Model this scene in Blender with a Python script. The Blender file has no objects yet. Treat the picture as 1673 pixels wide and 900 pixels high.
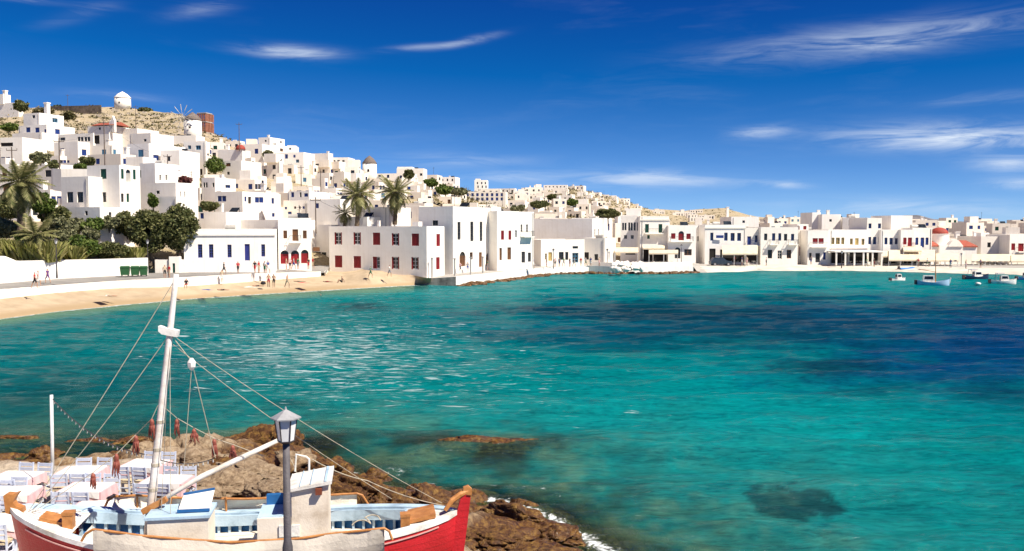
import bpy, bmesh, math, random
import numpy as np
from mathutils import Vector, Matrix, noise
random.seed(7)
R = math.radians
scene = bpy.context.scene
col = scene.collection
# ------------------------------------------------------------------ camera
F = 1449.0; CX = 836.5; CY = 450.0; H = 8.6
PIT = math.atan(80 / F); CP, SP = math.cos(PIT), math.sin(PIT)
cam_d = bpy.data.cameras.new('camera'); cam = bpy.data.objects.new('camera', cam_d); col.objects.link(cam)
cam.location = (0, 0, H); cam.rotation_euler = (math.pi / 2 - PIT, 0, 0)
cam_d.sensor_width = 36; cam_d.lens = 36 * F / 1673; cam_d.clip_end = 20000; cam_d.clip_start = 0.2
scene.camera = cam
scene.view_settings.view_transform = 'Standard'; scene.view_settings.look = 'None'
scene.view_settings.exposure = 0.78; scene.view_settings.gamma = 1.0
scene.view_settings.use_curve_mapping = False
scene.cycles.max_bounces = 6; scene.cycles.transparent_max_bounces = 8
scene.cycles.caustics_reflective = False; scene.cycles.caustics_refractive = False
scene.cycles.use_denoising = True
# ------------------------------------------------------------------ sun and sky
SAZ, SEL = R(58), R(52)     # sun: 58 degrees from straight behind the camera towards the right
SDIR = Vector((math.sin(SAZ) * math.cos(SEL), -math.cos(SAZ) * math.cos(SEL), math.sin(SEL)))
sl = bpy.data.lights.new('sun', 'SUN'); sl.energy = 4.8; sl.angle = R(0.53); sl.color = (1.0, 0.92, 0.79)
so = bpy.data.objects.new('sun', sl); col.objects.link(so); so.location = (60, -40, 90)
so.rotation_euler = (-SDIR).to_track_quat('-Z', 'Y').to_euler()
W = bpy.data.worlds.new('World'); scene.world = W; W.use_nodes = True
nt = W.node_tree; nt.nodes.clear()
def N(t, typ, **kw):
    n = t.nodes.new(typ)
    for k, v in kw.items():
        if k == 'ins':
            for a, b in v.items():
                if hasattr(b, 'is_linked') or isinstance(b, bpy.types.NodeSocket): t.links.new(b, n.inputs[a])
                else: n.inputs[a].default_value = b
        else: setattr(n, k, v)
    return n
def M_(t, op, a, b=None, c=None, clamp=False):
    n = t.nodes.new('ShaderNodeMath'); n.operation = op; n.use_clamp = clamp
    for i, s in enumerate((a, b, c)):
        if s is None: continue
        if isinstance(s, bpy.types.NodeSocket): t.links.new(s, n.inputs[i])
        else: n.inputs[i].default_value = s
    return n.outputs[0]
def ramp(t, fac, stops, interp='LINEAR'):
    n = t.nodes.new('ShaderNodeValToRGB'); n.color_ramp.interpolation = interp
    e = n.color_ramp.elements
    while len(e) < len(stops): e.new(0.5)
    for i, (p, c) in enumerate(stops):
        e[i].position = p; e[i].color = c if len(c) == 4 else (*c, 1)
    t.links.new(fac, n.inputs[0]); return n.outputs[0]
def mixc(t, fac, a, b, mode='MIX'):
    n = t.nodes.new('ShaderNodeMix'); n.data_type = 'RGBA'; n.blend_type = mode; n.clamp_factor = True
    for i, s in ((0, fac), (6, a), (7, b)):
        if isinstance(s, bpy.types.NodeSocket): t.links.new(s, n.inputs[i])
        elif i == 0: n.inputs[0].default_value = s
        else: n.inputs[i].default_value = (*s, 1) if len(s) == 3 else s
    return n.outputs[2]
sky = N(nt, 'ShaderNodeTexSky', sky_type='NISHITA', sun_disc=False)
sky.sun_elevation = SEL; sky.sun_rotation = math.pi - SAZ
sky.altitude = 0; sky.air_density = 0.4; sky.dust_density = 0.0; sky.ozone_density = 8.0
sv = N(nt, 'ShaderNodeVectorMath', operation='SUBTRACT', ins={0: sky.outputs[0], 1: (0.80, 0.66, 0.0)})
sm = N(nt, 'ShaderNodeVectorMath', operation='MULTIPLY', ins={0: sv.outputs[0], 1: (1.10, 1.06, 1.03)})
hs = N(nt, 'ShaderNodeVectorMath', operation='MAXIMUM', ins={0: sm.outputs[0], 1: (0.03, 0.1, 0.1)})
tc = N(nt, 'ShaderNodeTexCoord'); sx = N(nt, 'ShaderNodeSeparateXYZ', ins={0: tc.outputs['Generated']})
az = M_(nt, 'ARCTAN2', sx.outputs[0], sx.outputs[1]); el = M_(nt, 'ARCSINE', sx.outputs[2])
cv = N(nt, 'ShaderNodeCombineXYZ', ins={0: M_(nt, 'MULTIPLY', az, 9.0), 1: M_(nt, 'MULTIPLY', el, 62.0)})
wz = N(nt, 'ShaderNodeTexNoise', ins={'Vector': cv.outputs[0], 'Scale': 1.0, 'Detail': 6.0, 'Roughness': 0.62, 'Distortion': 0.7})
cv2 = N(nt, 'ShaderNodeCombineXYZ', ins={0: M_(nt, 'MULTIPLY', az, 3.2), 1: M_(nt, 'MULTIPLY', el, 13.0), 2: 4.0})
wz2 = N(nt, 'ShaderNodeTexNoise', ins={'Vector': cv2.outputs[0], 'Scale': 1.0, 'Detail': 5.0, 'Roughness': 0.6, 'Distortion': 0.5})
def ray(u, v):
    cx = (u - CX) / F; cy = (CY - v) / F; fy = CP + cy * SP
    return cx / fy, (cy * CP - SP) / fy
CL = [(478, 85, 80, 12, 1.0, .95), (690, 77, 62, 6, -5, .6), (765, 67, 60, 7, -12, .6), (1420, 66, 260, 28, -3, .6), (1500, 62, 120, 14, -4, .3), (1535, 222, 190, 25, 2, .95),
      (1600, 232, 120, 12, 0, .6), (1650, 266, 70, 16, 0, .85), (1240, 216, 55, 11, -3, .7), (1060, 292, 190, 17, 1, .75), (1280, 301, 45, 7, 4, .6), (850, 290, 110, 12, 0, .55),
      (760, 262, 150, 13, 0, .3), (335, 14, 60, 13, -14, .3), (130, 22, 60, 12, -20, .2), (60, 2, 90, 5, 0, .35), (1500, 338, 240, 16, 2, .5), (1660, 300, 60, 10, 0, .6), (200, 158, 90, 10, 2, .2), (1600, 160, 120, 12, 0, .2)]
tot = None
for (u, v, ru, rv, rot, st) in CL:
    dx, dz = ray(u, v); a0 = math.atan(dx); e0 = math.atan(dz * math.cos(a0))
    A = M_(nt, 'SUBTRACT', az, a0); E = M_(nt, 'SUBTRACT', el, e0); c, s = math.cos(R(-rot)), math.sin(R(-rot))
    X = M_(nt, 'MULTIPLY_ADD', A, c * F / ru, M_(nt, 'MULTIPLY', E, s * F / ru))
    Y = M_(nt, 'MULTIPLY_ADD', E, c * F / rv, M_(nt, 'MULTIPLY', A, -s * F / rv))
    r2 = M_(nt, 'MULTIPLY_ADD', X, X, M_(nt, 'MULTIPLY', Y, Y))
    g = M_(nt, 'MULTIPLY', M_(nt, 'EXPONENT', M_(nt, 'MULTIPLY', r2, -1.9)), st * .74)
    tot = g if tot is None else M_(nt, 'ADD', tot, g)
st1 = ramp(nt, wz.outputs[0], [(0.40, (0, 0, 0)), (0.64, (1, 1, 1))])
st2 = M_(nt, 'MULTIPLY_ADD', st1, 0.95, 0.16)
cl = M_(nt, 'MULTIPLY', tot, st2, clamp=True)
thin = M_(nt, 'MULTIPLY', ramp(nt, wz2.outputs[0], [(0.5, (0, 0, 0)), (0.8, (1, 1, 1))]), M_(nt, 'MULTIPLY', st1, 0.07))
cl = M_(nt, 'ADD', cl, thin, clamp=True)
skc = mixc(nt, cl, hs.outputs[0], (6.9, 7.7, 8.8))
bg = N(nt, 'ShaderNodeBackground', ins={'Color': skc, 'Strength': 0.067})
wo = N(nt, 'ShaderNodeOutputWorld', ins={0: bg.outputs[0]})
# ------------------------------------------------------------------ projection helpers used to read positions off the photograph
def at(u, v, d):
    a, b = ray(u, v); return Vector((a * d, d, H + b * d))
def onz(u, v, z):
    a, b = ray(u, v); d = (z - H) / b; return Vector((a * d, d, z))
def proj(p):
    y, z = p[1], p[2] - H
    c = y * CP - z * SP
    return CX + F * p[0] / c, CY - F * (y * SP + z * CP) / c
def interp(x, xs, ys): return float(np.interp(x, xs, ys))
# ------------------------------------------------------------------ materials
MATS = {}
def mat(name, c, rough=0.8, var=0.12, scale=3.0, bump=0.0, bscale=None, c2=None, spec=0.3, metal=0.0, coords='Object', rnd=0.0, stops=None):
    if name in MATS: return MATS[name]
    m = bpy.data.materials.new(name); m.use_nodes = True; t = m.node_tree; t.nodes.clear()
    b = N(t, 'ShaderNodeBsdfPrincipled', ins={'Roughness': rough, 'Metallic': metal, 'Specular IOR Level': spec})
    tcn = N(t, 'ShaderNodeTexCoord')
    nz = N(t, 'ShaderNodeTexNoise', ins={'Vector': tcn.outputs[coords], 'Scale': scale, 'Detail': 6.0, 'Roughness': 0.6})
    c2 = c2 or tuple(x * (1 - var * 2) for x in c)
    cc = ramp(t, nz.outputs[0], stops or [(0.32, c2), (0.62, c)])
    if rnd:
        oi = N(t, 'ShaderNodeObjectInfo')
        v = M_(t, 'MULTIPLY_ADD', oi.outputs['Random'], rnd, 1 - rnd)
        h = N(t, 'ShaderNodeHueSaturation', ins={'Value': v, 'Color': cc}); cc = h.outputs[0]
    t.links.new(cc, b.inputs['Base Color'])
    if bump:
        n2 = N(t, 'ShaderNodeTexNoise', ins={'Vector': tcn.outputs[coords], 'Scale': bscale or scale * 4, 'Detail': 8.0, 'Roughness': 0.65})
        bp = N(t, 'ShaderNodeBump', ins={'Strength': bump, 'Distance': 0.05, 'Height': n2.outputs[0]})
        t.links.new(bp.outputs[0], b.inputs['Normal'])
    N(t, 'ShaderNodeOutputMaterial', ins={0: b.outputs[0]})
    MATS[name] = m; return m
def plaster(name, c, c2, cream):
    m = bpy.data.materials.new(name); m.use_nodes = True; t = m.node_tree; t.nodes.clear(); MATS[name] = m
    b = N(t, 'ShaderNodeBsdfPrincipled', ins={'Roughness': 0.9, 'Specular IOR Level': 0.15})
    tcn = N(t, 'ShaderNodeTexCoord'); oi = N(t, 'ShaderNodeObjectInfo')
    off = N(t, 'ShaderNodeVectorMath', operation='ADD', ins={0: tcn.outputs['Object']})
    cb = N(t, 'ShaderNodeCombineXYZ', ins={0: M_(t, 'MULTIPLY', oi.outputs['Random'], 60.0)}); t.links.new(cb.outputs[0], off.inputs[1])
    n1 = N(t, 'ShaderNodeTexNoise', ins={'Vector': off.outputs[0], 'Scale': 0.35, 'Detail': 7.0, 'Roughness': 0.62})
    mp = N(t, 'ShaderNodeMapping', ins={0: off.outputs[0]}); mp.inputs['Scale'].default_value = (2.6, 2.6, 0.22)
    n2 = N(t, 'ShaderNodeTexNoise', ins={'Vector': mp.outputs[0], 'Scale': 1.0, 'Detail': 5.0, 'Roughness': 0.6})
    base = ramp(t, oi.outputs['Random'], [(0.0, c), (0.45, tuple((a + b) / 2 for a, b in zip(c, cream))), (0.85, cream), (1.0, tuple(x * .86 for x in cream))])
    s1 = ramp(t, n1.outputs[0], [(0.42, (0, 0, 0)), (0.75, (1, 1, 1))]); s2 = ramp(t, n2.outputs[0], [(0.5, (0, 0, 0)), (0.78, (1, 1, 1))])
    fac = M_(t, 'MULTIPLY_ADD', s2, 0.42, M_(t, 'MULTIPLY', s1, 0.4), clamp=True)
    t.links.new(mixc(t, fac, base, c2), b.inputs['Base Color'])
    n3 = N(t, 'ShaderNodeTexNoise', ins={'Vector': off.outputs[0], 'Scale': 1.6, 'Detail': 8.0})
    bp = N(t, 'ShaderNodeBump', ins={'Strength': 0.35, 'Distance': 0.06, 'Height': n3.outputs[0]}); t.links.new(bp.outputs[0], b.inputs['Normal'])
    N(t, 'ShaderNodeOutputMaterial', ins={0: b.outputs[0]}); return m
WHITE = plaster('whitewash', (0.92, 0.88, 0.825), (0.72, 0.65, 0.56), (0.91, 0.85, 0.76))
FARWHITE = plaster('whitewash_far', (0.92, 0.87, 0.80), (0.64, 0.56, 0.46), (0.90, 0.81, 0.69))
ROOFM = mat('roof_screed', (0.62, 0.58, 0.52), 0.95, 0.15, 0.6)
STONE = mat('rubble_stone', (0.42, 0.37, 0.31), 0.95, 0.3, 1.2, 0.8, 3)
BRICK = mat('raw_brick', (0.40, 0.17, 0.11), 0.9, 0.2, 1.5)
CONC = mat('concrete', (0.45, 0.43, 0.40), 0.9, 0.15, 0.5)
GLASS = mat('window_glass', (0.035, 0.045, 0.055), 0.12, 0.4, 1.0, spec=0.5, rnd=0.5)
DARK = mat('dark_room_shade', (0.03, 0.026, 0.024), 0.9)  # near-black colour painted for the dark of interiors and below awnings
PC = {'b': (0.02, 0.055, 0.26), 'r': (0.33, 0.018, 0.025), 'g': (0.01, 0.09, 0.06), 'n': (0.20, 0.09, 0.04), 'w': (0.75, 0.74, 0.72), 'y': (0.62, 0.45, 0.16), 'k': (0.05, 0.05, 0.055),
      'l': (0.12, 0.32, 0.50), 'c': (0.60, 0.57, 0.52), 'v': (0.05, 0.06, 0.30)}
PAINT = {k: mat('paint_' + k, v, 0.55, 0.14, 2.0, 0.15, 6, rnd=0.25) for k, v in PC.items()}
PAINT['k2'] = DARK
# ------------------------------------------------------------------ mesh helpers
class MB:
    def __init__(s): s.v = []; s.f = []; s.m = []
    def quad(s, a, b, c, d, m=0):
        i = len(s.v); s.v += [tuple(a), tuple(b), tuple(c), tuple(d)]; s.f.append((i, i + 1, i + 2, i + 3)); s.m.append(m)
    def face(s, pts, m=0):
        i = len(s.v); s.v += [tuple(p) for p in pts]; s.f.append(tuple(range(i, i + len(pts)))); s.m.append(m)
    def box(s, x0, x1, y0, y1, z0, z1, m=0, skip=''):
        i = len(s.v)
        s.v += [(x0, y0, z0), (x1, y0, z0), (x1, y1, z0), (x0, y1, z0), (x0, y0, z1), (x1, y0, z1), (x1, y1, z1), (x0, y1, z1)]
        for k, f in (('b', (3, 2, 1, 0)), ('t', (4, 5, 6, 7)), ('f', (0, 1, 5, 4)), ('r', (1, 2, 6, 5)), ('k', (2, 3, 7, 6)), ('l', (3, 0, 4, 7))):
            if k not in skip: s.f.append(tuple(i + q for q in f)); s.m.append(m)
    def bar(s, p, q, w, h=None, m=0, up=(0, 0, 1)):
        h = h or w; p = Vector(p); q = Vector(q); d = (q - p).normalized(); upv = Vector(up)
        if abs(d.dot(upv)) > 0.95: upv = Vector((0, 1, 0))
        sd = d.cross(upv).normalized(); u2 = sd.cross(d)
        i = len(s.v)
        for e in (p, q):
            for a, b in ((-1, -1), (1, -1), (1, 1), (-1, 1)): s.v.append(tuple(e + sd * (a * w / 2) + u2 * (b * h / 2)))
        for f in ((3, 2, 1, 0), (4, 5, 6, 7), (0, 1, 5, 4), (1, 2, 6, 5), (2, 3, 7, 6), (3, 0, 4, 7)): s.f.append(tuple(i + k for k in f)); s.m.append(m)
    def tube(s, pts, rad, n=8, m=0, cap=True):
        pts = [Vector(p) for p in pts]; k = len(pts)
        if not hasattr(rad, '__len__'): rad = [rad] * k
        i0 = len(s.v); ref = Vector((0.13, 0.31, 0.94)).normalized()
        for j, p in enumerate(pts):
            d = (pts[min(j + 1, k - 1)] - pts[max(j - 1, 0)]).normalized()
            r0 = ref if abs(d.dot(ref)) < 0.95 else Vector((1, 0, 0))
            a = d.cross(r0).normalized(); b = d.cross(a)
            for q in range(n):
                t = 2 * math.pi * q / n; s.v.append(tuple(p + (a * math.cos(t) + b * math.sin(t)) * rad[j]))
        for j in range(k - 1):
            for q in range(n):
                a, b = i0 + j * n + q, i0 + j * n + (q + 1) % n
                s.f.append((a, b, b + n, a + n)); s.m.append(m)
        if cap:
            s.f.append(tuple(i0 + q for q in range(n))[::-1]); s.m.append(m)
            s.f.append(tuple(i0 + (k - 1) * n + q for q in range(n))); s.m.append(m)
    def lathe(s, prof, n=20, m=0, c=(0, 0, 0), a0=0, cap=True):
        i0 = len(s.v)
        for r, z in prof:
            for q in range(n):
                t = a0 + 2 * math.pi * q / n; s.v.append((c[0] + r * math.cos(t), c[1] + r * math.sin(t), c[2] + z))
        for j in range(len(prof) - 1):
            for q in range(n):
                a, b = i0 + j * n + q, i0 + j * n + (q + 1) % n
                s.f.append((a, b, b + n, a + n)); s.m.append(m)
        if cap:
            s.f.append(tuple(i0 + q for q in range(n))[::-1]); s.m.append(m)
            s.f.append(tuple(i0 + (len(prof) - 1) * n + q for q in range(n))); s.m.append(m)
    def mesh(s, name, mats, smooth=False):
        me = bpy.data.meshes.new(name); me.from_pydata(s.v, [], s.f)
        for x in (mats if isinstance(mats, (list, tuple)) else [mats]): me.materials.append(x)
        if any(s.m): me.polygons.foreach_set('material_index', s.m)
        if smooth: me.polygons.foreach_set('use_smooth', [True] * len(me.polygons))
        me.update(); return me
    def build(s, name, mats, parent=None, smooth=False):
        return link(name, s.mesh(name, mats, smooth), parent)
def link(name, me, parent=None, loc=None, rz=None, scale=None, matl=None):
    o = bpy.data.objects.new(name, me); col.objects.link(o)
    if parent: o.parent = parent
    if loc is not None: o.location = loc
    if rz is not None: o.rotation_euler = (0, 0, rz)
    if scale is not None: o.scale = scale
    if matl is not None:
        for i, x in enumerate(matl if isinstance(matl, (list, tuple)) else [matl]):
            o.material_slots[i].link = 'OBJECT'; o.material_slots[i].material = x
    return o
def tag(o, label=None, cat=None, group=None, kind=None):
    if label: o['label'] = label
    if cat: o['category'] = cat
    if group: o['group'] = group
    if kind: o['kind'] = kind
    return o
def thing(name, label, cat, loc=(0, 0, 0), rz=0, group=None):
    o = bpy.data.objects.new(name, None); col.objects.link(o); o.location = loc; o.rotation_euler = (0, 0, rz); o.empty_display_size = 0.3
    return tag(o, label, cat, group)
def copy_tree(o, parent=None):
    c = o.copy(); col.objects.link(c)
    if parent: c.parent = parent
    for ch in list(o.children): copy_tree(ch, c)
    return c
# ------------------------------------------------------------------ the lie of the land
TU = [-500, 0, 100, 200, 300, 380, 450, 540, 620, 700, 800, 870, 930, 1000, 1060, 1120, 1180, 1230, 1300, 1450, 1673, 2200]
TVC = [182, 180, 174, 175, 188, 232, 264, 280, 290, 302, 318, 313, 305, 322, 342, 344, 339, 353, 360, 362, 366, 368]
TDC = [430, 430, 430, 430, 400, 350, 340, 340, 350, 400, 500, 650, 700, 800, 1000, 1100, 1100, 900, 650, 600, 600, 600]
TD0 = [104, 104, 110, 119, 124, 130, 135, 142, 146, 150, 158, 168, 178, 186, 190, 192, 193, 194, 194, 192, 190, 190]
TZ0 = [3.2, 3.2, 3.4, 3.0, 2.6, 2.6, 2.6, 2.4, 2.2, 2.0, 1.6, 1.4, 1.3, 1.2, 1.1, 1.0, 1.0, 1.0, 1.0, 1.0, 1.0, 1.0]
def vof(z, d):   # image row of height z at depth d
    b = (z - H) / d; return CY - F * (b * CP + SP) / (CP - b * SP)
def terr(x, y, rough=True):
    u = CX + F * x / max(y, 1.0)
    d0 = interp(u, TU, TD0); dc = interp(u, TU, TDC); vc = interp(u, TU, TVC); z0 = interp(u, TU, TZ0)
    t = (y - d0) / (dc - d0)
    if t <= 0: return z0
    if t < 1:
        v0 = vof(z0, d0); v = v0 + (vc - v0) * t ** 0.5
        z = H + y * ray(u, v)[1]
    else:
        zc = H + dc * ray(u, vc)[1]
        z = zc - (y - dc) * 0.06 - ((y - dc) / 300) ** 2 * 6
    if rough:
        s = min(1, max(0, t) * 5)
        z += s * (noise.noise((x * 0.05, y * 0.05, 3)) * 0.9 + noise.noise((x * 0.19, y * 0.19, 9)) * 0.35)
    return z
def hit(u, v):
    a, b = ray(u, v); d = interp(u, TU, TD0); dmax = interp(u, TU, TDC) * 1.0
    while d < dmax:
        if terr(a * d, d, False) >= H + b * d: return d
        d += 1.0
    return dmax
# ------------------------------------------------------------------ hillside
def hill_mat():
    m = bpy.data.materials.new('dry_hillside'); m.use_nodes = True; t = m.node_tree; t.nodes.clear()
    b = N(t, 'ShaderNodeBsdfPrincipled', ins={'Roughness': 0.95, 'Specular IOR Level': 0.1}); tcn = N(t, 'ShaderNodeTexCoord')
    n1 = N(t, 'ShaderNodeTexNoise', ins={'Vector': tcn.outputs['Object'], 'Scale': 0.07, 'Detail': 9.0, 'Roughness': 0.68})
    n2 = N(t, 'ShaderNodeTexNoise', ins={'Vector': tcn.outputs['Object'], 'Scale': 0.6, 'Detail': 8.0, 'Roughness': 0.75})
    a = ramp(t, n1.outputs[0], [(0.3, (0.16, 0.15, 0.06)), (0.46, (0.36, 0.28, 0.15)), (0.6, (0.46, 0.36, 0.22)), (0.72, (0.30, 0.25, 0.18))])
    a2 = ramp(t, n2.outputs[0], [(0.36, (0.13, 0.11, 0.05)), (0.5, (0.5, 0.42, 0.3)), (0.7, (0.62, 0.54, 0.42))])
    t.links.new(mixc(t, 0.55, a, a2), b.inputs['Base Color'])
    bp = N(t, 'ShaderNodeBump', ins={'Strength': 1.0, 'Distance': 0.8, 'Height': n2.outputs[0]}); t.links.new(bp.outputs[0], b.inputs['Normal'])
    N(t, 'ShaderNodeOutputMaterial', ins={0: b.outputs[0]}); return m
def grid_mesh(name, V, nr, nc, mats, smooth=True):
    f = [(i * nc + j, i * nc + j + 1, (i + 1) * nc + j + 1, (i + 1) * nc + j) for i in range(nr - 1) for j in range(nc - 1)]
    me = bpy.data.meshes.new(name); me.from_pydata(V, [], f); me.materials.append(mats)
    if smooth: me.polygons.foreach_set('use_smooth', [True] * len(f))
    return me
us = list(range(-520, 2200, 13)); V = []; nr = 0; ts = [k / 70 for k in range(71)] + [1.05, 1.15, 1.3, 1.6, 2.2, 3.2]
for k, tt in enumerate(ts):
    nr += 1
    for u in us:
        d0 = interp(u, TU, TD0); dc = interp(u, TU, TDC); q = tt ** 1.5 if tt <= 1 else tt
        y = d0 + (dc - d0) * q; x = (u - CX) / F * y; V.append((x, y, terr(x, y)))
hill = link('hillside', grid_mesh('hillside', V, nr, len(us), hill_mat())); tag(hill, 'dry tan hillside with scrub rising behind the white town', None, None, 'structure')
# far ridges beyond the town
def ridge(name, pts, d, c, label):
    mb = MB(); P = []
    for i in range(len(pts) - 1):
        (u0, v0), (u1, v1) = pts[i], pts[i + 1]
        for k in range(12):
            t = k / 12; u = u0 + (u1 - u0) * t; v = v0 + (v1 - v0) * (t * t * (3 - 2 * t)) + noise.noise((u * 0.06, 1, d)) * 0.9
            P.append(at(u, v, d))
    V = []
    for dy, dz in ((-d * 0.10, -60), (-d * 0.03, -14), (0, 0), (d * 0.05, -14), (d * 0.2, -70)):
        for p in P: V.append((p.x, p.y + dy, p.z + (dz if dz > -60 else -max(60, p.z + 3)) + (noise.noise((p.x * 0.02, dy * 0.01, 5)) * 6 if dz else 0)))
    o = link(name, grid_mesh(name, V, 5, len(P), mat(name + '_rock', c, 0.95, 0.25, 0.02, 1.0, 0.08))); tag(o, label, None, None, 'structure')
ridge('far_ridge', [(1400, 372), (1440, 362), (1470, 352), (1495, 351), (1530, 358), (1580, 362), (1606, 361), (1640, 366), (1673, 364), (1740, 358), (1800, 372)], 2600, (0.20, 0.19, 0.20), 'low blue-grey ridge on the far horizon')
# ------------------------------------------------------------------ beach, road, quay
SU = [-400, 0, 100, 200, 300, 400, 500, 600, 690]           # shoreline of the beach, by image column
SV = [590, 521, 508, 498, 489, 482, 476, 470, 465]
BU = [-400, 0, 96, 191, 287, 400, 521, 560, 640, 700]; BV = [525, 487.6, 477, 470, 468, 460, 451, 448, 452, 459]  # foot of the sea wall
def beach_line(u, k):   # k: 0 water .. 1 wall foot
    w = onz(u, interp(u, SU, SV), 0.0); b = onz(u, interp(u, BU, BV), interp(u, [0, 500, 600, 700], [1.3, 1.3, 1.6, 0.6]))
    return w.lerp(b, k)
V = []; us = list(range(-400, 705, 6)); ks = [-3, -1.2, -0.6, -0.3, -0.12, 0, 0.08, 0.16, 0.25, 0.35, 0.5, 0.65, 0.8, 0.95, 1.15, 1.5, 2.1, 2.8]
for k in ks:
    for u in us:
        p = beach_line(u, k)
        if k < 0: w = beach_line(u, 0); p = Vector((w.x, w.y + (p.y - w.y) * 1.0, max(-2.5, k * 1.3)))
        if k > 1: p.z = beach_line(u, 1).z + (min(.55, (k - 1) * .32) * min(1, max(0, (u - 522) / 12)))
        n = noise.noise((p.x * 0.35, p.y * 0.35, 0)) * 0.07 + noise.noise((p.x * 1.3, p.y * 1.3, 4)) * 0.05
        V.append((p.x, p.y, p.z + (n if 0.05 < k < 1 else 0)))
sand_m = mat('beach_sand', (0.47, 0.365, 0.245), 0.95, 0.1, 0.5, 0.8, 5, c2=(0.36, 0.275, 0.18))
t = sand_m.node_tree                      # damp band just above the water line
pb = [n for n in t.nodes if n.type == 'BSDF_PRINCIPLED'][0]; src = pb.inputs['Base Color'].links[0].from_socket
gm = N(t, 'ShaderNodeNewGeometry'); sp = N(t, 'ShaderNodeSeparateXYZ', ins={0: gm.outputs['Position']})
t.links.new(mixc(t, ramp(t, sp.outputs[2], [(0.0, (1, 1, 1)), (0.22, (1, 1, 1)), (0.5, (0, 0, 0))]), src, (0.36, 0.26, 0.15)), pb.inputs['Base Color'])
beach = link('beach', grid_mesh('beach', V, len(ks), len(us), sand_m)); tag(beach, 'golden sand beach curving along the promenade', None, None, 'structure')
asph = mat('pale_asphalt', (0.26, 0.245, 0.23), 0.9, 0.12, 0.5, 0.3, 8)
RFU = [-400, 0, 100, 200, 250, 300, 450, 540]; RFV = [500, 463, 455, 450, 449, 447, 441, 436]
WTV = [(-400, 512), (0, 475), (96, 467.5), (191, 460.5), (287, 455.5), (400, 449), (521, 445)]
def road_near(u):
    b = beach_line(u, 1); return at(u, interp(u, [a for a, _ in WTV], [b_ for _, b_ in WTV]), b.y + 0.25)
def road_far(u): return onz(u, interp(u, RFU, RFV), 2.3)
V = []; us = list(range(-400, 533, 8)) + [534]
for k in (0, 0.33, 0.66, 1, 1.4):
    for u in us:
        p = road_near(min(u, 530)).lerp(road_far(min(u, 560)), k)
        if u > 530: p += Vector((1, 0, 0)) * (u - 530) * 0.09
        if k == 0: p.z -= 0.05
        V.append(tuple(p))
rd = link('promenade_road', grid_mesh('promenade_road', V, 5, len(us), asph)); tag(rd, 'grey asphalt promenade road behind the beach', None, None, 'structure')
# low white sea wall between the sand and the road
mb = MB(); prev = None
for u in range(-400, 528, 7):
    b = beach_line(u, 1); n = road_near(u); top = n.z + 0.14 + 0.03 * noise.noise((u * 0.1, 0, 0))
    cur = [(b.x, b.y, b.z - 0.8), (n.x, n.y - 0.32, top), (n.x, n.y + 0.12, top), (n.x, n.y + 0.12, n.z - 0.8)]
    if prev:
        for i in range(3): mb.quad(prev[i], cur[i], cur[i + 1], prev[i + 1])
    prev = cur
mb.quad(*prev); a_ = prev; f_ = road_far(530); e_ = road_near(530)
mb.quad((e_.x, e_.y, 0.8), (f_.x, f_.y + 4, 0.8), (f_.x, f_.y + 4, f_.z + .12), (e_.x, e_.y, e_.z + .12))
o = mb.build('sea_wall', WHITE); tag(o, 'low whitewashed sea wall between sand and promenade road', 'wall')
# quay on the right: edge line, top, then ground back under the houses
QU = [690, 745, 790, 830, 870, 900, 960, 1000, 1060, 1136, 1145, 1240, 1350, 1450, 1550, 1673, 2300]
QW = [465, 466.5, 462, 457, 451, 448, 445, 446.5, 446, 445, 444, 442.5, 442, 443, 446, 449, 462]
QZ = [0.9, 1.3, 1.35, 1.35, 1.3, 1.3, 1.3, 1.3, 1.25, 1.2, 0.95, 0.9, 0.85, 0.85, 0.85, 0.85, 0.85]
def quay_edge(u, z=0.0):
    p = onz(u, interp(u, QU, QW), 0.0); p.z = z; return p
pav = mat('quay_paving', (0.40, 0.375, 0.34), 0.9, 0.1, 0.3, 0.3, 4)
V = []; us = [690, 720, 745] + list(range(760, 2300, 12))
for k in range(6):
    for u in us:
        e = quay_edge(u); z = interp(u, QU, QZ); d1 = interp(u, TU, TD0) + 6
        sl = interp(u, [1136, 1146], [0, 1])          # a pebbly slope instead of a wall beyond the car
        y = e.y + [0.0, 0.15, 1.0, 3.5, 8, max(9, d1 - e.y)][k] * 1.0
        y0 = e.y
        if u > 1140: y = e.y + [-3.0, 0.0, 3.0, 6.0, 8.5, max(9, d1 - e.y)][k]
        zz = z
        if sl > 0: zz = z * (1 - sl) + sl * [-0.9, 0.02, 0.55, 0.8, z, z][k]
        V.append((e.x / y0 * y, y, zz + (noise.noise((e.x, y, 2)) * 0.08 if sl and 0 < k < 4 else 0)))
def quay_mat():
    return pav
q = link('quay_ground', grid_mesh('quay_ground', V, 6, len(us), pav, False)); tag(q, 'pale paved waterfront in front of the harbour houses', None, None, 'structure')
# pebble strand overlay on the right slope
V = []; us = list(range(1144, 2300, 8))
for k in range(6):
    for u in us:
        e = quay_edge(u); y = e.y + [-2.8, -0.8, 0.3, 2.2, 4.4, 6.2][k]; zz = [-0.8, -0.2, 0.12, 0.5, 0.74, 0.86][k]
        V.append((e.x / e.y * y, y, zz + 0.03 + noise.noise((e.x * 0.4, y * 0.4, 2)) * 0.09))
strand = link('harbour_strand', grid_mesh('harbour_strand', V, 6, len(us), mat('pale_strand', (0.66, 0.60, 0.51), 0.95, 0.15, 0.35, 0.7, 2.5))); tag(strand, 'pale narrow strand under the harbour promenade', None, None, 'structure')
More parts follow.
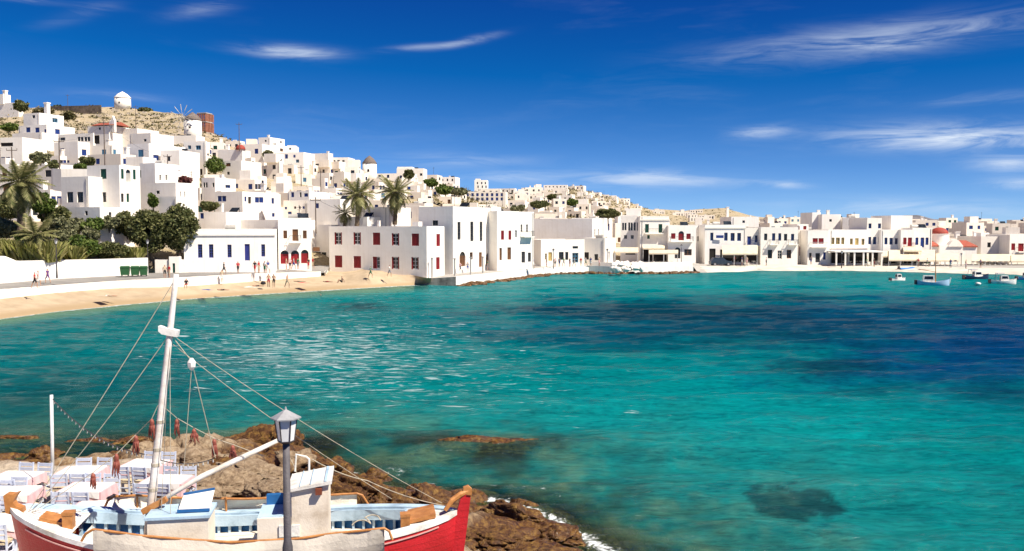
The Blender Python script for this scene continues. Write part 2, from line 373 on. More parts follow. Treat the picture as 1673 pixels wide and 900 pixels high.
# quay wall (vertical) with a dark stone foot
mb = MB(); prev = None
for u in [690, 700, 712, 724, 735, 745] + list(range(755, 1141, 9)):
    e = quay_edge(u); z = interp(u, QU, QZ) + 0.02
    cur = [(e.x, e.y - 0.1, -1.0), (e.x, e.y - 0.05, z), (e.x, e.y + 0.5, z)]
    if prev:
        m = 1 if u <= 745 else 0
        mb.quad(prev[0], cur[0], cur[1], prev[1], m); mb.quad(prev[1], cur[1], cur[2], prev[2], 0)
    prev = cur
o = mb.build('quay_wall', [WHITE, STONE]); tag(o, 'whitewashed quay wall with a grey stone corner at the waterside', 'wall')
# white parapet along the quay between the cafe and the car
mb = MB(); prev = None
for u in range(965, 1137, 6):
    e = quay_edge(u, 1.25); cur = [(e.x, e.y + 1.0, 1.2), (e.x, e.y + 1.0, 1.95), (e.x, e.y + 1.35, 1.95), (e.x, e.y + 1.35, 1.2)]
    if prev:
        for i in range(3): mb.quad(prev[i], cur[i], cur[i + 1], prev[i + 1])
    else: mb.quad(*cur)
    prev = cur
mb.quad(*prev[::-1]); o = mb.build('quay_parapet', WHITE); tag(o, 'white parapet wall along the quay edge before the awnings', 'wall')
# ------------------------------------------------------------------ foreground shore: terrace, rock shelf, sea bed
FS = [(-900, 800), (-300, 780), (0, 764), (90, 768), (170, 762), (240, 745), (330, 740), (400, 730), (475, 732), (515, 758), (580, 782), (640, 804), (700, 815), (770, 817), (830, 822), (900, 850), (950, 880), (985, 905), (1010, 960), (1000, 1100), (900, 1500)]
FSW = np.array([[p.x, p.y] for p in (onz(u, v, 0) for u, v in FS)])
def sdist(X, Y):     # signed distance to the foreground shoreline, positive on land
    D = np.full(X.shape, 1e9); S = np.zeros(X.shape)
    A = FSW[:-1]; B = FSW[1:]
    for a, b in zip(A, B):
        d = b - a; L2 = d @ d; t = np.clip(((X - a[0]) * d[0] + (Y - a[1]) * d[1]) / L2, 0, 1)
        px, py = a[0] + t * d[0], a[1] + t * d[1]; q = np.hypot(X - px, Y - py)
        side = d[0] * (Y - a[1]) - d[1] * (X - a[0])
        up = q < D - 1e-9; D = np.where(up, q, D); S = np.where(up, np.where(side < 0, 1, -1), S)
    return D * S
NGX, NGY = 460, 400; gx = np.linspace(-34, 16, NGX); gy = np.linspace(4, 48, NGY); GX, GY = np.meshgrid(gx, gy)
SDg = sdist(GX, GY)
def rocky(x, y):
    ca, sa_ = .82, .57; X, Y = x * ca + y * sa_, -x * sa_ + y * ca      # beds of rock run obliquely to the shore
    q = Vector((X * .42 + .25 * noise.noise((x * .7, y * .7, 1)), Y * .85 + .25 * noise.noise((x * .7, y * .7, 8)), 0)); ds, ps_ = noise.voronoi(q)
    c = noise.cell(ps_[0] * 7.3) ; ck = math.exp(-(ds[1] - ds[0]) * 20)
    q2 = q * 2.7; d2, p2 = noise.voronoi(q2); ck2 = math.exp(-(d2[1] - d2[0]) * 14)
    tilt = (q - ps_[0]).x * (.8 * noise.cell(ps_[0] * 3.1)) + (q - ps_[0]).y * .5 * noise.cell(ps_[0] * 5.7)
    return .42 * c + tilt - .8 * ck + .16 * noise.cell(p2[0] * 9.1) - .22 * ck2 + .14 * noise.fractal((x * 1.1, y * 1.1, 1.3), .8, 2.2, 5) + .15
def sandy(x, y, s):          # 1 on the terrace where the tables stand
    u = CX + F * x / max(y, 1) ; r = min(1, max(0, (s - 3.0) / 2.5))
    return r * min(1, max(0, ((-10.2 - 0.12 * (y - 24)) - x) / 1.6 + (1 if y < 19.5 else 0)))
V = []; mask = []; spl = []; HT = np.zeros(SDg.shape)
for i in range(NGY):
    for j in range(NGX):
        x, y, s = GX[i, j], GY[i, j], SDg[i, j]
        if s > 0:
            lo = min(1, max(0, (y - 19.6) / 2.2)) * min(1, max(0, (x + 6.2) / 2.5)) + min(1, max(0, (x + 1.0) / 1.5)); lo = min(1, lo)
            md = min(1, max(0, (y - 20.2) / 1.5)) * min(1, max(0, (x + 11.6) / 1.5)); pl = (1.42 - .55 * md) * (1 - lo) + .30 * lo; b = pl * (1 - math.exp(-s / (1.6 + 1.0 * (x < -11))))
        else:
            lf = min(1, max(0, (-7 - x) / 5)); b = -(3.2 * (1 - lf) + 1.1 * lf) * (1 - math.exp(s / 7.0))
        sa = sandy(x, y, s) if s > 0 else 0
        k = 0.55 if s > 0 else (0.5 * math.exp(s / 5.0) + 0.15)
        n = rocky(x, y) * k * (1 - sa) + sa * 0.05 * noise.noise((x, y, 0))
        z = b + n; HT[i, j] = z; V.append((x, y, z)); mask.append(sa); spl.append(max(0, min(1, (3.4 - s) / 2.0)) * min(1, max(0, (x + 11) / 2.5)) + max(0, min(1, (1.1 - s))))
def shore_mat(wetonly=False):
    m = bpy.data.materials.new('shore_rock'); m.use_nodes = True; t = m.node_tree; t.nodes.clear()
    b = N(t, 'ShaderNodeBsdfPrincipled', ins={'Specular IOR Level': 0.3}); tcn = N(t, 'ShaderNodeTexCoord')
    gm = N(t, 'ShaderNodeNewGeometry'); sp = N(t, 'ShaderNodeSeparateXYZ', ins={0: gm.outputs['Position']})
    n1 = N(t, 'ShaderNodeTexNoise', ins={'Vector': gm.outputs['Position'], 'Scale': 0.8, 'Detail': 9.0, 'Roughness': 0.7})
    n2 = N(t, 'ShaderNodeTexNoise', ins={'Vector': gm.outputs['Position'], 'Scale': 5.0, 'Detail': 9.0, 'Roughness': 0.72})
    wv = N(t, 'ShaderNodeTexNoise', ins={'Vector': gm.outputs['Position'], 'Scale': 1.3, 'Detail': 5.0}); wm = N(t, 'ShaderNodeVectorMath', operation='MULTIPLY_ADD', ins={0: wv.outputs['Color'], 1: (0.5, 0.5, 0.5), 2: gm.outputs['Position']})
    vo = N(t, 'ShaderNodeTexVoronoi', ins={'Vector': wm.outputs[0], 'Scale': 2.2}, feature='DISTANCE_TO_EDGE')
    dry = ramp(t, n2.outputs[0], [(0.3, (0.085, 0.055, 0.034)), (0.44, (0.21, 0.145, 0.09)), (0.57, (0.31, 0.23, 0.15)), (0.72, (0.40, 0.32, 0.225))])
    wet = ramp(t, n2.outputs[0], [(0.3, (0.018, 0.010, 0.006)), (0.47, (0.085, 0.036, 0.014)), (0.6, (0.19, 0.10, 0.025)), (0.75, (0.30, 0.20, 0.06))])
    bed = ramp(t, n1.outputs[0], [(0.34, (0.05, 0.05, 0.03)), (0.48, (0.17, 0.15, 0.08)), (0.62, (0.40, 0.36, 0.22))])
    zz = M_(t, 'MULTIPLY_ADD', n1.outputs[0], 0.9, M_(t, 'SUBTRACT', sp.outputs[2], 0.45))
    c = mixc(t, ramp(t, zz, [(0.66, (0, 0, 0)), (0.98, (1, 1, 1))]), wet, dry)
    c = mixc(t, ramp(t, M_(t, 'ADD', sp.outputs[2], 0.9), [(0.45, (0, 0, 0)), (0.8, (1, 1, 1))]), bed, c)
    if wetonly: c = wet
    else:
        aw = N(t, 'ShaderNodeAttribute', attribute_name='splash'); c = mixc(t, M_(t, 'MULTIPLY_ADD', n1.outputs[0], 1.6, M_(t, 'MULTIPLY_ADD', aw.outputs['Fac'], 1.6, -1.4), clamp=True), c, wet)
    at_ = N(t, 'ShaderNodeAttribute', attribute_name='sandy')
    sd = ramp(t, n2.outputs[0], [(0.3, (0.50, 0.42, 0.32)), (0.7, (0.66, 0.58, 0.47))])
    c = mixc(t, at_.outputs['Fac'], c, sd); t.links.new(c, b.inputs['Base Color'])
    t.links.new(ramp(t, zz, [(0.45, (0.35, 0.35, 0.35)), (0.8, (0.9, 0.9, 0.9))]), b.inputs['Roughness'])
    n6 = N(t, 'ShaderNodeTexNoise', ins={'Vector': gm.outputs['Position'], 'Scale': 16.0, 'Detail': 6.0, 'Roughness': 0.7})
    hgt = M_(t, 'ADD', M_(t, 'MULTIPLY_ADD', n6.outputs[0], 0.4, n2.outputs[0]), M_(t, 'MULTIPLY', ramp(t, vo.outputs[0], [(0.0, (0, 0, 0)), (0.06, (1, 1, 1))]), 0.25))
    bp = N(t, 'ShaderNodeBump', ins={'Strength': 0.9, 'Distance': 0.07, 'Height': hgt}); t.links.new(bp.outputs[0], b.inputs['Normal'])
    N(t, 'ShaderNodeOutputMaterial', ins={0: b.outputs[0]}); return m
SHORE = shore_mat()
me = grid_mesh('rocky_shore', V, NGY, NGX, SHORE); a = me.attributes.new('sandy', 'FLOAT', 'POINT'); a.data.foreach_set('value', mask); a = me.attributes.new('splash', 'FLOAT', 'POINT'); a.data.foreach_set('value', spl)
sh = link('rocky_shore', me); tag(sh, 'rocky shore and sandy terrace in front of the bay', None, None, 'structure')
def shore_z(x, y):
    i = int(np.clip((y - 4) / 44 * (NGY - 1), 0, NGY - 1)); j = int(np.clip((x + 34) / 50 * (NGX - 1), 0, NGX - 1)); return float(HT[i, j])
sbd = MB(); sbd.quad((-400, 20, -3.4), (420, 20, -3.4), (420, 260, -3.4), (-400, 260, -3.4)); o = sbd.build('seabed', mat('sea_bed_sand', (0.35, 0.34, 0.24), 0.9)); tag(o, 'sandy sea bed under the bay', None, None, 'structure')
# ------------------------------------------------------------------ the sea
def vnoise(X, Y, seed=0):
    xi = np.floor(X).astype(int); yi = np.floor(Y).astype(int); fx = X - xi; fy = Y - yi
    def h(a, b):
        n = (a * 374761393 + b * 668265263 + seed * 974711) & 0x7fffffff
        n = ((n ^ (n >> 13)) * 1274126177) & 0x7fffffff; return ((n ^ (n >> 16)) & 0xffff) / 65535.0
    fx = fx * fx * (3 - 2 * fx); fy = fy * fy * (3 - 2 * fy)
    return (h(xi, yi) * (1 - fx) + h(xi + 1, yi) * fx) * (1 - fy) + (h(xi, yi + 1) * (1 - fx) + h(xi + 1, yi + 1) * fx) * fy
def fbm(X, Y, o=4, seed=0):
    s = 0; a = 0.5
    for k in range(o): s = s + a * vnoise(X * 2 ** k, Y * 2 ** k, seed + k); a *= 0.5
    return s / (1 - 0.5 ** o)
nR, nC = 520, 430
yr = 7 * np.exp(np.linspace(0, math.log(225 / 7), nR)); tt = np.linspace(-1.0, 1.05, nC)
YY = np.repeat(yr[:, None], nC, 1); XX = YY * tt[None, :]
Z = np.zeros_like(XX); rng = np.random.RandomState(5)
for k in range(46):
    lam = 0.45 * (9.0 / 0.45) ** rng.rand(); ang = R(96) + rng.randn() * 0.42; kx, ky = math.cos(ang) * 2 * math.pi / lam, math.sin(ang) * 2 * math.pi / lam
    amp = 0.0078 * lam ** 0.75; fade = np.clip(lam / (YY * 0.017) - 1.0, 0, 1)
    ph = kx * XX + ky * YY + rng.rand() * 6.28 + 2.2 * vnoise(XX / 7, YY / 7, k)
    Z += amp * fade * (1 - 2 * np.abs(np.sin(ph / 2)) ** 0.9 + 0.3)
ff = ((YY * SP + (Z * 0 - H) * CP)); cc = YY * CP + H * SP
U = CX + F * XX / cc; Vv = CY - F * (YY * SP - H * CP) / cc
w1 = (fbm(XX / 9, YY / 9, 4, 3) - 0.5) * 2; w2 = (fbm(XX / 2.2, YY / 3.0, 4, 11) - 0.5) * 2
w3 = (fbm(XX / 0.9, YY / 1.4, 3, 23) - 0.5) * 2; w4 = (fbm(XX / 0.42, YY / 0.7, 3, 31) - 0.5) * 2
deep = np.zeros_like(XX)
def blob(u, v, ru, rv, st, warp=0.9, edge=1.8):
    q = ((U - u) / ru) ** 2 + ((Vv - v) / rv) ** 2
    small = 1.0 if ru < 70 else 0.35
    return st / (1 + np.exp(edge * 3 * (np.sqrt(q) - 1 + warp * 0.55 * w1 + 0.5 * w2 + small * (0.55 * w3 + 0.6 * w4))))
weed = np.zeros_like(XX)
for b in [(1287, 818, 60, 24, 1.0, .45, 5), (935, 793, 42, 10, .7), (1080, 512, 230, 19, .95, .9, 1.3), (1230, 540, 260, 26, .7, .9, 1.2), (1330, 598, 95, 16, .75), (1300, 487, 75, 7, .7), (1640, 640, 90, 16, .5), (588, 499, 40, 6, .8), (515, 689, 42, 6, .9), (470, 660, 30, 5, .7),
          (900, 548, 160, 12, .5), (1000, 568, 70, 10, .45), (160, 640, 200, 40, .45), (300, 590, 160, 14, .3), (620, 735, 60, 12, .3), (1150, 855, 50, 14, .25), (1430, 640, 60, 10, .4), (1560, 506, 190, 12, .5), (770, 748, 60, 9, .35), (1240, 888, 60, 12, .25), (860, 772, 50, 8, .35)]:
    weed = np.maximum(weed, blob(*b))
for b in [(1640, 565, 330, 68, 1.0, .8, 1.3), (1420, 528, 330, 40, .8, .8, 1.3), (1130, 530, 300, 32, .6, .8, 1.2), (1673, 640, 160, 40, .5, .8, 1)]:
    deep = np.maximum(deep, blob(*b))
light = np.zeros_like(XX)
for b in [(1230, 690, 420, 80, 1.0, .6, .7), (1120, 770, 260, 60, .8, .6, .8), (800, 480, 330, 12, .55, .5, .9), (700, 600, 300, 70, .25, .5, .7), (1480, 790, 420, 130, .75, .6, .7), (1080, 880, 170, 45, .5, .6, .8), (1320, 462, 480, 17, .85, .5, 1.0)]:
    light = np.maximum(light, blob(*b))
s1 = np.array([0.0, 0.104, 0.112])[None, None, :]      # teal body of the bay
C3 = np.repeat(np.repeat(s1, nR, 0), nC, 1)
def mx(C, c, f): return C * (1 - f[..., None]) + np.array(c)[None, None, :] * f[..., None]
C3 = mx(C3, (0.0, 0.205, 0.212), np.clip(light * (0.85 + 0.3 * w1), 0, 1))
C3 = mx(C3, (0.002, 0.075, 0.088), np.clip(np.clip((400 - U) / 600, 0, 1) * 0.8, 0, 1))
C3 = mx(C3, (0.000, 0.028, 0.100), np.clip(deep, 0, 1))
C3 = mx(C3, (0.002, 0.022, 0.036), np.clip(weed * 0.92, 0, 1))
sdw = -sdist(XX, YY)                                    # metres seaward of the foreground rocks
reef = onz(795, 728, 0); rq = np.hypot((XX - reef.x) / 2.2, (YY - reef.y) / 1.5)
clear = np.clip(np.exp(-np.clip(sdw - 0.5, 0, None) / (1.7 + 6.0 * np.clip((350 - U) / 200, 0, 1))) * 1.05 + 0.55 * np.exp(-np.clip(rq - 0.8, 0, None) * 1.1), 0, 1) * np.clip((60 - YY) / 12, 0, 1)
bl = np.interp(U, SU, SV); near_b = np.clip(1 - (Vv - bl) / 14, 0, 1) * (U < 700)       # shallows off the beach
clear = np.clip(np.maximum(clear, near_b * 0.75), 0, 0.92)
C3 = mx(C3, (0.03, 0.22, 0.19), near_b * 0.75)
C3 = mx(C3, (0.03, 0.15, 0.11), np.clip(np.exp(-np.clip(sdw, 0, None) / 6) * 0.85 * (0.75 + 0.6 * w2) * np.clip((60 - YY) / 12, 0, 1), 0, 1))
shf = np.exp(-np.clip(sdw - 0.4, 0, None) / 3.8) * (sdw > -1) * (YY < 44)      # stones and sand of the shelf seen through shallow water
C3 = mx(C3, (0.105, 0.175, 0.105), np.clip(shf * 1.1 * np.clip(0.2 + 1.5 * w2 + 0.8 * w4, 0, 1), 0, 0.85))
C3 = mx(C3, (0.03, 0.032, 0.014), np.clip(shf * 1.2 * np.clip(0.1 - 1.7 * w2 + 1.0 * w3, 0, 1), 0, 0.85))
rsh = np.exp(-np.clip(rq - 0.9, 0, None) * 1.3)
C3 = mx(C3, (0.085, 0.165, 0.105), np.clip(rsh * np.clip(0.35 + 1.2 * w2 + 0.8 * w4, 0, 1), 0, 0.8))
C3 = mx(C3, (0.03, 0.035, 0.018), np.clip(rsh * 1.2 * np.clip(0.15 - 1.5 * w2 + 1.0 * w3, 0, 1), 0, 0.8))
foam = np.clip(1 - np.abs(sdw - 0.15) / (0.9 + 1.3 * w1), 0, 1) * (YY < 45) * np.clip((U - 470) / 120 + 0.28, 0.22, 1.0)
foam = np.maximum(foam, np.clip(1 - np.abs(sdw - 1.6) / 1.7, 0, 1) * 0.62 * (YY < 40) * np.clip((U - 540) / 80, 0, 1) * np.clip((1000 - U) / 100, 0, 1))
foam = np.maximum(foam, 0.5 * np.exp(-np.clip(sdw, 0, None) / 4.5) * (sdw > 0) * (YY < 42) * np.clip((U - 480) / 80, 0, 1))
foam = np.maximum(foam, np.clip(1.25 - np.abs(rq - 1.1) / 0.5, 0, 1) * 0.34 * (U > 690))
foam = np.maximum(foam, np.clip(1 - np.abs(Vv - bl) / 4.0, 0, 1) * (U < 700) * 0.95)
qv = np.interp(U, QU, QW); foam = np.maximum(foam, np.clip(1 - np.abs(Vv - qv - 1) / 5.0, 0, 1) * (U > 700) * np.clip((1150 - U) / 60, 0.25, 1) * 0.72)
glint_streak = np.clip(1 - np.hypot((U - 520) / 480, (Vv - 575) / 130), 0, 1) * 1.0 + 0.3 * np.clip(1 - np.hypot((U - 900) / 500, (Vv - 660) / 110), 0, 1) + 0.5 * np.clip(1 - np.hypot((U - 800) / 300, (Vv - 470) / 22), 0, 1) + 0.12
Z = Z * np.clip(sdw / 3 + 0.35, 0.3, 1) * np.where(U < 705, np.clip((Vv - bl) / 10, 0.1, 1), 1)
Vs = np.stack([XX, YY, Z], -1).reshape(-1, 3)
f = []
me = bpy.data.meshes.new('sea'); I = np.arange(nR * nC).reshape(nR, nC)
q = np.stack([I[:-1, :-1], I[:-1, 1:], I[1:, 1:], I[1:, :-1]], -1).reshape(-1, 4)
me.vertices.add(len(Vs)); me.vertices.foreach_set('co', Vs.ravel()); me.loops.add(q.size); me.loops.foreach_set('vertex_index', q.ravel())
me.polygons.add(len(q)); me.polygons.foreach_set('loop_start', np.arange(0, q.size, 4)); me.polygons.foreach_set('use_smooth', np.ones(len(q), bool)); me.update(); me.validate()
ca = me.attributes.new('body', 'FLOAT_COLOR', 'POINT'); ca.data.foreach_set('color', np.concatenate([C3.reshape(-1, 3), np.ones((nR * nC, 1))], 1).ravel())
for nm, ar in (('clear', clear), ('foam', foam), ('glint_streak', glint_streak)):
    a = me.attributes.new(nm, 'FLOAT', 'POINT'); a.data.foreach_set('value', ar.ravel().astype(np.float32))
def sea_mat():
    m = bpy.data.materials.new('sea_water'); m.use_nodes = True; t = m.node_tree; t.nodes.clear()
    A = {k: N(t, 'ShaderNodeAttribute', attribute_name=k) for k in ('body', 'clear', 'foam', 'glint_streak')}
    gm = N(t, 'ShaderNodeNewGeometry')
    mp = N(t, 'ShaderNodeMapping', ins={0: gm.outputs['Position']}); mp.inputs['Scale'].default_value = (0.5, 1.7, 1); mp.inputs['Rotation'].default_value = (0, 0, R(-8))
    n1 = N(t, 'ShaderNodeTexNoise', ins={'Vector': mp.outputs[0], 'Scale': 0.55, 'Detail': 8.0, 'Roughness': 0.66, 'Distortion': 0.6})
    n2 = N(t, 'ShaderNodeTexNoise', ins={'Vector': gm.outputs['Position'], 'Scale': 1.6, 'Detail': 9.0, 'Roughness': 0.72, 'Distortion': 0.8})
    n4 = N(t, 'ShaderNodeTexNoise', ins={'Vector': gm.outputs['Position'], 'Scale': 0.16, 'Detail': 4.0})
    mp3 = N(t, 'ShaderNodeMapping', ins={0: gm.outputs['Position']}); mp3.inputs['Scale'].default_value = (0.8, 2.0, 1); mp3.inputs['Rotation'].default_value = (0, 0, R(12))
    n5 = N(t, 'ShaderNodeTexNoise', ins={'Vector': mp3.outputs[0], 'Scale': 2.2, 'Detail': 6.0, 'Roughness': 0.6, 'Distortion': 0.4})
    tone = mixc(t, 1.0, A['body'].outputs['Color'], ramp(t, M_(t, 'MULTIPLY_ADD', n5.outputs[0], 0.5, M_(t, 'MULTIPLY', n1.outputs[0], 0.5)), [(0.36, (0.55, 0.58, 0.64)), (0.5, (1, 1, 1)), (0.64, (1.4, 1.35, 1.3))]), 'MULTIPLY')  # lighter and darker wave facets painted into the water colour
    dif = N(t, 'ShaderNodeBsdfDiffuse', ins={'Color': tone, 'Roughness': 0.3})
    hh_ = M_(t, 'MULTIPLY_ADD', n5.outputs[0], 0.35, n1.outputs[0])
    bp = N(t, 'ShaderNodeBump', ins={'Strength': 0.75, 'Distance': 0.3, 'Height': hh_}); t.links.new(bp.outputs[0], dif.inputs['Normal'])
    tr = N(t, 'ShaderNodeBsdfTransparent', ins={'Color': (0.62, 0.88, 0.80, 1)})
    body = N(t, 'ShaderNodeMixShader', ins={0: A['clear'].outputs['Fac'], 1: dif.outputs[0], 2: tr.outputs[0]})
    gl = N(t, 'ShaderNodeBsdfGlossy', ins={'Roughness': 0.12, 'Normal': bp.outputs[0], 'Color': (1, 1, 1, 1)})
    fr = N(t, 'ShaderNodeFresnel', ins={'IOR': 1.33, 'Normal': bp.outputs[0]})
    w = N(t, 'ShaderNodeMixShader', ins={0: M_(t, 'MULTIPLY', fr.outputs[0], 0.26, clamp=True), 1: body.outputs[0], 2: gl.outputs[0]})
    # pale streaks painted for sky glint on ripples, then foam
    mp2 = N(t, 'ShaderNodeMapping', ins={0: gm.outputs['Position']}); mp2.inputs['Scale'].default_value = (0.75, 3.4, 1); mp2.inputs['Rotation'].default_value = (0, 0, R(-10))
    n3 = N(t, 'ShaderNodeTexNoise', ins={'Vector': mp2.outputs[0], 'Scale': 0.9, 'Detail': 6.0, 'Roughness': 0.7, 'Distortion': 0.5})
    glint_fac = M_(t, 'SUBTRACT', n3.outputs[0], M_(t, 'MULTIPLY_ADD', A['glint_streak'].outputs['Fac'], -0.20, 0.70))
    glint_fac = M_(t, 'MULTIPLY', ramp(t, M_(t, 'MULTIPLY', glint_fac, 7.0), [(0.0, (0, 0, 0)), (0.6, (1, 1, 1))]), 0.36)
    n7 = N(t, 'ShaderNodeTexNoise', ins={'Vector': gm.outputs['Position'], 'Scale': 1.7, 'Detail': 10.0, 'Roughness': 0.78, 'Distortion': 1.6})
    fo = M_(t, 'ADD', M_(t, 'MULTIPLY', A['foam'].outputs['Fac'], 0.46), M_(t, 'SUBTRACT', n7.outputs[0], 0.84))
    fo = ramp(t, M_(t, 'MULTIPLY', fo, 5.0), [(0.0, (0, 0, 0)), (0.7, (1, 1, 1))])
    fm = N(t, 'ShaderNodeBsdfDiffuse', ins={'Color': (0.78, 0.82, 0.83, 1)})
    out = N(t, 'ShaderNodeMixShader', ins={0: M_(t, 'MAXIMUM', glint_fac, fo), 1: w.outputs[0], 2: fm.outputs[0]})
    N(t, 'ShaderNodeOutputMaterial', ins={0: out.outputs[0]}); return m
me.materials.append(sea_mat()); sea = link('sea', me); tag(sea, 'turquoise bay with dark weed beds and painted pale glint streaks', None, None, 'structure')
# ------------------------------------------------------------------ shared window, door and shutter meshes (unit size, x 0..1, z 0..1, y from the wall face inwards)
def unit_window(nx, nz):
    mb = MB(); f = 0.1
    mb.box(0, f, 0, .1, 0, 1); mb.box(1 - f, 1, 0, .1, 0, 1); mb.box(f, 1 - f, 0, .1, 0, .07); mb.box(f, 1 - f, 0, .1, .93, 1)
    for i in range(1, nx): mb.box(i / nx - .035, i / nx + .035, .01, .09, .07, .93)
    for i in range(1, nz): mb.box(f, 1 - f, .015, .085, i / nz - .02, i / nz + .02)
    return mb
def unit_pane(): mb = MB(); mb.quad((0, .06, 0), (1, .06, 0), (1, .06, 1), (0, .06, 1)); return mb
def unit_shutter():
    mb = MB(); mb.box(0, 1, .03, .08, 0, 1); mb.box(.02, .14, 0, .03, 0, 1); mb.box(.86, .98, 0, .03, 0, 1)
    for z in (0, .46, .93): mb.box(.14, .86, 0, .03, z, z + .07)
    for k in range(10):
        for a, b in ((.08, .45), (.54, .92)):
            z = a + (b - a) * k / 10; mb.box(.14, .86, .012, .035, z + .004, z + .024)
    return mb
def unit_door():
    mb = MB(); mb.box(0, 1, .04, .1, 0, 1); mb.box(0, .12, 0, .04, 0, 1); mb.box(.88, 1, 0, .04, 0, 1); mb.box(.12, .88, 0, .04, .93, 1)
    mb.box(.46, .54, .01, .04, 0, .93)
    for z0, z1 in ((.05, .4), (.46, .88)):
        for x0, x1 in ((.16, .43), (.57, .84)): mb.box(x0, x1, .02, .04, z0, z1)
    return mb
UM = {'w': unit_window(2, 3).mesh('window', [PAINT['w']]), 't': unit_window(2, 5).mesh('window', [PAINT['w']]), 'o': unit_window(1, 1).mesh('window', [PAINT['w']]),
      'p': unit_pane().mesh('pane', [GLASS]), 's': unit_shutter().mesh('shutter', [PAINT['b']]), 'd': unit_door().mesh('door', [PAINT['b']])}
_c = {}
def combo(k):      # window frame and pane in one small mesh, for windows of a few pixels
    if k not in _c:
        mb = unit_window(2, 5 if k == 't' else 3) if k != 'o' else unit_window(1, 1)
        n = len(mb.f); mb.quad((0, .06, 0), (1, .06, 0), (1, .06, 1), (0, .06, 1), 1); mb.m = [0] * n + [1]; _c[k] = mb.mesh('window', [PAINT['w'], GLASS])
    return _c[k]
def face_tf(face):
    # local (a along the face left to right as seen from outside, depth inwards, z)
    if face == 'F': return (lambda a, dp, z: (a, dp, z)), 0.0
    return (lambda a, dp, z: (-dp, a, z)), math.pi / 2
def add_opening(root, face, a, z, w, h, style, colr, small, top):
    tf, rz = face_tf(face); loc = tf(a - w / 2, 0.12, z - h / 2)
    P = PAINT[colr]; kids = []
    frame = {'b': 'b', 'l': 'l', 'v': 'v', 'r': 'r', 'g': 'g', 'n': 'n', 'y': 'y', 'k': 'k', 'w': 'w', 'c': 'c'}[colr]
    if style in 'wto':
        if small or not top: o = link('window', combo(style), root, loc, rz, (w, 1, h), [PAINT[frame], GLASS])
        else:
            o = link('window', UM[style], root, loc, rz, (w, 1, h), [PAINT[frame]]); link('pane', UM['p'], o, (0, 0, 0), 0, None, [GLASS])
    elif style == 's':
        for q in (0, 1):
            l2 = tf(a - w / 2 + q * w / 2, 0.05, z - h / 2); link('shutter', UM['s'], root, l2, rz, (w / 2 * .97, 1, h), [P])
    elif style == 'd': link('door', UM['d'], root, loc, rz, (w, 1, h), [P])
    elif style == 'h':      # half-open: one leaf shut, one folded back, window behind
        link('window', combo('w'), root, loc, rz, (w, 1, h), [PAINT['w'], GLASS])
        link('shutter', UM['s'], root, tf(a - w / 2, 0.04, z - h / 2), rz, (w / 2, 1, h), [P])
    elif style == 'v':      # white casement with the red leaves folded into the reveal
        o = link('window', UM['w'], root, loc, rz, (w, 1, h), [PAINT['w']]); link('pane', UM['p'], o, (0, 0, 0), 0, None, [GLASS])
        for q in (0, 1): link('shutter', UM['s'], root, tf(a - w / 2 + q * w * .84, 0.03, z - h / 2), rz, (w * .16, 1, h), [P])
    elif style == 'x': link('opening_shade', UM['p'], root, loc, rz, (w, 1, h), [DARK])  # flat dark sheet painted for unlit interiors and for awning shade
    elif style == 'a':      # arched doorway: dark glass, coloured leaf below, wall spandrels above
        link('door', UM['d'], root, tf(a - w / 2, 0.16, z - h / 2), rz, (w, 1, h * .72), [P])
        link('fanlight', UM['p'], root, tf(a - w / 2, 0.12, z - h / 2 + h * .72), rz, (w, 1, h * .28), [GLASS])
        mb = MB(); r = w / 2; n = 7
        for sgn in (-1, 1):
            for k in range(n):
                t0, t1 = math.pi / 2 * k / n, math.pi / 2 * (k + 1) / n
                x0, x1 = r - r * math.cos(t0), r - r * math.cos(t1); y0, y1 = r * math.sin(t0), r * math.sin(t1); yb = max(h - r, 0)
                xx0, xx1 = (x0, x1) if sgn < 0 else (w - x1, w - x0); ya, yc = (y0, y1) if sgn < 0 else (y1, y0)
                mb.face([tf(xx0, .004, yb + ya), tf(xx1, .004, yb + yc), tf(xx1, .004, h), tf(xx0, .004, h)])
                mb.face([tf(xx0, .004, yb + ya), tf(xx0, .13, yb + ya), tf(xx1, .13, yb + yc), tf(xx1, .004, yb + yc)])
        o = mb.build('arch', WHITE, root); o.location = tf(a - w / 2, 0, z - h / 2)
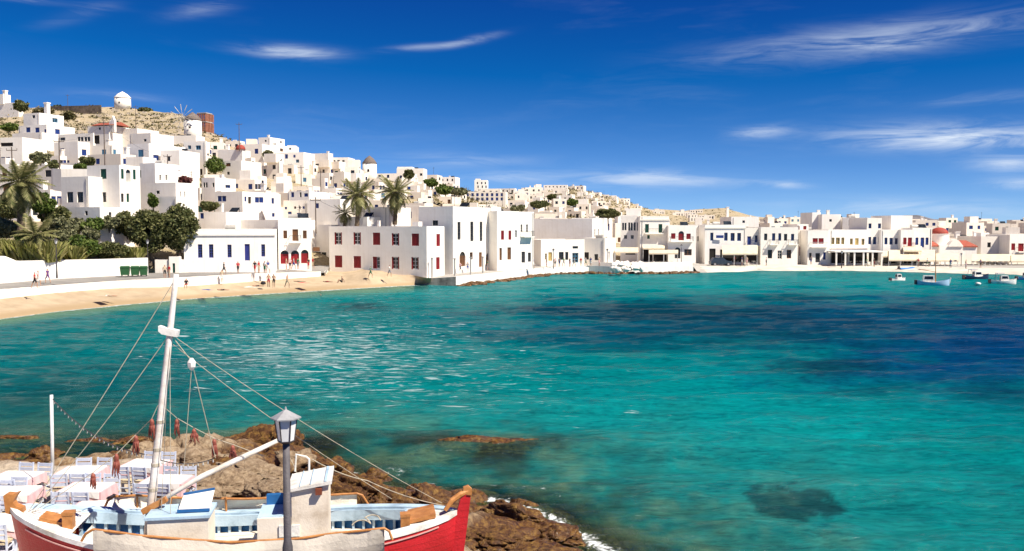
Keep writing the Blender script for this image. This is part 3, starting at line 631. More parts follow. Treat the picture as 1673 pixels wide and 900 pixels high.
def wall_mesh(name, wL, wR, z0, z1, opF, opR, m, par=0.35):
    # front face on y=0 (x -wL..0), right face on x=0 (y 0..wR); openings recessed 0.22
    mb = MB(); DP = 0.22
    def facade(ops, lo, hi, tf):
        xs = sorted({lo, hi} | {o[0] for o in ops} | {o[1] for o in ops}); zs = sorted({z0, z1} | {o[2] for o in ops} | {o[3] for o in ops})
        for i in range(len(xs) - 1):
            for j in range(len(zs) - 1):
                xm, zm = (xs[i] + xs[i + 1]) / 2, (zs[j] + zs[j + 1]) / 2
                if any(o[0] < xm < o[1] and o[2] < zm < o[3] for o in ops): continue
                mb.quad(tf(xs[i], 0, zs[j]), tf(xs[i + 1], 0, zs[j]), tf(xs[i + 1], 0, zs[j + 1]), tf(xs[i], 0, zs[j + 1]))
        for a, b, c, d in ops:
            mb.quad(tf(a, 0, c), tf(b, 0, c), tf(b, DP, c), tf(a, DP, c)); mb.quad(tf(a, DP, d), tf(b, DP, d), tf(b, 0, d), tf(a, 0, d))
            mb.quad(tf(a, 0, c), tf(a, DP, c), tf(a, DP, d), tf(a, 0, d)); mb.quad(tf(b, DP, c), tf(b, 0, c), tf(b, 0, d), tf(b, DP, d))
            mb.quad(tf(a, DP, c), tf(b, DP, c), tf(b, DP, d), tf(a, DP, d))
    facade(opF, -wL, 0, face_tf('F')[0]); facade(opR, 0, wR, face_tf('R')[0])
    mb.quad((0, wR, z0), (-wL, wR, z0), (-wL, wR, z1), (0, wR, z1)); mb.quad((-wL, wR, z0), (-wL, 0, z0), (-wL, 0, z1), (-wL, wR, z1))
    e = min(0.28, wL * .2, wR * .2); zr = z1 - par
    O = [(-wL, 0), (0, 0), (0, wR), (-wL, wR)]; I = [(-wL + e, e), (-e, e), (-e, wR - e), (-wL + e, wR - e)]
    for k in range(4):
        a, b, c, d = O[k], O[(k + 1) % 4], I[(k + 1) % 4], I[k]
        mb.quad((*a, z1), (*b, z1), (*c, z1), (*d, z1)); mb.quad((*d, z1), (*c, z1), (*c, zr), (*d, zr))
    mb.quad(*[(*p, zr) for p in I], 1)
    return mb.mesh(name, [m, ROOFM])
HOUSES = []      # (u0, u1, vt, vb, depth) of the placed houses
def clean(ops):
    out = []
    for o in ops:
        if not any(o[0] < p[1] and o[1] > p[0] and o[2] < p[3] and o[3] > p[2] for p in out): out.append(o)
    return out
def house(label, u0, uc, u1, vt, vb, yaw=22, wins='', d=None, parent=None, ext='', name='white_house', cat='house', m=None, depth=None, par=0.35, small=None, group=None):
    """front face from image column u0 to the near corner uc, right face uc to u1; rows vt (roof) and vb (foot)."""
    th = R(yaw); c, s = math.cos(th), math.sin(th); d = d or hit(uc, vb)
    P = at(uc, vt, d); x, y, ztop = P
    def solve(u, dx, dy):         # length along (dx,dy) until image column u
        cz = CP * 1.0; k = (u - CX) / F
        # (x+l dx) = k*((y+l dy)*CP - (ztop-H)*SP)
        den = dx - k * dy * CP; return (k * (y * CP - (ztop - H) * SP) - x) / den if abs(den) > 1e-6 else 8
    wL = solve(u0, -c, s) if u0 < uc else 7.0; wR = solve(u1, s, c) if u1 > uc else None
    if wL is None or wL < .4 or wL > 60: wL = 7.0
    if wR is None or wR < .4: wR = depth or 7.0
    wR = min(wR, 26.0)
    if depth and u1 <= uc: wR = depth
    zb = min(terr(x, y, False), terr(x + wR * s, y + wR * c, False)); z_foot = H + ray(uc, vb)[1] * d
    z0 = min(zb, z_foot) - 1.2
    ops = {'F': [], 'R': []}; items = []
    for wd in wins.split():
        q = wd.split(','); st, colr = q[0][0], q[0][1]; wu, wv, ww, wh = (float(k) for k in q[1:5]); fc = 'R' if (wu > uc and u1 > uc) else 'F'
        a, b = ray(wu, wv)
        # ray-plane intersection in world, then local
        if fc == 'F': nx, ny = -s, -c
        else: nx, ny = c, -s
        dd = (nx * x + ny * y) / (nx * a + ny); px, py, pz = a * dd, dd, H + b * dd
        la = ((px - x) * c - (py - y) * s) if fc == 'F' else ((px - x) * s + (py - y) * c)
        foreshort = abs(nx * a + ny) / math.hypot(a, 1) if fc == 'R' else abs(nx * a + ny) / math.hypot(a, 1)
        w = ww / F * dd / max(0.25, foreshort); h = wh / F * dd
        lim = (-wL + .1, -.1) if fc == 'F' else (.1, wR - .1)
        if la - w / 2 < lim[0] or la + w / 2 > lim[1]: w = min(w, 2 * max(0.15, min(la - lim[0], lim[1] - la)))
        if not (lim[0] < la < lim[1]) or pz + h / 2 > ztop - .1 or w < .15: continue
        rect = (la - w / 2, la + w / 2, pz - h / 2, pz + h / 2)
        if any(rect[0] < p[1] and rect[1] > p[0] and rect[2] < p[3] and rect[3] > p[2] for p in ops[fc]): continue
        ops[fc].append(rect); items.append((fc, la, pz, w, h, st, colr, ww < 7))
    mm = m or WHITE
    if parent is None:
        root = thing(name, label, cat, (x, y, 0), -th, group)
        link('wall', wall_mesh('wall', wL, wR, z0, ztop, ops['F'], ops['R'], mm, par), root); host = root
    else:
        host = link('wing', wall_mesh('wing', wL, wR, z0, ztop, ops['F'], ops['R'], mm, par), parent)
        pl = parent.matrix_basis if parent.parent is None else parent.matrix_basis
        inv = (Matrix.Translation(parent.location) @ Matrix.Rotation(parent.rotation_euler[2], 4, 'Z')).inverted()
        lc = inv @ Vector((x, y, 0)); host.location = lc; host.rotation_euler = (0, 0, -th - parent.rotation_euler[2])
    for (fc, la, pz, w, h, st, colr, sm) in items: add_opening(host, fc, la, pz, w, h, st, colr, sm, parent is None)
    for e in ext.split():         # roof extras, placed by image column along the front (or right) face
        q = e.split(','); k = q[0]; eu = float(q[1]); ev = float(q[2]); ew = float(q[3]); fr = .5 if len(q) < 5 else float(q[4])
        lx = -wL * (uc - eu) / max(uc - u0, 1) if eu <= uc else 0; ly = wR * fr if eu <= uc else wR * (eu - uc) / max(u1 - uc, 1)
        lx = min(lx, -.5) if eu <= uc else -wL * fr
        zt = H + ray(eu, ev)[1] * (d + ly * c); w = ew / F * d
        mb = MB()
        if k == 'ch':
            mb.box(lx - w / 2, lx + w / 2, ly - w / 2, ly + w / 2, ztop - par - .05, zt - .25 * w); mb.box(lx - w * .62, lx + w * .62, ly - w * .62, ly + w * .62, zt - .25 * w, zt); mb.build('chimney', WHITE, host)
        elif k == 'bx':
            mb.box(lx - w / 2, lx + w / 2, ly - w / 2, ly + w / 2, ztop - par - .05, zt); mb.build('roof_room', mm, host)
        elif k == 'dm':
            prof = [(w / 2 * math.cos(t), (zt - ztop) * math.sin(t)) for t in [math.pi / 2 * i / 8 for i in range(9)]]; prof[-1] = (0.02, prof[-1][1]); mb.lathe(prof, 20, 0, (lx, ly, ztop - .02)); mb.build('dome', mat('red_dome', (0.36, 0.06, 0.04), .7, .15, 1.0), host, True)
        elif k == 'bc':           # balcony slab with railing, front face
            bw = w; z = H + ray(eu, ev)[1] * d; dpt = 0.9
            mb.box(lx - bw / 2, lx + bw / 2, -dpt, .0, z - .15, z); b = mb.build('balcony', WHITE, host)
            rb = MB(); n = max(4, int(bw / .28))
            for i in range(n + 1):
                xx = lx - bw / 2 + .04 + (bw - .08) * i / n; rb.box(xx - .015, xx + .015, -dpt + .04, -dpt + .07, z, z + .9)
            for yy in (-dpt * .6, -dpt * .25):
                for xx in (lx - bw / 2 + .05, lx + bw / 2 - .05): rb.box(xx - .015, xx + .015, yy - .015, yy + .015, z, z + .9)
            rb.box(lx - bw / 2, lx + bw / 2, -dpt + .02, -dpt + .09, z + .9, z + .95); rb.box(lx - bw / 2, lx - bw / 2 + .06, -dpt + .09, 0, z + .9, z + .95); rb.box(lx + bw / 2 - .06, lx + bw / 2, -dpt + .09, 0, z + .9, z + .95)
            rb.build('railing', PAINT[q[5]] if len(q) > 5 else PAINT['k'], host)
        elif k == 'cn':           # cornice along the front
            z = H + ray(eu, ev)[1] * d; mb.box(-wL - .12, .12, -.16, -.002, z - .14, z + .14); mb.build('cornice', WHITE, host)
        elif k == 'pl':           # thin mast or aerial
            mb.tube([(lx, ly, ztop - .5), (lx, ly, zt)], .05, 6); mb.bar((lx - .5, ly, zt - .4), (lx + .5, ly, zt - .4), .04); mb.bar((lx - .35, ly, zt - .8), (lx + .35, ly, zt - .8), .04); mb.build('aerial', PAINT['k'], host)
    hsh = int(abs(u0 * 7.3 + vt * 13.1)) % 100
    if cat == 'house' and ztop - z0 > 3:
        if hsh % 3 == 0:
            xp = -wL * (.06 if hsh % 2 else .93); mb = MB(); mb.tube([(xp, -.06, z0 + 1), (xp, -.06, ztop - .2)], .05, 6); mb.build('drainpipe', PAINT['c'], host)
        if hsh % 4 == 1 and wL > 3 and wR > 3:
            mb = MB(); zz = ztop - par + .55; mb.tube([(-wL * .55 - .7, wR * .6, zz), (-wL * .55 + .7, wR * .6, zz)], .45, 12); mb.box(-wL * .55 - .5, -wL * .55 + .5, wR * .6 - .3, wR * .6 + .3, ztop - par, zz - .3); mb.build('water_tank', PAINT['c'] if hsh % 8 == 1 else CONC, host)
        if hsh % 5 == 2 and wL > 4:
            mb = MB(); zz = ztop - par; mb.quad((-wL * .4, wR * .4, zz + .2), (-wL * .4 + 1.6, wR * .4, zz + .2), (-wL * .4 + 1.6, wR * .4 + 1.0, zz + 1.1), (-wL * .4, wR * .4 + 1.0, zz + 1.1)); mb.bar((-wL * .4 + .1, wR * .4 + .9, zz), (-wL * .4 + .1, wR * .4 + .9, zz + 1.0), .06); mb.bar((-wL * .4 + 1.5, wR * .4 + .9, zz), (-wL * .4 + 1.5, wR * .4 + .9, zz + 1.0), .06); mb.build('solar_panel', GLASS, host)
    HOUSES.append((u0, max(u1, uc), vt, vb, d)); return host
def wf(label, u0, u1, vt, vb, d, yaw=0, wins='', ext='', depth=9, **k): return house(label, u0, u1, u1, vt, vb, yaw, wins, d=d, ext=ext, depth=depth, **k)
# ------------------------------------------------------------------ waterfront, left to right
h = wf('long single-storey white hall with five tall blue windows behind the beach', 300, 448.5, 374, 447, 124, -12, 'tv,327,410,7,22 tv,345,410,7,22 tv,375,410,6.5,21 dv,404,412,8,27 tv,430,409,6,20', 'cn,380,383,4', depth=12, name='white_hall')
wf('grey-shaded blank block behind the long hall with blue windows', 361, 456, 359, 400, 136, 25, '', depth=9)
wf('white two-storey house with brown shutters, small balcony and three arched doors', 454, 508.5, 356, 440, 131, -14, 'sn,466,383,6,13 dn,482.5,384,9,19 sn,498,383,6,13 ar,465,420,13,22 ar,482,420,13,22 ar,498,419,12,22', 'bc,482,395,18')
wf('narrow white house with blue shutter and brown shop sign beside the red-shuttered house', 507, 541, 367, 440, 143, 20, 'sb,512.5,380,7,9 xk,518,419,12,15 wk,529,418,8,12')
house('long white house with ten red-shuttered windows standing at the end of the beach', 537.5, 697, 726, 369.5, 462, 24,
      'vr,552.5,389.5,12,20 vr,583.5,389.5,12,20 sr,615,390,12,20 vr,646,391,12,20 sr,678.5,391.5,12,20 sr,553,427,12,19.5 sr,583.7,428,12,19.5 hr,615,429,12,19.5 vr,646,429.5,12,20 vr,678,430,12,20 sr,716,392,6,20 sr,715.5,430,6,20', d=131, name="red_shuttered_house", ext='ch,605,360,4,.5 bx,665,362,12,.6')
TB = house('tall white waterfront house with arched ground-floor doors and tall upper windows', 684, 740, 813, 337, 447, 27,
      'tk,750,377,5,29 tk,771,378,5,32 tk,786,378,4.5,32 tk,804.5,378,4.5,33 an,755.7,423,10,24 wn,770,418,5,12 dn,785,424,5,24 an,799,423,10,22 wk,711,364,9,8', d=137, name='arched_house')
wf('white house with two rust-red shutters and a porch next to the tall arched house', 812, 848, 345, 440, 148, -38, 'sr,821,384,5,15 sr,833,384,4.5,15 dn,818,415,4,20 dn,832,414,6,20 ww,843,382,3,12', 'bx,826,338,20,.4', depth=9)
wf('white house with upstairs balcony at the bend of the quay', 847, 872, 346, 437, 154, -38, 'wc,852,373,3,13 wc,861,373,3,13 dk,855,420,6,18 dk,865,420,5,15', 'bc,860,386,22', depth=9)
wf('low white cafe with yellow doors and a blue-framed entrance on the quay', 884, 955, 391, 435, 166, -22, 'wy,892,419,3,10 dy,899,419,6,14 wk,917,418,8,13 wk,926,418,5,13 wl,940,421,10,16 ok,940,404,9,4', depth=8, name='quay_cafe', cat='cafe')
house('large blank grey-white block rising behind the low quay cafe', 871, 968, 988, 357, 410, 21, 'wc,972,381,2,14 wc,978,381,2,14 wc,984,381,2,14', d=180)
house('small white corner house with stone steps beside the quay cafe', 952, 988, 1006, 389, 434, 21, 'xk,958,418,8,12 wk,974,420,6,10 dw,995,418,4,14', d=169)
house('narrow white house with one large blue shutter behind the corner house', 986, 988, 1003, 356, 400, 10, 'sb,995,371,8,11', d=186)
h = house('white house with tall grey upstairs windows at the head of the lane', 1014, 1046, 1047, 352, 428, 8, 'tk,1018,370,3,12 tk,1022,370,3,12 tk,1028,370,3,13 tk,1032,370,3,13 tk,1037,370,3,13 tk,1042,370,3,13 wc,1022,387,5,6 wc,1033,387,5,6 xk,1030,410,16,12', d=183, ext='bx,1035,341,24,.6')
wf('white house with two green shutters and balcony above the first awning', 1046, 1093, 353, 428, 181, -3, 'sg,1057,373,6,14 sg,1079,373,6,14 sg,1059.5,387,4,6 xk,1057,417,18,20 xk,1079,417,22,20', 'bc,1068,381,30 cn,1070,359,2')  # dark sheets along the awning row are widened to paint its shade
wf('white house with red arched balcony door between two red windows', 1092, 1137.5, 368, 428, 180, -3, 'sr,1100,385.5,7,9 ar,1113,385,9,15 sr,1125,386,7,9 ak,1107,413,9,18 wn,1124,412,12,10', 'bc,1113,394,38')
wf('recessed cream house in the gap before the blue-windowed house', 1136, 1154, 368, 428, 186, -3, 'wk,1145,410,4,10 wk,1141,390,3,8')
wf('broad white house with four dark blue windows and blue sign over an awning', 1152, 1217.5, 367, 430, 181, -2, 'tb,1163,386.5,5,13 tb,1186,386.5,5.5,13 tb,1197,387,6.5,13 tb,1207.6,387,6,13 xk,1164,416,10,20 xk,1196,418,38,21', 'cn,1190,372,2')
wf('small white house with blue balcony door and blue railing', 1217, 1243.5, 372, 430, 181, -2, 'db,1224,393,6,14 tb,1235.6,390,4.5,11 xk,1230,419,23,20', 'bc,1232,400,22,.5,b')
wf('white house with five blue-grey upper windows and two balconies', 1243, 1304, 371, 431, 180, -2, 'tk,1251,387,5,11 tb,1264,387,5,12 tb,1274,387,4.5,12 tk,1283.5,387.5,5,11 tb,1295,387.5,5,11 wk,1258,415,7,14 wc,1274,416,7,14 wn,1289,415,7,14', 'bc,1264,399,15 bc,1295,399,16')
wf('narrow cream house with red door beside an outside stair', 1303, 1321, 366, 431, 184, -2, 'dr,1309,410,6,15 sr,1315,372,5,6 sr,1305,372,4,6')
wf('plain white house with one wide red shutter above a dark door', 1320, 1354, 376, 432, 180, -2, 'sr,1332,393.5,8,9 sr,1341.5,393.5,8,9 dk,1336,421,7,15 dk,1324,419,4,12 db,1347,418,4,12', 'bc,1338,403,28,.5,w')
wf('white house with six yellow-framed windows over the pergola', 1354, 1418, 375, 432, 181, -2, 'ty,1361,393.5,4.5,11 ty,1369,393.5,6,11 ty,1377,393.5,4.5,11 ty,1391,394.5,4.5,10 dy,1400,394.5,5.5,11 ty,1410,395,4.5,10 xk,1371,421,26,18 xk,1402,421,28,18', 'cn,1386,404,2')
wf('three-storey white house with five blue windows beside the yellow-windowed house', 1417, 1441, 356, 432, 182, -2, 'tb,1421.5,369,4.5,8 tb,1437,369,4.5,8 tb,1421,393,4.5,12 tb,1429,393,5,12 tb,1437,393,4.5,12 xk,1429,420,19,15')
wf('pale house with three dark blue windows under a plain parapet', 1440, 1473, 375, 432, 181, -2, 'tb,1447.5,393.6,4.5,11 tb,1456,394,5,11 tb,1464.4,394,4.5,10 xk,1457,421,30,19')
wf('cream house with red door and red railing over the long awnings', 1472, 1494, 375, 432, 180, -2, 'sr,1478.4,393.6,5,11 dr,1486.6,396,6,16 xk,1483,421,20,19', 'bc,1484,404,18,.5,r')
house('tall white box house with dark blue windows beside the red-domed church', 1456, 1491, 1523, 352, 432, -4, 'tb,1507.6,365,5.5,8', d=187, depth=9)
wf('white house front with three blue doors under the tall box house', 1491, 1523, 372, 432, 181, -2, 'db,1498,394,4.5,12 db,1507,396,5.5,16 db,1514.6,394,4.5,12 xk,1507,421,30,19', depth=5)
wf('cream house with small brown door right of the domed church', 1603, 1651, 386, 434, 186, -3, 'wk,1616,400,5,8 dn,1640,410,5,9 xk,1625,424,40,15 wk,1640.6,396,4,6', 'ch,1612,378,4,.5 bx,1630,380,14,.6')
wf('white house with dark red windows and balcony at the far end of the strand', 1650, 1760, 383, 434, 183, -3, 'sr,1655.4,403,5.5,11 dr,1668,404,8,13', 'bc,1668,411,14,.5,r')
# houses rising just behind the waterfront
house('plain white block with rounded corner and chimney in the second harbour row', 1327, 1341, 1344, 347, 378, -3, '', d=200)
wf('white second-row house with small dark window and two roof chimneys', 1343, 1374, 350, 380, 198, -3, 'ok,1357,360,4,4', 'ch,1350,343,4,.5 ch,1366,343,4,.5')
wf('grey-white second-row house with two narrow slit windows', 1377, 1418, 355.5, 380, 194, 16, 'ok,1388,364,2.5,9 ok,1401,367,2.5,11')
wf('white second-row house with chapel-like chimney above the blue-windowed house', 1195, 1240, 354, 376, 200, -3, 'ok,1215,362,4,4', 'ch,1198,338,4,.5')
house('cream roof house stepped above the beach house roof', 560, 635, 671, 338, 372, 25, 'ok,611,357,8,6', d=146, ext='bx,600,343,10,.7')
wf('low parapet wing on the roof between two palms', 552, 600, 354, 372, 143, 25, 'ok,560,362,3,3', depth=5)
house('white house with six small blue windows below the terrace house', 463, 502, 506, 327, 362, 20, 'sb,467,340,3.5,4 wn,482,339,3.5,4 wn,489.5,339,3.5,4 sb,496,339,3.5,4 sb,473.4,350,6,8.5 sb,488,351.5,6,7.5', d=150)
wf('white terrace house with three blue doors under a parapet', 470, 505, 312, 330, 160, 15, 'sb,478,318,4.5,8 dk,491,318,3,8 sb,500,318.4,6,5.5')
wf('broad blank wall house with one blue shutter left of the palms', 502, 556, 325, 366, 147, 22, 'sb,518,336,5.5,8', 'pl,516,318,2')
house('white house with double blue shutters on both visible sides', 351, 396, 433, 312.5, 346, 22, 'sb,359,324.5,6.5,9 sb,366,324.5,6.5,9 sb,401,325,3,8 xk,408,327,5,11 sb,420,326.5,6.5,9 sb,427,326.5,6.5,9', d=148)
wf('white lean house with two narrow blue windows right of the double-shuttered house', 433, 451, 314, 362, 143, -10, 'sb,445.6,328,3.5,9 sb,446.5,351,4,6')
house('small white cube house with three dark windows above the double blue shutters', 329, 351, 385, 290, 313, 22, 'wk,333.5,302,3,8 wk,337.5,302,3,8 wk,348.5,302,3,7 wb,372.5,304.5,8,5', d=168, ext='ch,345,285,5,.5')
wf('shaded white block with curved parapet and one blue window behind the trees', 315, 369, 346, 378, 136, 21, 'sb,330,352.5,5.5,9', 'ch,337,332,5,.4')
# ------------------------------------------------------------------ left hillside
g = house('white villa with dark green shutters, arched balcony and ground-floor glazed windows', 142, 194.5, 228.5, 269, 345, 22, 'sg,169,284,8.5,16 wk,168.5,322,9,16 sg,200,284,4,16 ac,209.5,287,7,20 sg,219.5,285,4,16 wk,200,323,4,14 dg,209,323,4,14', d=126, name='green_shuttered_villa', cat='villa')
house('', 99.5, 144, 146, 288, 345, 22, 'tk,114.5,322,9,17 tk,131,322,9,17', d=125, parent=g)
house('', 99, 163, 219, 338, 372, 22, 'wk,103,345,3,5 wk,141,348,4,7 wk,180,350,4,7 wk,203,351,4,6', d=120, parent=g)
house('tall shaded house with a cream sunlit side beside the green-shuttered villa', 228, 253, 290, 266, 330, 22, 'dg,229.5,284,2,12 wc,262,290,3,9 wc,272,290,3,9', d=140)
house('windowless grey block with cream side above the two round trees', 228, 287, 323, 298, 350, 22, 'ok,258,314,5,5 wc,295,318,2,11 wc,302,318,2,11', d=131)
wf('small white lean-to beneath the windowless grey block', 260, 288, 321, 348, 127, 22, '', depth=4)
wf('white garden house with dark blue windows behind the two trees', 204, 300, 377, 440, 127, 20, 'sb,223,409,8,11 dk,255,412,8,16 db,288,410,7,16', depth=8)
h = house('white house with arched chimney and stepped terraces below the hilltop wall', 30, 76, 122, 203, 245, 22, 'sb,46,212,6,8 sb,61,212.5,6,8.5 sb,74,214,3,6 db,94,217,7,12 ob,79,232,5,6', d=hit(80, 246), small=True)
house('', 38, 64, 104, 184, 206, 22, 'wk,55,190.5,4,5 wl,90,196.5,8,7', d=hit(80, 246) + 9, parent=h, ext='ch,57,167,6.5,.5')
h = house('white house with a row of four sunroom windows and blue shutters on the hillside', 88, 127, 156, 231, 272, 22, 'sb,101.5,247,6,9.5 sb,108,247,6,9.5 db,137.5,249,7,10 sb,106,266,13,8', d=hit(127, 273))
house('', 95, 152, 154, 217, 233, 22, 'wk,102,227,8,5 wk,129,227,4,7 wk,134,227,4,7 wk,140,227,4,7 wk,145,227,4,7', d=hit(127, 273) + 3, parent=h)
wf('white house with veranda and blue shutters at the left edge of the hill', 0, 36, 224, 275, hit(20, 276), 12, 'xk,11,236,18,6 sb,5,261,6,9 sb,13,261,6,9')
wf('plain cream house with small red gate above the left veranda house', 20, 68, 216, 246, hit(44, 250), 20, 'or,29,241,3,5')
house('white house with bell-cote and low parapet on the upper left skyline', -40, 30, 38, 167, 193, 20, 'ok,18,178,2,2 ok,22,178,2,2', d=hit(20, 192), ext='ch,7,146,5,.3 bx,2,153,14,.6')
wf('blank cream wall house under the dry slope', 172, 224, 209.5, 252, hit(200, 256), 21, '')
h = wf('white chapel with red tiled roof and twin bell gables on the slope', 143, 178, 205, 250, hit(160, 256), 21, 'ok,163,210,3,4 xk,158,228,8,14', name='chapel', cat='chapel', par=.1)
mb = MB(); dd = hit(160, 256); A = [at(143, 204.5, dd + 1), at(179, 204.5, dd - 2)]
inv = (Matrix.Translation(h.location) @ Matrix.Rotation(h.rotation_euler[2], 4, 'Z')).inverted(); a, b = inv @ A[0], inv @ A[1]
mb.face([(a.x, -.4, a.z), (b.x, -.4, a.z), (b.x, 3, a.z + 1.1), (a.x, 3, a.z + 1.1)]); mb.face([(a.x, 6.5, a.z), (a.x, 3, a.z + 1.1), (b.x, 3, a.z + 1.1), (b.x, 6.5, a.z)]); mb.face([(b.x, -.4, a.z), (b.x, 6.5, a.z), (b.x, 3, a.z + 1.1)]); mb.face([(a.x, 6.5, a.z), (a.x, -.4, a.z), (a.x, 3, a.z + 1.1)])
TILE = mat('red_roof_tile', (0.42, 0.11, 0.07), .8, .2, 2.0, .5, 6); mb.build('roof', TILE, h)
for k, (uu, vv) in enumerate(((179.5, 196), (184.5, 189))):
    p = inv @ at(uu, vv, dd); mb = MB(); mb.box(p.x - .7, p.x + .7, .2, 1.0, a.z - 2.2, p.z - 1.6); mb.face([(p.x - .7, .2, p.z - 1.6), (p.x + .7, .2, p.z - 1.6), (p.x, .2, p.z)]); mb.face([(p.x + .7, 1.0, p.z - 1.6), (p.x - .7, 1.0, p.z - 1.6), (p.x, 1.0, p.z)]); mb.quad((p.x + .7, .2, p.z - 1.6), (p.x + .7, 1.0, p.z - 1.6), (p.x, 1.0, p.z), (p.x, .2, p.z)); mb.quad((p.x - .7, 1.0, p.z - 1.6), (p.x - .7, .2, p.z - 1.6), (p.x, .2, p.z), (p.x, 1.0, p.z)); mb.build('bell_gable', WHITE, h)
house('white two-step house with light blue doors on the slope', 208, 243, 303, 234, 292, 21, 'sl,230,252,8,15 sl,253,238,8,12 db,255,259,8.5,12 ok,267,234,4,4 db,283,238,8,11 ok,295,235,3,5', d=hit(243, 292))
wf('small white attic house over the two-step house with light blue doors', 212, 246, 217, 240, hit(230, 270), 21, 'ok,237,229,4,4')
wf('cream house with small dark window and flat roof left of the blue-windowed tower house', 262, 293, 245, 290, hit(285, 293), 12, 'ok,276,259,4,8')
house('tall cream house with blue windows and open ground floor below the near windmill', 300, 336, 338, 230, 289, 14, 'wl,309.5,240.5,5,6 wl,324,241,8,7 db,322.5,261,5,9 xk,319,281,22,10', d=hit(336, 291))
wf('white stepped terrace wall at the foot of the near windmill', 262, 320, 221, 236, hit(300, 236), 10, '', depth=6)
house('large cream house with small red dome on its roof corner', 356, 396, 400, 244, 285, 18, 'ok,352,270,6,5', d=hit(396, 292), ext='dm,391,236,16,.5')
wf('small white house with brown shutters below the red dome', 362, 394, 262, 294, hit(380, 300), 18, 'sn,373,269,7,5.5 wk,373,283,4,5')
wf('white house with one blue window right of the red dome', 392, 428, 235, 262, hit(410, 268), 14, 'sb,419,247,5.5,8')
h = house('large stepped white house on the skyline with small brown shutters', 417, 441, 471, 235, 262, 20, 'wn,446,245,5,5 wn,460,245,5,5', d=hit(441, 262) - 6)
house('', 422, 441, 465, 224, 240, 20, 'ok,434,230,3,3 ok,459,232,3,3', d=hit(441, 262) - 1, parent=h, ext='ch,448,220,3,.5')
wf('', 469, 483, 237.5, 252, hit(475, 262) - 4, -6, 'ok,474,243,3,3', parent=h)
wf('white house with three small blue windows on the skyline slope', 447, 496, 248.5, 275, hit(470, 280), 12, 'sb,456,255.5,4.5,7 sb,468,255.5,4.5,7 sb,481,255,3.5,4.5 wl,486,263,5,5')
house('blank shaded gable house with white chimney on the ridge', 503, 536, 544, 250, 275, 21, 'ok,516,269,10,3', d=hit(536, 276), ext='ch,535,247,3,.2')
wf('white ridge house with three dark windows left of the far windmill', 540, 569, 257, 275, hit(555, 280), 6, 'wk,546,264,4,5 wk,553,264,4,5 wk,561,264,4,5')
wf('white ridge house with blue shutters above the right palm', 612, 672, 283, 297, hit(640, 298), 8, 'wb,620,288,4,5 wb,634,288,4,5 wb,655,289,4,5')
wf('stepped white house on the ridge with dark trees before it', 648, 692, 275, 295, hit(670, 298), 4, 'ok,688,285,4,4', 'bx,660,273,24,.5')
wf('white two-storey house standing alone on the ridge', 718, 744, 289, 302, hit(730, 305), 10, 'ok,723,294,2.5,4 ok,731,294,2.5,4 ok,739,294,2.5,4 ok,733,300,2.5,3', 'ch,731,287,2,.5')
wf('white hotel block with ten dark windows on the ridge', 775, 796, 294, 310, hit(785, 312), 2, 'ok,780,299,2,3.5 ok,787,299,2,3.5 ok,793,299,2,3.5 ok,781,305,2,4 ok,788,305,2,4 ok,794,305,2,4', 'bx,780,292,8,.5')
wf('long white terrace of apartments with blue balconies on the mid slope', 750, 826, 313, 330, hit(790, 333), 6, ' '.join('sb,%d,%d,4,5' % (u, v) for v in (318, 325) for u in range(756, 824, 8)))
wf('cluster of white apartments along the crest of the far hill', 888, 927, 302, 308, hit(905, 312), 6, ' '.join('ok,%d,305,2,2' % u for u in range(892, 926, 6)))
# ------------------------------------------------------------------ walls of the promenade
mb = MB(); prev = None
for u in range(-300, 246, 9):
    p = road_far(u); vt = interp(u, [-300, 0, 8, 22, 26, 167, 244, 250], [420, 418, 418, 425, 426, 423, 420.5, 425]); a, b = ray(u, vt); z = H + b * (p.y + .2)
    cur = [(p.x, p.y, p.z - .6), (p.x, p.y + .03, z), (p.x, p.y + .45, z - .04), (p.x, p.y + .45, p.z - .6)]
    if prev:
        for i in range(3): mb.quad(prev[i], cur[i], cur[i + 1], prev[i + 1])
    prev = cur
mb.quad(*prev[::-1]); gw = mb.build('garden_wall', WHITE); tag(gw, 'tall whitewashed garden wall along the promenade under the shrubs', 'wall')
wf('white gate pillar wall with green door beside the bins', 253, 302, 424, 449, 121, -8, 'dg,284,438,4,15', depth=1.0, name='gate_wall', cat='wall', par=.05)
wf('white gate pillar with flat top beside the green door', 276, 293, 419, 449, 120.6, -8, 'dg,284,438,4,16', depth=1.2, name='gate_pillar', cat='pillar', par=.05)
# ------------------------------------------------------------------ church with the red dome
P0 = at(1550.5, 432, 183); ch = thing('church', 'white harbour church with round red dome and red side roofs', 'church', (P0.x, P0.y, 0), R(3))
pm = F / 183
def hz(v, d=183): return H + ray(1550, v)[1] * d
mb = MB(); mb.box(-28 / pm, -15 / pm, 1.0, 9, 0, hz(401)); mb.box(-15 / pm, 24 / pm, 0.4, 9.5, 0, hz(400)); mb.box(24 / pm, 50 / pm, 0.8, 9, 0, hz(402)); mb.build('wall', WHITE, ch)
mb = MB(); mb.lathe([(15.5 / pm, hz(404)), (15.5 / pm, hz(383)), (16.3 / pm, hz(383)), (16.3 / pm, hz(382)), (14 / pm, hz(382))], 28, 0, (0.2, 4.5, 0)); mb.build('drum', WHITE, ch)
RD = mat('red_dome', (0.36, 0.06, 0.04), .7, .15, 1.0)
mb = MB(); r = 14.2 / pm; mb.lathe([(r * math.cos(t), hz(382) + (hz(371.5) - hz(382)) * math.sin(t)) for t in [math.pi / 2 * .985 * i / 9 for i in range(10)]], 28, 0, (0.2, 4.5, 0)); dm = mb.build('dome', RD, ch, True)
mb = MB(); z = hz(371.5); mb.box(.15, .25, 4.45, 4.55, z - .1, z + .8); mb.box(-.1, .5, 4.46, 4.54, z + .4, z + .5); mb.build('cross', WHITE, dm)
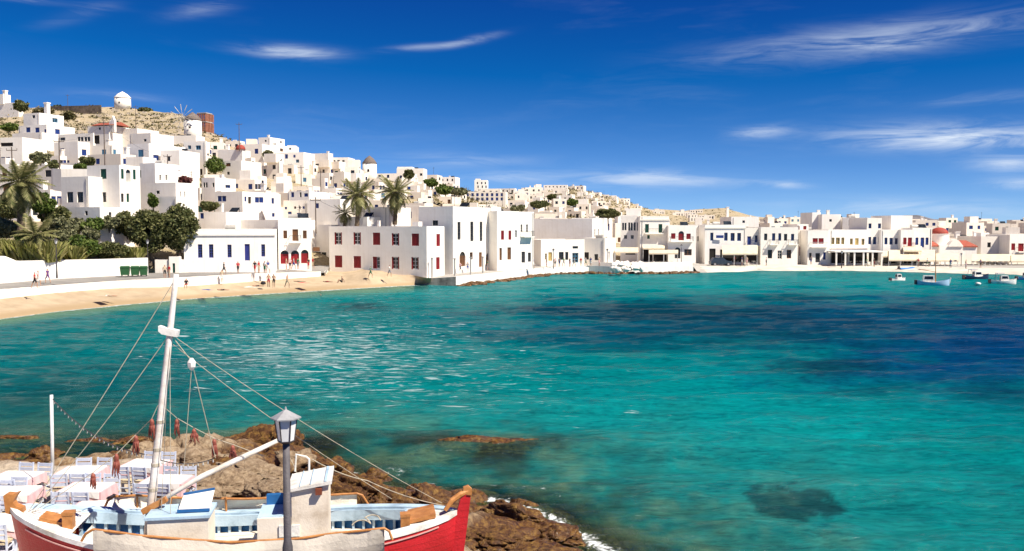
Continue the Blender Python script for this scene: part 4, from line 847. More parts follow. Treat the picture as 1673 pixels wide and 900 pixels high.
def gable(name, x0, x1, y0, y1, z0, zr, mt, nsm=None):
    mb = MB(); xm = (x0 + x1) / 2; n = 10; pr = [(x0 + (x1 - x0) * i / n, z0 + (zr - z0) * math.sin(math.pi * i / n)) for i in range(n + 1)]
    for i in range(n): mb.quad((pr[i][0], y0, pr[i][1]), (pr[i + 1][0], y0, pr[i + 1][1]), (pr[i + 1][0], y1, pr[i + 1][1]), (pr[i][0], y1, pr[i][1]))
    mb.face([(p[0], y0, p[1]) for p in pr[::-1]]); return mb.build(name, mt, ch)
gable('apse_gable', -2 / pm, 24 / pm, 0.1, 1.5, hz(402) - .1, hz(391), WHITE)
def slope(name, x0, x1, z0, z1, y0, y1):
    mb = MB(); mb.quad((x0, y0, z0), (x1, y0, z0), (x1, y1, z1), (x0, y1, z1)); mb.quad((x0, y0, z0 - .25), (x1, y0, z0 - .25), (x1, y0, z0), (x0, y0, z0)); mb.quad((x1, y0, z0 - .25), (x1, y1, z1 - .25), (x1, y1, z1), (x1, y0, z0)); mb.quad((x0, y1, z1 - .25), (x0, y0, z0 - .25), (x0, y0, z0), (x0, y1, z1)); mb.build(name, TILE, ch)
slope('side_roof', -29 / pm, -13 / pm, hz(401), hz(391), .7, 5); slope('side_roof', 23 / pm, 50 / pm, hz(402), hz(393), .5, 5)
HOUSES.append((1520, 1600, 371, 432, 183))
# ------------------------------------------------------------------ windmills and the brick ruin
def windmill(name, label, u, r_px, vt, vb, vcap, d, capm, wall=WHITE, sails=0, cap_r=1.05):
    p = at(u, vb, d); s = d / F; r = r_px * s; t = thing(name, label, 'windmill', (p.x, p.y, 0))
    zt = H + ray(u, vt)[1] * d; zc = H + ray(u, vcap)[1] * d; zb = p.z - 2
    mb = MB(); mb.lathe([(r * 1.06, zb), (r, zt)], 28); mb.build('tower', wall, t, True)
    mb = MB(); mb.lathe([(r * cap_r, zt - .1), (r * cap_r, zt + .15), (r * .6, zt + (zc - zt) * .6), (.1, zc)], 28); mb.build('cap', capm, t, True)
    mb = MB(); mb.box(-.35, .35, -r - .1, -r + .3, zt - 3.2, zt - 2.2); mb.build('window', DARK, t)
    if sails:
        hub = Vector((-r * .8, -r * 1.1, zt + .9)); mb = MB(); mb.tube([hub + Vector((0, 2, .2)), hub + Vector((0, -.6, -.1))], .18, 8); hb = mb.build('axle', PAINT['c'], t)
        for k in range(12):
            a = 2 * math.pi * k / 12 + .13; e = hub + Vector((math.cos(a) * 4.6, -.3, math.sin(a) * 4.6)); q = hub + Vector((math.cos(a) * 2.4, -.3, math.sin(a) * 2.4))
            mb = MB(); mb.tube([hub, e], [.07, .05], 6); mb.tube([q, e], [.12, .12], 6); mb.build('sail_arm', PAINT['c'], hb)
    return t
THATCH = mat('grey_thatch', (0.20, 0.16, 0.14), .95, .25, 3, .8, 10)
windmill('windmill', 'white windmill with grey thatched cap and bare sails below the brick ruin', 315.5, 13.5, 196.5, 226, 183, hit(315, 226), THATCH, sails=1)
windmill('windmill', 'cream windmill tower with dark conical cap behind the palms', 604, 11.3, 267, 294, 254, hit(604, 296), THATCH)
windmill('hilltop_mill', 'white round mill with white conical roof alone on the hilltop', 200.5, 12.3, 160, 174, 149.5, hit(200, 177), WHITE)
dd = hit(330, 216); p = at(322, 216, dd); s = dd / F; t = thing('brick_ruin', 'unfinished red brick building frame beside the windmill', 'ruin', (p.x, p.y, 0), R(-14))
z0, z1 = p.z - 4, H + ray(330, 184)[1] * dd; w = 17 * s; dpt = 4.5; nf = 2
mb = MB(); zf = [z0 + 4, (p.z + z1) / 2 + .4, z1]
for z in zf: mb.box(0, w, 0, dpt, z - .35, z)
mb.box(0, w, 0, dpt, z0, z0 + 3.6); mb.build('slab', CONC, t)
mb = MB()
for fl in range(2):
    a, b = zf[fl], zf[fl + 1] - .35
    for i in range(5):
        x = i * (w - .7) / 4; mb.box(x, x + .5, .05, .5, a, b); mb.box(w - .5, w - .05, .6 + i * 1.1, 1.15 + i * 1.1, a, b)
    mb.box(.7, w - .7, .1, .4, a, a + .9);  pass
mb.build('brick_wall', BRICK, t)
# ------------------------------------------------------------------ the rest of the town: houses that step up the slopes
HOUSES += [(300, 332, 186, 226, hit(315, 226)), (320, 348, 184, 214, hit(330, 216)), (591, 617, 256, 293, hit(604, 296)), (187, 214, 150, 175, hit(200, 177)), (556, 676, 292, 350, 150)]
ORD = ['', 'first', 'second', 'third', 'fourth', 'fifth', 'sixth', 'seventh', 'eighth', 'ninth', 'tenth'] + [str(i) + 'th' for i in range(11, 60)]
LM = [(315, 205, 'the near windmill'), (604, 275, 'the capped far windmill'), (200, 162, 'the hilltop mill'), (583, 318, 'the quay palms'), (391, 240, 'the small red dome'), (800, 322, 'the blue-balconied apartments'), (730, 295, 'the lone ridge house'),
      (905, 305, 'the far crest apartments'), (990, 348, 'the dark town tree'), (1070, 365, 'the green-shuttered front'), (1200, 375, 'the blue-signed house'), (1386, 385, 'the yellow-windowed house'), (1550, 378, 'the red-domed church'), (1640, 400, 'the red-windowed end house'), (60, 225, 'the stepped terrace house'), (450, 240, 'the brown-shuttered skyline house'), (840, 345, 'the tall arched house'), (200, 290, 'the green-shuttered villa')]
fills = []
def covers(u0, u1, vt, vb, d):
    for (a0, a1, t, b, e) in HOUSES:
        if e > d + 1:
            ow = min(u1, a1) - max(u0, a0); oh = min(vb, b) - max(vt, t)
            if ow > 0 and oh > 0 and ow * oh > 0.22 * (a1 - a0) * (b - t): return True
        elif abs(e - d) <= 14:
            ow = min(u1, a1) - max(u0, a0)
            if ow > 0.35 * min(u1 - u0, a1 - a0): return True
    return False
def fill(n, ur, dr, wr, hr, yaws, wcol, far=False, vmax=0):
    k = tries = 0; rnd = random.random
    while k < n and tries < n * 25:
        tries += 1; u = ur[0] + rnd() * (ur[1] - ur[0]); d0 = interp(u, TU, TD0); dc = interp(u, TU, TDC)
        fr = dr[0] + rnd() * (dr[1] - dr[0]); d = d0 + 6 + (dc - d0) * fr ** 1.4
        zb = terr((u - CX) / F * d, d, False); w = wr[0] + rnd() * (wr[1] - wr[0]); st = random.choice(hr); hgt = st * 2.9 + .5
        vt = vof(zb + hgt, d); vb = vof(zb, d); wp = w / d * F; yaw = random.choice(yaws) + (rnd() - .5) * 8
        side = wp * (.25 + rnd() * .35) if u < 840 or yaw < 0 else 0
        if vt < vmax or covers(u - wp, u + side, vt, vb, d): continue
        cols = random.choice(wcol); wins = []; nw = 0
        ww = 1.0 / d * F
        for fl in range(st):
            v = vof(zb + fl * 2.9 + 1.6, d); m = max(1, int(w / 2.7))
            for i in range(m):
                if rnd() < .86:
                    stl = random.choice('sso' + ('d' if fl == 0 else 's')); hh = (1.3 if stl != 'd' else 2.0) / d * F
                    wins.append('%s%s,%.1f,%.1f,%.1f,%.1f' % (stl, cols if stl != 'o' else random.choice('kkw' + cols), u - wp * (i + .5 + (rnd() - .5) * .3) / m, v + (0 if stl != 'd' else .3 / d * F), ww * (.8 + rnd() * .5), hh)); nw += 1
        if side > 5 and rnd() < .8:
            for fl, sq in [(a_, b_) for a_ in range(st) for b_ in ((.5,) if side < 9 else (.28, .72))]: wins.append('%s%s,%.1f,%.1f,%.1f,%.1f' % (random.choice('sso'), cols, u + side * sq, vof(zb + fl * 2.9 + 1.6, d), ww * .7, 1.3 / d * F))
        ext = ''; feat = ''
        r = rnd()
        if r < .22: ext = 'ch,%.1f,%.1f,%.1f,.5' % (u - wp * rnd() * .8, vt - 1.6 / d * F, .9 / d * F); feat = 'chimney'
        elif r < .5: ext = 'bx,%.1f,%.1f,%.1f,.5' % (u - wp * (.3 + rnd() * .4), vt - 2.2 / d * F, (2 + rnd() * 2.5) / d * F); feat = 'roof room'
        elif r < .58: ext = 'pl,%.1f,%.1f,1,.5' % (u - wp * .4, vt - 3.5 / d * F); feat = 'aerial'
        h = house('x', u - wp, u, u + side, vt, vb, yaw, ' '.join(wins), d=d, ext=ext, m=FARWHITE, depth=5 + rnd() * 4, group='flat-roofed houses stepping up the hill')
        cn = {'b': 'blue', 'k': 'dark', 'g': 'green', 'r': 'red', 'n': 'brown', 'l': 'pale blue'}[cols]
        lu, lv, ln = min(LM, key=lambda q: abs(q[0] - u) + 2 * abs(q[1] - vt))
        rel = ('above' if vt < lv - 14 else 'below' if vt > lv + 14 else 'left of' if u < lu else 'right of')
        fills.append((u, h, '%s house, %s%s, %s %s' % ({1: 'low', 2: 'two-storey', 3: 'tall'}[st], (cn + ' openings') if nw else 'blank walls', ', ' + feat if feat else '', rel, ln))); k += 1
BL = ['b', 'b', 'b', 'k', 'k', 'g', 'n', 'l']
fill(30, (0, 330), (.08, .5), (5, 9), (1, 2, 2), (22, 20, 16), BL, vmax=178)
fill(70, (330, 560), (.02, .97), (3.5, 7.5), (1, 1, 2), (21, 18, 12, -8), BL, vmax=228)
fill(70, (520, 760), (.02, .95), (3.5, 7.5), (1, 1, 2), (21, 16, 8, -8), BL, vmax=268)
fill(60, (740, 1010), (.02, .55), (4, 9), (1, 1, 2), (20, 10, -6), BL, vmax=318)
fill(62, (800, 1050), (.55, .985), (6, 11), (1, 1, 2), (15, 5, -6), ['k', 'k', 'b'], vmax=303)
fill(34, (1000, 1240), (.01, .25), (5, 9), (2, 2, 2), (8, -3, -8), BL, vmax=347)
fill(10, (1050, 1200), (.6, .98), (10, 16), (1,), (5,), ['k'], vmax=335)
fill(74, (1230, 1760), (.01, .75), (5, 10), (1, 2, 2), (8, -3, -8, 14), BL, vmax=346)
byl = {}
for u, h, l in fills: byl.setdefault(l, []).append((u, h))
for l, hs_ in byl.items():
    hs_.sort(key=lambda q: q[0])
    for i, (u, h) in enumerate(hs_): h['label'] = l if len(hs_) == 1 else l + (', %s from left' % ORD[i + 1])
# ------------------------------------------------------------------ vegetation
def leaf_mat(name, stops, rough=0.6, trans=0.25):
    m = bpy.data.materials.new(name); m.use_nodes = True; t = m.node_tree; t.nodes.clear()
    gm = N(t, 'ShaderNodeNewGeometry'); c = ramp(t, gm.outputs['Random Per Island'], stops)
    b = N(t, 'ShaderNodeBsdfPrincipled', ins={'Base Color': c, 'Roughness': rough, 'Specular IOR Level': 0.25})
    tr = N(t, 'ShaderNodeBsdfTranslucent', ins={'Color': c}); mx_ = N(t, 'ShaderNodeMixShader', ins={0: trans, 1: b.outputs[0], 2: tr.outputs[0]})
    N(t, 'ShaderNodeOutputMaterial', ins={0: mx_.outputs[0]}); return m
LF = {'dark': leaf_mat('leaf_dark', [(0, (0.045, 0.06, 0.018)), (.5, (0.115, 0.125, 0.042)), (1, (0.23, 0.22, 0.09))]),
      'green': leaf_mat('leaf_green', [(0, (0.045, 0.085, 0.015)), (.5, (0.11, 0.16, 0.03)), (1, (0.20, 0.24, 0.06))]),
      'olive': leaf_mat('leaf_olive', [(0, (0.09, 0.10, 0.045)), (.5, (0.20, 0.20, 0.10)), (1, (0.34, 0.33, 0.19))]),
      'reed': leaf_mat('leaf_reed', [(0, (0.16, 0.18, 0.04)), (.5, (0.32, 0.32, 0.09)), (1, (0.52, 0.46, 0.20))]),
      'palm': leaf_mat('leaf_palm', [(0, (0.09, 0.11, 0.035)), (.5, (0.21, 0.21, 0.08)), (1, (0.38, 0.33, 0.16))]),
      'dry': leaf_mat('leaf_dry', [(0, (0.16, 0.11, 0.05)), (.5, (0.30, 0.22, 0.12)), (1, (0.42, 0.33, 0.20))]),
      'scrub': leaf_mat('leaf_scrub', [(0, (0.05, 0.055, 0.02)), (.5, (0.13, 0.12, 0.05)), (1, (0.30, 0.24, 0.13))]),
      'red': leaf_mat('leaf_red', [(0, (0.10, 0.03, 0.03)), (1, (0.25, 0.09, 0.08))])}
BARK = mat('bark', (0.16, 0.12, 0.085), .95, .3, 4, .8, 12)
PBARK = mat('palm_bark', (0.17, 0.125, 0.085), .95, .35, 3, 1.0, 9)
def leaf_cloud(P, size, rs, elong=1.6):
    n = len(P); a = rs.randn(n, 3); a /= np.linalg.norm(a, axis=1)[:, None]; b = np.cross(a, rs.randn(n, 3)); b /= np.linalg.norm(b, axis=1)[:, None]
    s = size * (0.6 + 0.8 * rs.rand(n))[:, None]; a *= s * elong / 2; b *= s / 2
    V = np.stack([P - a, P + b * .9 - a * .1, P + a, P - b * .9 - a * .1], 1).reshape(-1, 3); F_ = np.arange(4 * n).reshape(-1, 4); return V, F_
def np_mesh(name, V, Fq, m):
    me = bpy.data.meshes.new(name); me.vertices.add(len(V)); me.vertices.foreach_set('co', V.ravel()); me.loops.add(Fq.size); me.loops.foreach_set('vertex_index', Fq.ravel().astype(np.int32))
    me.polygons.add(len(Fq)); me.polygons.foreach_set('loop_start', np.arange(0, Fq.size, Fq.shape[1])); me.update(); me.materials.append(m); return me
def blob_points(blobs, n, rs, shell=.3):
    vol = np.array([b[3] * b[4] * b[5] for b in blobs]); pk = rs.choice(len(blobs), n, p=vol / vol.sum()); B = np.array(blobs)[pk]
    d = rs.randn(n, 3); d /= np.linalg.norm(d, axis=1)[:, None]; r = (shell + (1.04 - shell) * rs.rand(n))[:, None] ** .8
    return B[:, :3] + d * r * B[:, 3:6]
def lumpy(rx, ry, rz, n, rs, z0=0):
    out = []
    for k in range(n):
        d = rs.randn(3); d /= np.linalg.norm(d); d[2] = d[2] * .8 + .1; q = .66; s = .26 + .18 * rs.rand()
        out.append((d[0] * rx * q, d[1] * ry * q, z0 + d[2] * rz * q, rx * s, ry * s, rz * s * .9))
    return out
def tree(name, label, u, vtop, vfoot, rpx, d, kind, n=3200, size=.26, seed=1, trunk=.5, group=None, cat='tree', lumps=14, lean=0):
    rs = np.random.RandomState(seed); s = d / F; p = at(u, vfoot, d); hh = (vfoot - vtop) * s; r = rpx * s; zc = hh * (trunk + (1 - trunk) / 2); rz = hh * (1 - trunk) / 2 * 1.05
    t = thing(name, label, cat, (p.x, p.y, p.z), 0, group)
    bl = lumpy(r, r * .9, rz, lumps, rs, zc); P = blob_points(bl, n, rs); V, Fq = leaf_cloud(P, size, rs); link('crown', np_mesh('crown', V, Fq, LF[kind]), t)
    mb = MB(); top = Vector((lean, 0, zc)); mb.tube([(0, 0, -1), (lean * .3, 0, zc * .4), tuple(top)], [r * .10 + .08, r * .075 + .06, r * .04 + .02], 7)
    for b in bl[:6]: mb.tube([(lean * .3, 0, zc * .45), ((b[0]) * .5, b[1] * .5, (zc * .45 + b[2]) / 2 + .1), b[:3]], [r * .05 + .04, r * .035 + .02, .02], 5)
    mb.build('trunk', BARK, t); return t
def shrub(label, u, vc, rpx, vr, d, kind, n=900, size=.22, seed=1, group=None, name='shrub'):
    rs = np.random.RandomState(seed); s = d / F; p = at(u, vc, d); rx, rz = rpx * s, vr * s; t = thing(name, label, 'shrub', (p.x, p.y, p.z), 0, group)
    if kind == 'reed':
        n = int(n * .9); B = np.stack([(rs.rand(n) * 2 - 1) * rx, (rs.rand(n) * 2 - 1) * rx * .6, -rz * np.ones(n) - .5], 1); hg = (rz * 2 * (.55 + .55 * rs.rand(n)))[:, None]
        tip = B + np.concatenate([(rs.randn(n, 2) * .32), np.ones((n, 1))], 1) * hg; mid = (B + tip) / 2 + np.array([0, 0, .15]); w = np.stack([rs.randn(n), rs.randn(n), np.zeros(n)], 1) * .13
        V = np.stack([B - w * .6, mid - w, tip, mid + w], 1).reshape(-1, 3); link('foliage', np_mesh('foliage', V, np.arange(4 * n).reshape(-1, 4), LF['reed']), t)
    else:
        bl = lumpy(rx, rx * .8, rz, 9, rs) + [(0, 0, -rz * .3, rx * .8, rx * .6, rz * .7)]; V, Fq = leaf_cloud(blob_points(bl, n, rs, .45), size, rs); link('foliage', np_mesh('foliage', V, Fq, LF[kind]), t)
    mb = MB()
    for k in range(4): a = rs.rand() * 6.28; mb.tube([(0, 0, -rz - .6), (math.cos(a) * rx * .4, math.sin(a) * rx * .3, rz * .2)], [.06, .02], 5)
    mb.build('stem', BARK, t); return t
# palm fronds: three shared shapes
def frond_mesh(name, L, droop, m, rs, nl=38):
    mb = MB(); pts = []
    for i in range(9):
        q = i / 8; pts.append(Vector((L * q * (1 - .12 * droop * q), 0, L * (.34 * q - droop * .62 * q * q))))
    mb.tube(pts, [.035 * (1 - .8 * i / 8) for i in range(9)], 4)
    for i in range(nl):
        q = .14 + .86 * i / nl; k = min(7, int(q * 8)); f = q * 8 - k; p = pts[k].lerp(pts[k + 1], f); dr = (pts[k + 1] - pts[k]).normalized(); ln = L * .24 * math.sin(math.pi * (.18 + .75 * q)) * (.85 + .3 * rs.rand())
        for sd in (-1, 1):
            tip = p + dr * ln * .62 + Vector((0, sd * ln * .75, -ln * .30 * (.5 + rs.rand()))); w = dr * .045
            mb.quad(p - w, p + w, tip + w * .3, tip - w * .3)
    return mb.mesh(name, m)
rs = np.random.RandomState(3)
FR = [frond_mesh('frond', 3.3, dr, LF['palm'], rs) for dr in (.15, .55, .95, 1.35)]; FD = frond_mesh('frond', 2.6, 1.6, LF['dry'], rs)
def palm(label, u, vc, vfoot, d, sc, nfr, dry=10, seed=1, dense=1.0, name='palm_tree', r0=.32):
    rs = np.random.RandomState(seed); c = at(u, vc, d); f = at(u, vfoot, d); t = thing(name, label, 'palm', (f.x, f.y, f.z - .5)); hh = c.z - f.z + .5
    mb = MB(); n = 12; pts = [(.25 * math.sin(q / n * 2.2) * 0.6, 0, hh * q / n) for q in range(n + 1)]; mb.tube(pts, [r0 * (1.15 - .35 * q / n) * (1 + .1 * (q % 2)) for q in range(n)] + [r0 * 1.25], 10); mb.build('trunk', PBARK, t)
    for k in range(nfr):
        q = (k + .5) / nfr; e = .78 - 1.6 * q; a = k * 2.39996 + rs.rand() * .4; me = FR[0 if q < .25 else 1 if q < .55 else 2 if q < .82 else 3]
        o = link('frond', me, t, (pts[-1][0], 0, hh)); o.rotation_euler = (0, -e * 1.05 + .12, a); z = sc * (.85 + .3 * rs.rand()); o.scale = (z, z, z)
    for k in range(dry):
        o = link('dry_frond', FD, t, (pts[-1][0], 0, hh - .1)); o.rotation_euler = (0, .75 + rs.rand() * .4, k * 2.4 + rs.rand()); o.scale = (sc * .8,) * 3
    return t
palm('tall date palm with a wide shaggy crown at the left edge', 34, 298, 400, 109, 1.18, 46, 14, 1, r0=.42)
palm('low stemless palm growing beside the tall palm trunk', 56, 385, 402, 106, .95, 30, 3, 5, r0=.3)
palm('date palm over the red-shuttered house, left of the pair', 583, 318, 366, 141, 1.1, 40, 6, 2)
palm('date palm over the red-shuttered house, right of the pair', 645, 314, 362, 145, 1.1, 38, 6, 4)
palm('small young palm on the roof garden left of the palm pair', 562, 348, 366, 144, .62, 26, 2, 6, r0=.2)
tree('round_tree', 'dark round tamarisk, left of the two by the promenade', 244, 341, 422, 36, 121, 'dark', 10000, .28, 11, .03, 'round trees by the promenade', lumps=40)
tree('round_tree', 'dark round tamarisk, right of the two by the promenade', 293, 331, 422, 33, 122, 'dark', 10000, .28, 12, .03, 'round trees by the promenade', lumps=40)
for i, (l, u, v, r, vr, d, k) in enumerate([('grey-green shrub low at the left edge under the palm', 8, 368, 28, 20, 112, 'olive'), ('dark green bush behind the low palm', 88, 352, 24, 22, 114, 'dark'), ('broad olive bush in front of the villa terrace', 105, 368, 34, 19, 113, 'olive'), ('pale reed clump left above the garden wall', 20, 408, 26, 20, 106, 'reed'),
        ('pale reed clump beneath the low palm', 62, 405, 26, 17, 106, 'reed'), ('green bush between the reed clumps', 42, 392, 20, 16, 108, 'green'), ('grey-green bush right of the low palm', 110, 392, 26, 18, 110, 'olive'), ('reed clump in the middle of the garden wall', 104, 410, 26, 14, 107, 'reed'), ('large green bush over the garden wall', 140, 400, 30, 20, 109, 'green'),
        ('dark green bush hanging over the garden wall end', 182, 410, 28, 16, 111, 'dark'), ('reed clump right of the dark bush by the bins', 214, 410, 14, 12, 113, 'reed'), ('leafy vine under the villa terrace, first', 160, 362, 16, 12, 118, 'green'), ('dark shrub under the villa terrace beside the vine', 182, 372, 20, 14, 117, 'dark'), ('low shrub under the villa terrace end', 208, 372, 14, 12, 118, 'dark'),
        ('dark green bush by the palm trunk', 14, 335, 30, 22, 118, 'dark'), ('green bush behind the tall palm', 70, 330, 22, 18, 119, 'green'), ('reddish bush by the seaside lamp on the garden slope', 150, 380, 16, 12, 112, 'olive'), ('reed clump at the far left of the wall', -14, 405, 22, 20, 106, 'reed'), ('green bush on the slope left of the villa', 84, 375, 18, 14, 116, 'green'),
        ('green bush at the foot of the villa, left', 150, 366, 20, 13, 113, 'green'), ('olive bush at the foot of the villa, middle', 178, 362, 18, 11, 114, 'olive'), ('dark bush at the foot of the villa, right', 206, 356, 16, 14, 116, 'dark'), ('dark tree-like bush above the green-shuttered villa', 143, 262, 14, 8, 150, 'dark'), ('olive bush left of the sunroom house', 66, 256, 18, 9, 150, 'olive'), ('green bush under the sunroom house', 132, 272, 14, 5, 146, 'green'), ('dark bush by the veranda house', 88, 268, 10, 7, 148, 'dark'), ('green roadside bush on the upper left slope', 14, 207, 16, 6, 260, 'green'),
        ('small green tree by the tall house with the cream side', 250, 326, 10, 12, 128, 'green'), ('red bougainvillea above the windowless block', 302, 294, 12, 8, 150, 'red'), ('green bush right of the small cube house', 342, 334, 16, 10, 140, 'dark'), ('bush on the slope under the skyline house', 438, 252, 8, 7, 300, 'olive'), ('small bush beside the lone ridge house', 705, 298, 12, 6, 330, 'green'),
        ('green bush on the bank right of the palms', 727, 308, 18, 9, 300, 'green'), ('dark bush in front of the stepped ridge house', 668, 284, 10, 7, 315, 'dark'), ('scrub on the bank over the apartments', 750, 312, 16, 6, 290, 'olive'), ('dark bushes between the slope houses', 880, 333, 16, 6, 330, 'dark'), ('dark shrub on the lower far slope', 845, 340, 14, 5, 280, 'olive'), ('dark shrub in the middle of the far slope', 905, 322, 12, 4, 480, 'dark'), ('green bush in the far slope village', 935, 330, 12, 5, 420, 'green'), ('dark hilltop bush left of the hilltop mill', 92, 177, 14, 6, 420, 'dark'), ('dark hilltop bush by the skyline bell house', 34, 172, 14, 9, 300, 'dark'), ('dark hilltop bush right of the hilltop mill', 238, 179, 13, 5, 415, 'dark'), ('dark scrub in front of the hilltop wall', 70, 180, 20, 6, 400, 'scrub'), ('brown scrub by the chapel', 112, 188, 14, 7, 380, 'scrub')]):
    d += 6 if 75 < u < 225 and d < 120 and v > 340 else 0
    shrub(l, u, v, r, vr, d, k, 4200 if r > 20 else 1600, .25 * d / 110, 100 + i)
tree('conical_tree', 'bright green leafy tree below the near windmill', 352, 254, 292, 17, hit(352, 296), 'green', 2600, .3, 21, .1, lumps=16)
tree('town_tree', 'dark spreading tree rising over the harbour roofs', 992, 340, 362, 22, 196, 'dark', 2600, .36, 22, .15, lumps=14)
# loose scrub scattered over the bare slopes
rs = np.random.RandomState(17); PV = []
def scrub_at(u, t, n, s):
    d0 = interp(u, TU, TD0); dc = interp(u, TU, TDC); y = d0 + (dc - d0) * t; x = (u - CX) / F * y; z = terr(x, y)
    q = rs.randn(n, 3) * np.array([s, s, s * .45]); q[:, 2] = np.abs(q[:, 2]); return q + np.array([x, y, z])
for k in range(2600):
    u = rs.rand() * 420 - 40 if k < 800 else 560 + rs.rand() * 640 if k < 1500 else 740 + rs.rand() * 320; PV.append(scrub_at(u, .12 + .88 * rs.rand() ** .55, 14, (.5 + rs.rand() * .7) * (1 if k < 1500 else 2.0)))
V, Fq = leaf_cloud(np.concatenate(PV), .55, rs); o = link('scrub', np_mesh('scrub', V, Fq, LF['scrub'])); tag(o, 'dry scrub scattered over the bare hillside', None, None, 'stuff')
# stones on the bare slope
V = []; Fc = []
for k in range(700):
    u = 60 + rs.rand() * 330; d0 = interp(u, TU, TD0); dc = interp(u, TU, TDC); y = d0 + (dc - d0) * (.55 + .45 * rs.rand()); x = (u - CX) / F * y; z = terr(x, y); s = .35 + rs.rand() * .9; i = len(V)
    for a in ((-1, -1, -1), (1, -1, -1), (1, 1, -1), (-1, 1, -1), (-.6, -.7, .6), (.7, -.5, .5), (.6, .6, .7), (-.5, .6, .5)): V.append((x + a[0] * s * (.6 + .6 * rs.rand()), y + a[1] * s * (.6 + .5 * rs.rand()), z + a[2] * s * .7))
    Fc += [tuple(i + q for q in f) for f in ((4, 5, 6, 7), (0, 1, 5, 4), (1, 2, 6, 5), (2, 3, 7, 6), (3, 0, 4, 7))]
me = bpy.data.meshes.new('loose_stones'); me.from_pydata(V, [], Fc); me.materials.append(mat('hill_stone', (0.45, 0.38, 0.30), .95, .2, .5)); o = link('loose_stones', me); tag(o, 'loose stones strewn over the dry upper slope', None, None, 'stuff')
# dry-stone hilltop wall
def run_wall(name, pts, label, m, th=.6, cat='wall'):
    mb = MB(); prev = None
    for (u, vt, vb, d) in pts:
        p = at(u, vb, d); z = H + ray(u, vt)[1] * d; cur = [(p.x, p.y, p.z - 2), (p.x, p.y, z), (p.x, p.y + th, z), (p.x, p.y + th, p.z - 2)]
        if prev:
            for i in range(3): mb.quad(prev[i], cur[i], cur[i + 1], prev[i + 1])
        else: mb.quad(*cur)
        prev = cur
    mb.quad(*prev[::-1]); o = mb.build(name, m); return tag(o, label, cat)
run_wall('stone_wall', [(78, 174, 185, 415), (105, 173, 186, 412), (128, 172.5, 186, 410), (165, 171.5, 181, 408)], 'dark dry-stone retaining wall left of the hilltop mill', mat('dark_stone', (0.16, 0.125, 0.10), .95, .3, .8, .8, 2))
run_wall('terrace_wall', [(86, 275, 290, 140), (100, 276, 292, 139), (144, 276, 290, 139)], 'white terrace wall above the green-shuttered villa', WHITE)
# ------------------------------------------------------------------ poles, lamps and wires
IRON = mat('dark_iron', (0.07, 0.06, 0.065), .6, .2, 3); WOODP = mat('pole_wood', (0.14, 0.105, 0.085), .9, .2, 3)
def pole(label, u, vt, vb, d, r=.09, arm=True, name='utility_pole'):
    p = at(u, vb, d); z = H + ray(u, vt)[1] * d; t = thing(name, label, 'pole', (p.x, p.y, p.z - 1.5)); hh = z - p.z + 1.5
    mb = MB(); mb.tube([(0, 0, 0), (0, 0, hh)], [r * 1.2, r * .8], 8); mb.build('shaft', WOODP, t)
    if arm: mb = MB(); mb.bar((-.8, 0, hh - .5), (.8, 0, hh - .5), .1); mb.bar((-.8, 0, hh - .44), (-.8, 0, hh - .2), .06); mb.bar((.8, 0, hh - .44), (.8, 0, hh - .2), .06); mb.build('crossarm', WOODP, t)
    return t
for l, u, a, b, d in [('wooden utility pole before the sunroom house', 97.5, 226, 275, 140), ('wooden utility pole by the chapel with red roof', 171, 196, 258, 170), ('thin pole on the slope right of the chapel', 222, 172, 210, 300), ('utility pole below the two-step house', 274, 252, 276, 190), ('utility pole before the terrace house left of the palms', 516, 322, 366, 139), ('pole among the houses under the skyline house', 492, 270, 293, 200), ('thin pole left of the far windmill', 524, 277, 306, 190), ('tall aerial mast by the small red dome', 391, 200, 238, 240), ('pole with dish on the hilltop wall', 111, 154, 178, 405), ('pole left of the palm crown at the edge', 20, 240, 276, 135)]: pole(l, u, a, b, d)
def wire(label, a, b, sag):
    A, B = at(*a), at(*b); mb = MB(); mb.tube([A.lerp(B, k / 14) - Vector((0, 0, sag * 4 * (k / 14) * (1 - k / 14))) for k in range(15)], .02, 4); o = mb.build('overhead_wire', IRON); tag(o, label, 'wire')
wire('overhead wire from the sunroom pole to the chapel pole', (97.5, 228, 140), (171, 198, 170), 1.2); wire('overhead wire from the chapel pole to the lower pole', (171, 198, 170), (274, 254, 190), 1.5); wire('overhead wire from the terrace pole towards the palms', (516, 324, 139), (600, 345, 143), .8); wire('overhead wire from the terrace pole up to the slope pole', (516, 324, 139), (492, 272, 200), 1.5)
def street_lamp(label, u, vt, vb, d, group='lamps along the waterfront'):
    p = at(u, vb, d); z = H + ray(u, vt)[1] * d; t = thing('street_lamp', label, 'lamp', (p.x, p.y, p.z - .1), 0, group); hh = z - p.z + .1
    mb = MB(); mb.tube([(0, 0, 0), (0, 0, 1), (0, 0, hh - .5)], [.11, .07, .05], 8); mb.build('post', IRON, t)
    mb = MB(); mb.lathe([(.1, hh - .5), (.19, hh - .1)], 6); mb.build('lantern', PAINT['w'], t); mb = MB(); mb.lathe([(.27, hh - .1), (.04, hh + .12)], 6); mb.build('cap', IRON, t)
for l, u, a, b, d in [('street lamp by the garden wall near three walkers', 93, 391, 453, 100), ('slim lamp before the promenade trees', 242, 392, 448, 117), ('lamp post on the cafe quay', 904, 407, 438, 158), ('lamp post beside the stone steps on the quay', 992, 407, 436, 165), ('lamp post before the red arched balcony', 1113, 400, 432, 173), ('lamp post before the yellow-windowed house', 1375, 410, 437, 174), ('lamp post in front of the domed church', 1570, 414, 441, 174)]: street_lamp(l, u, a, b, d)
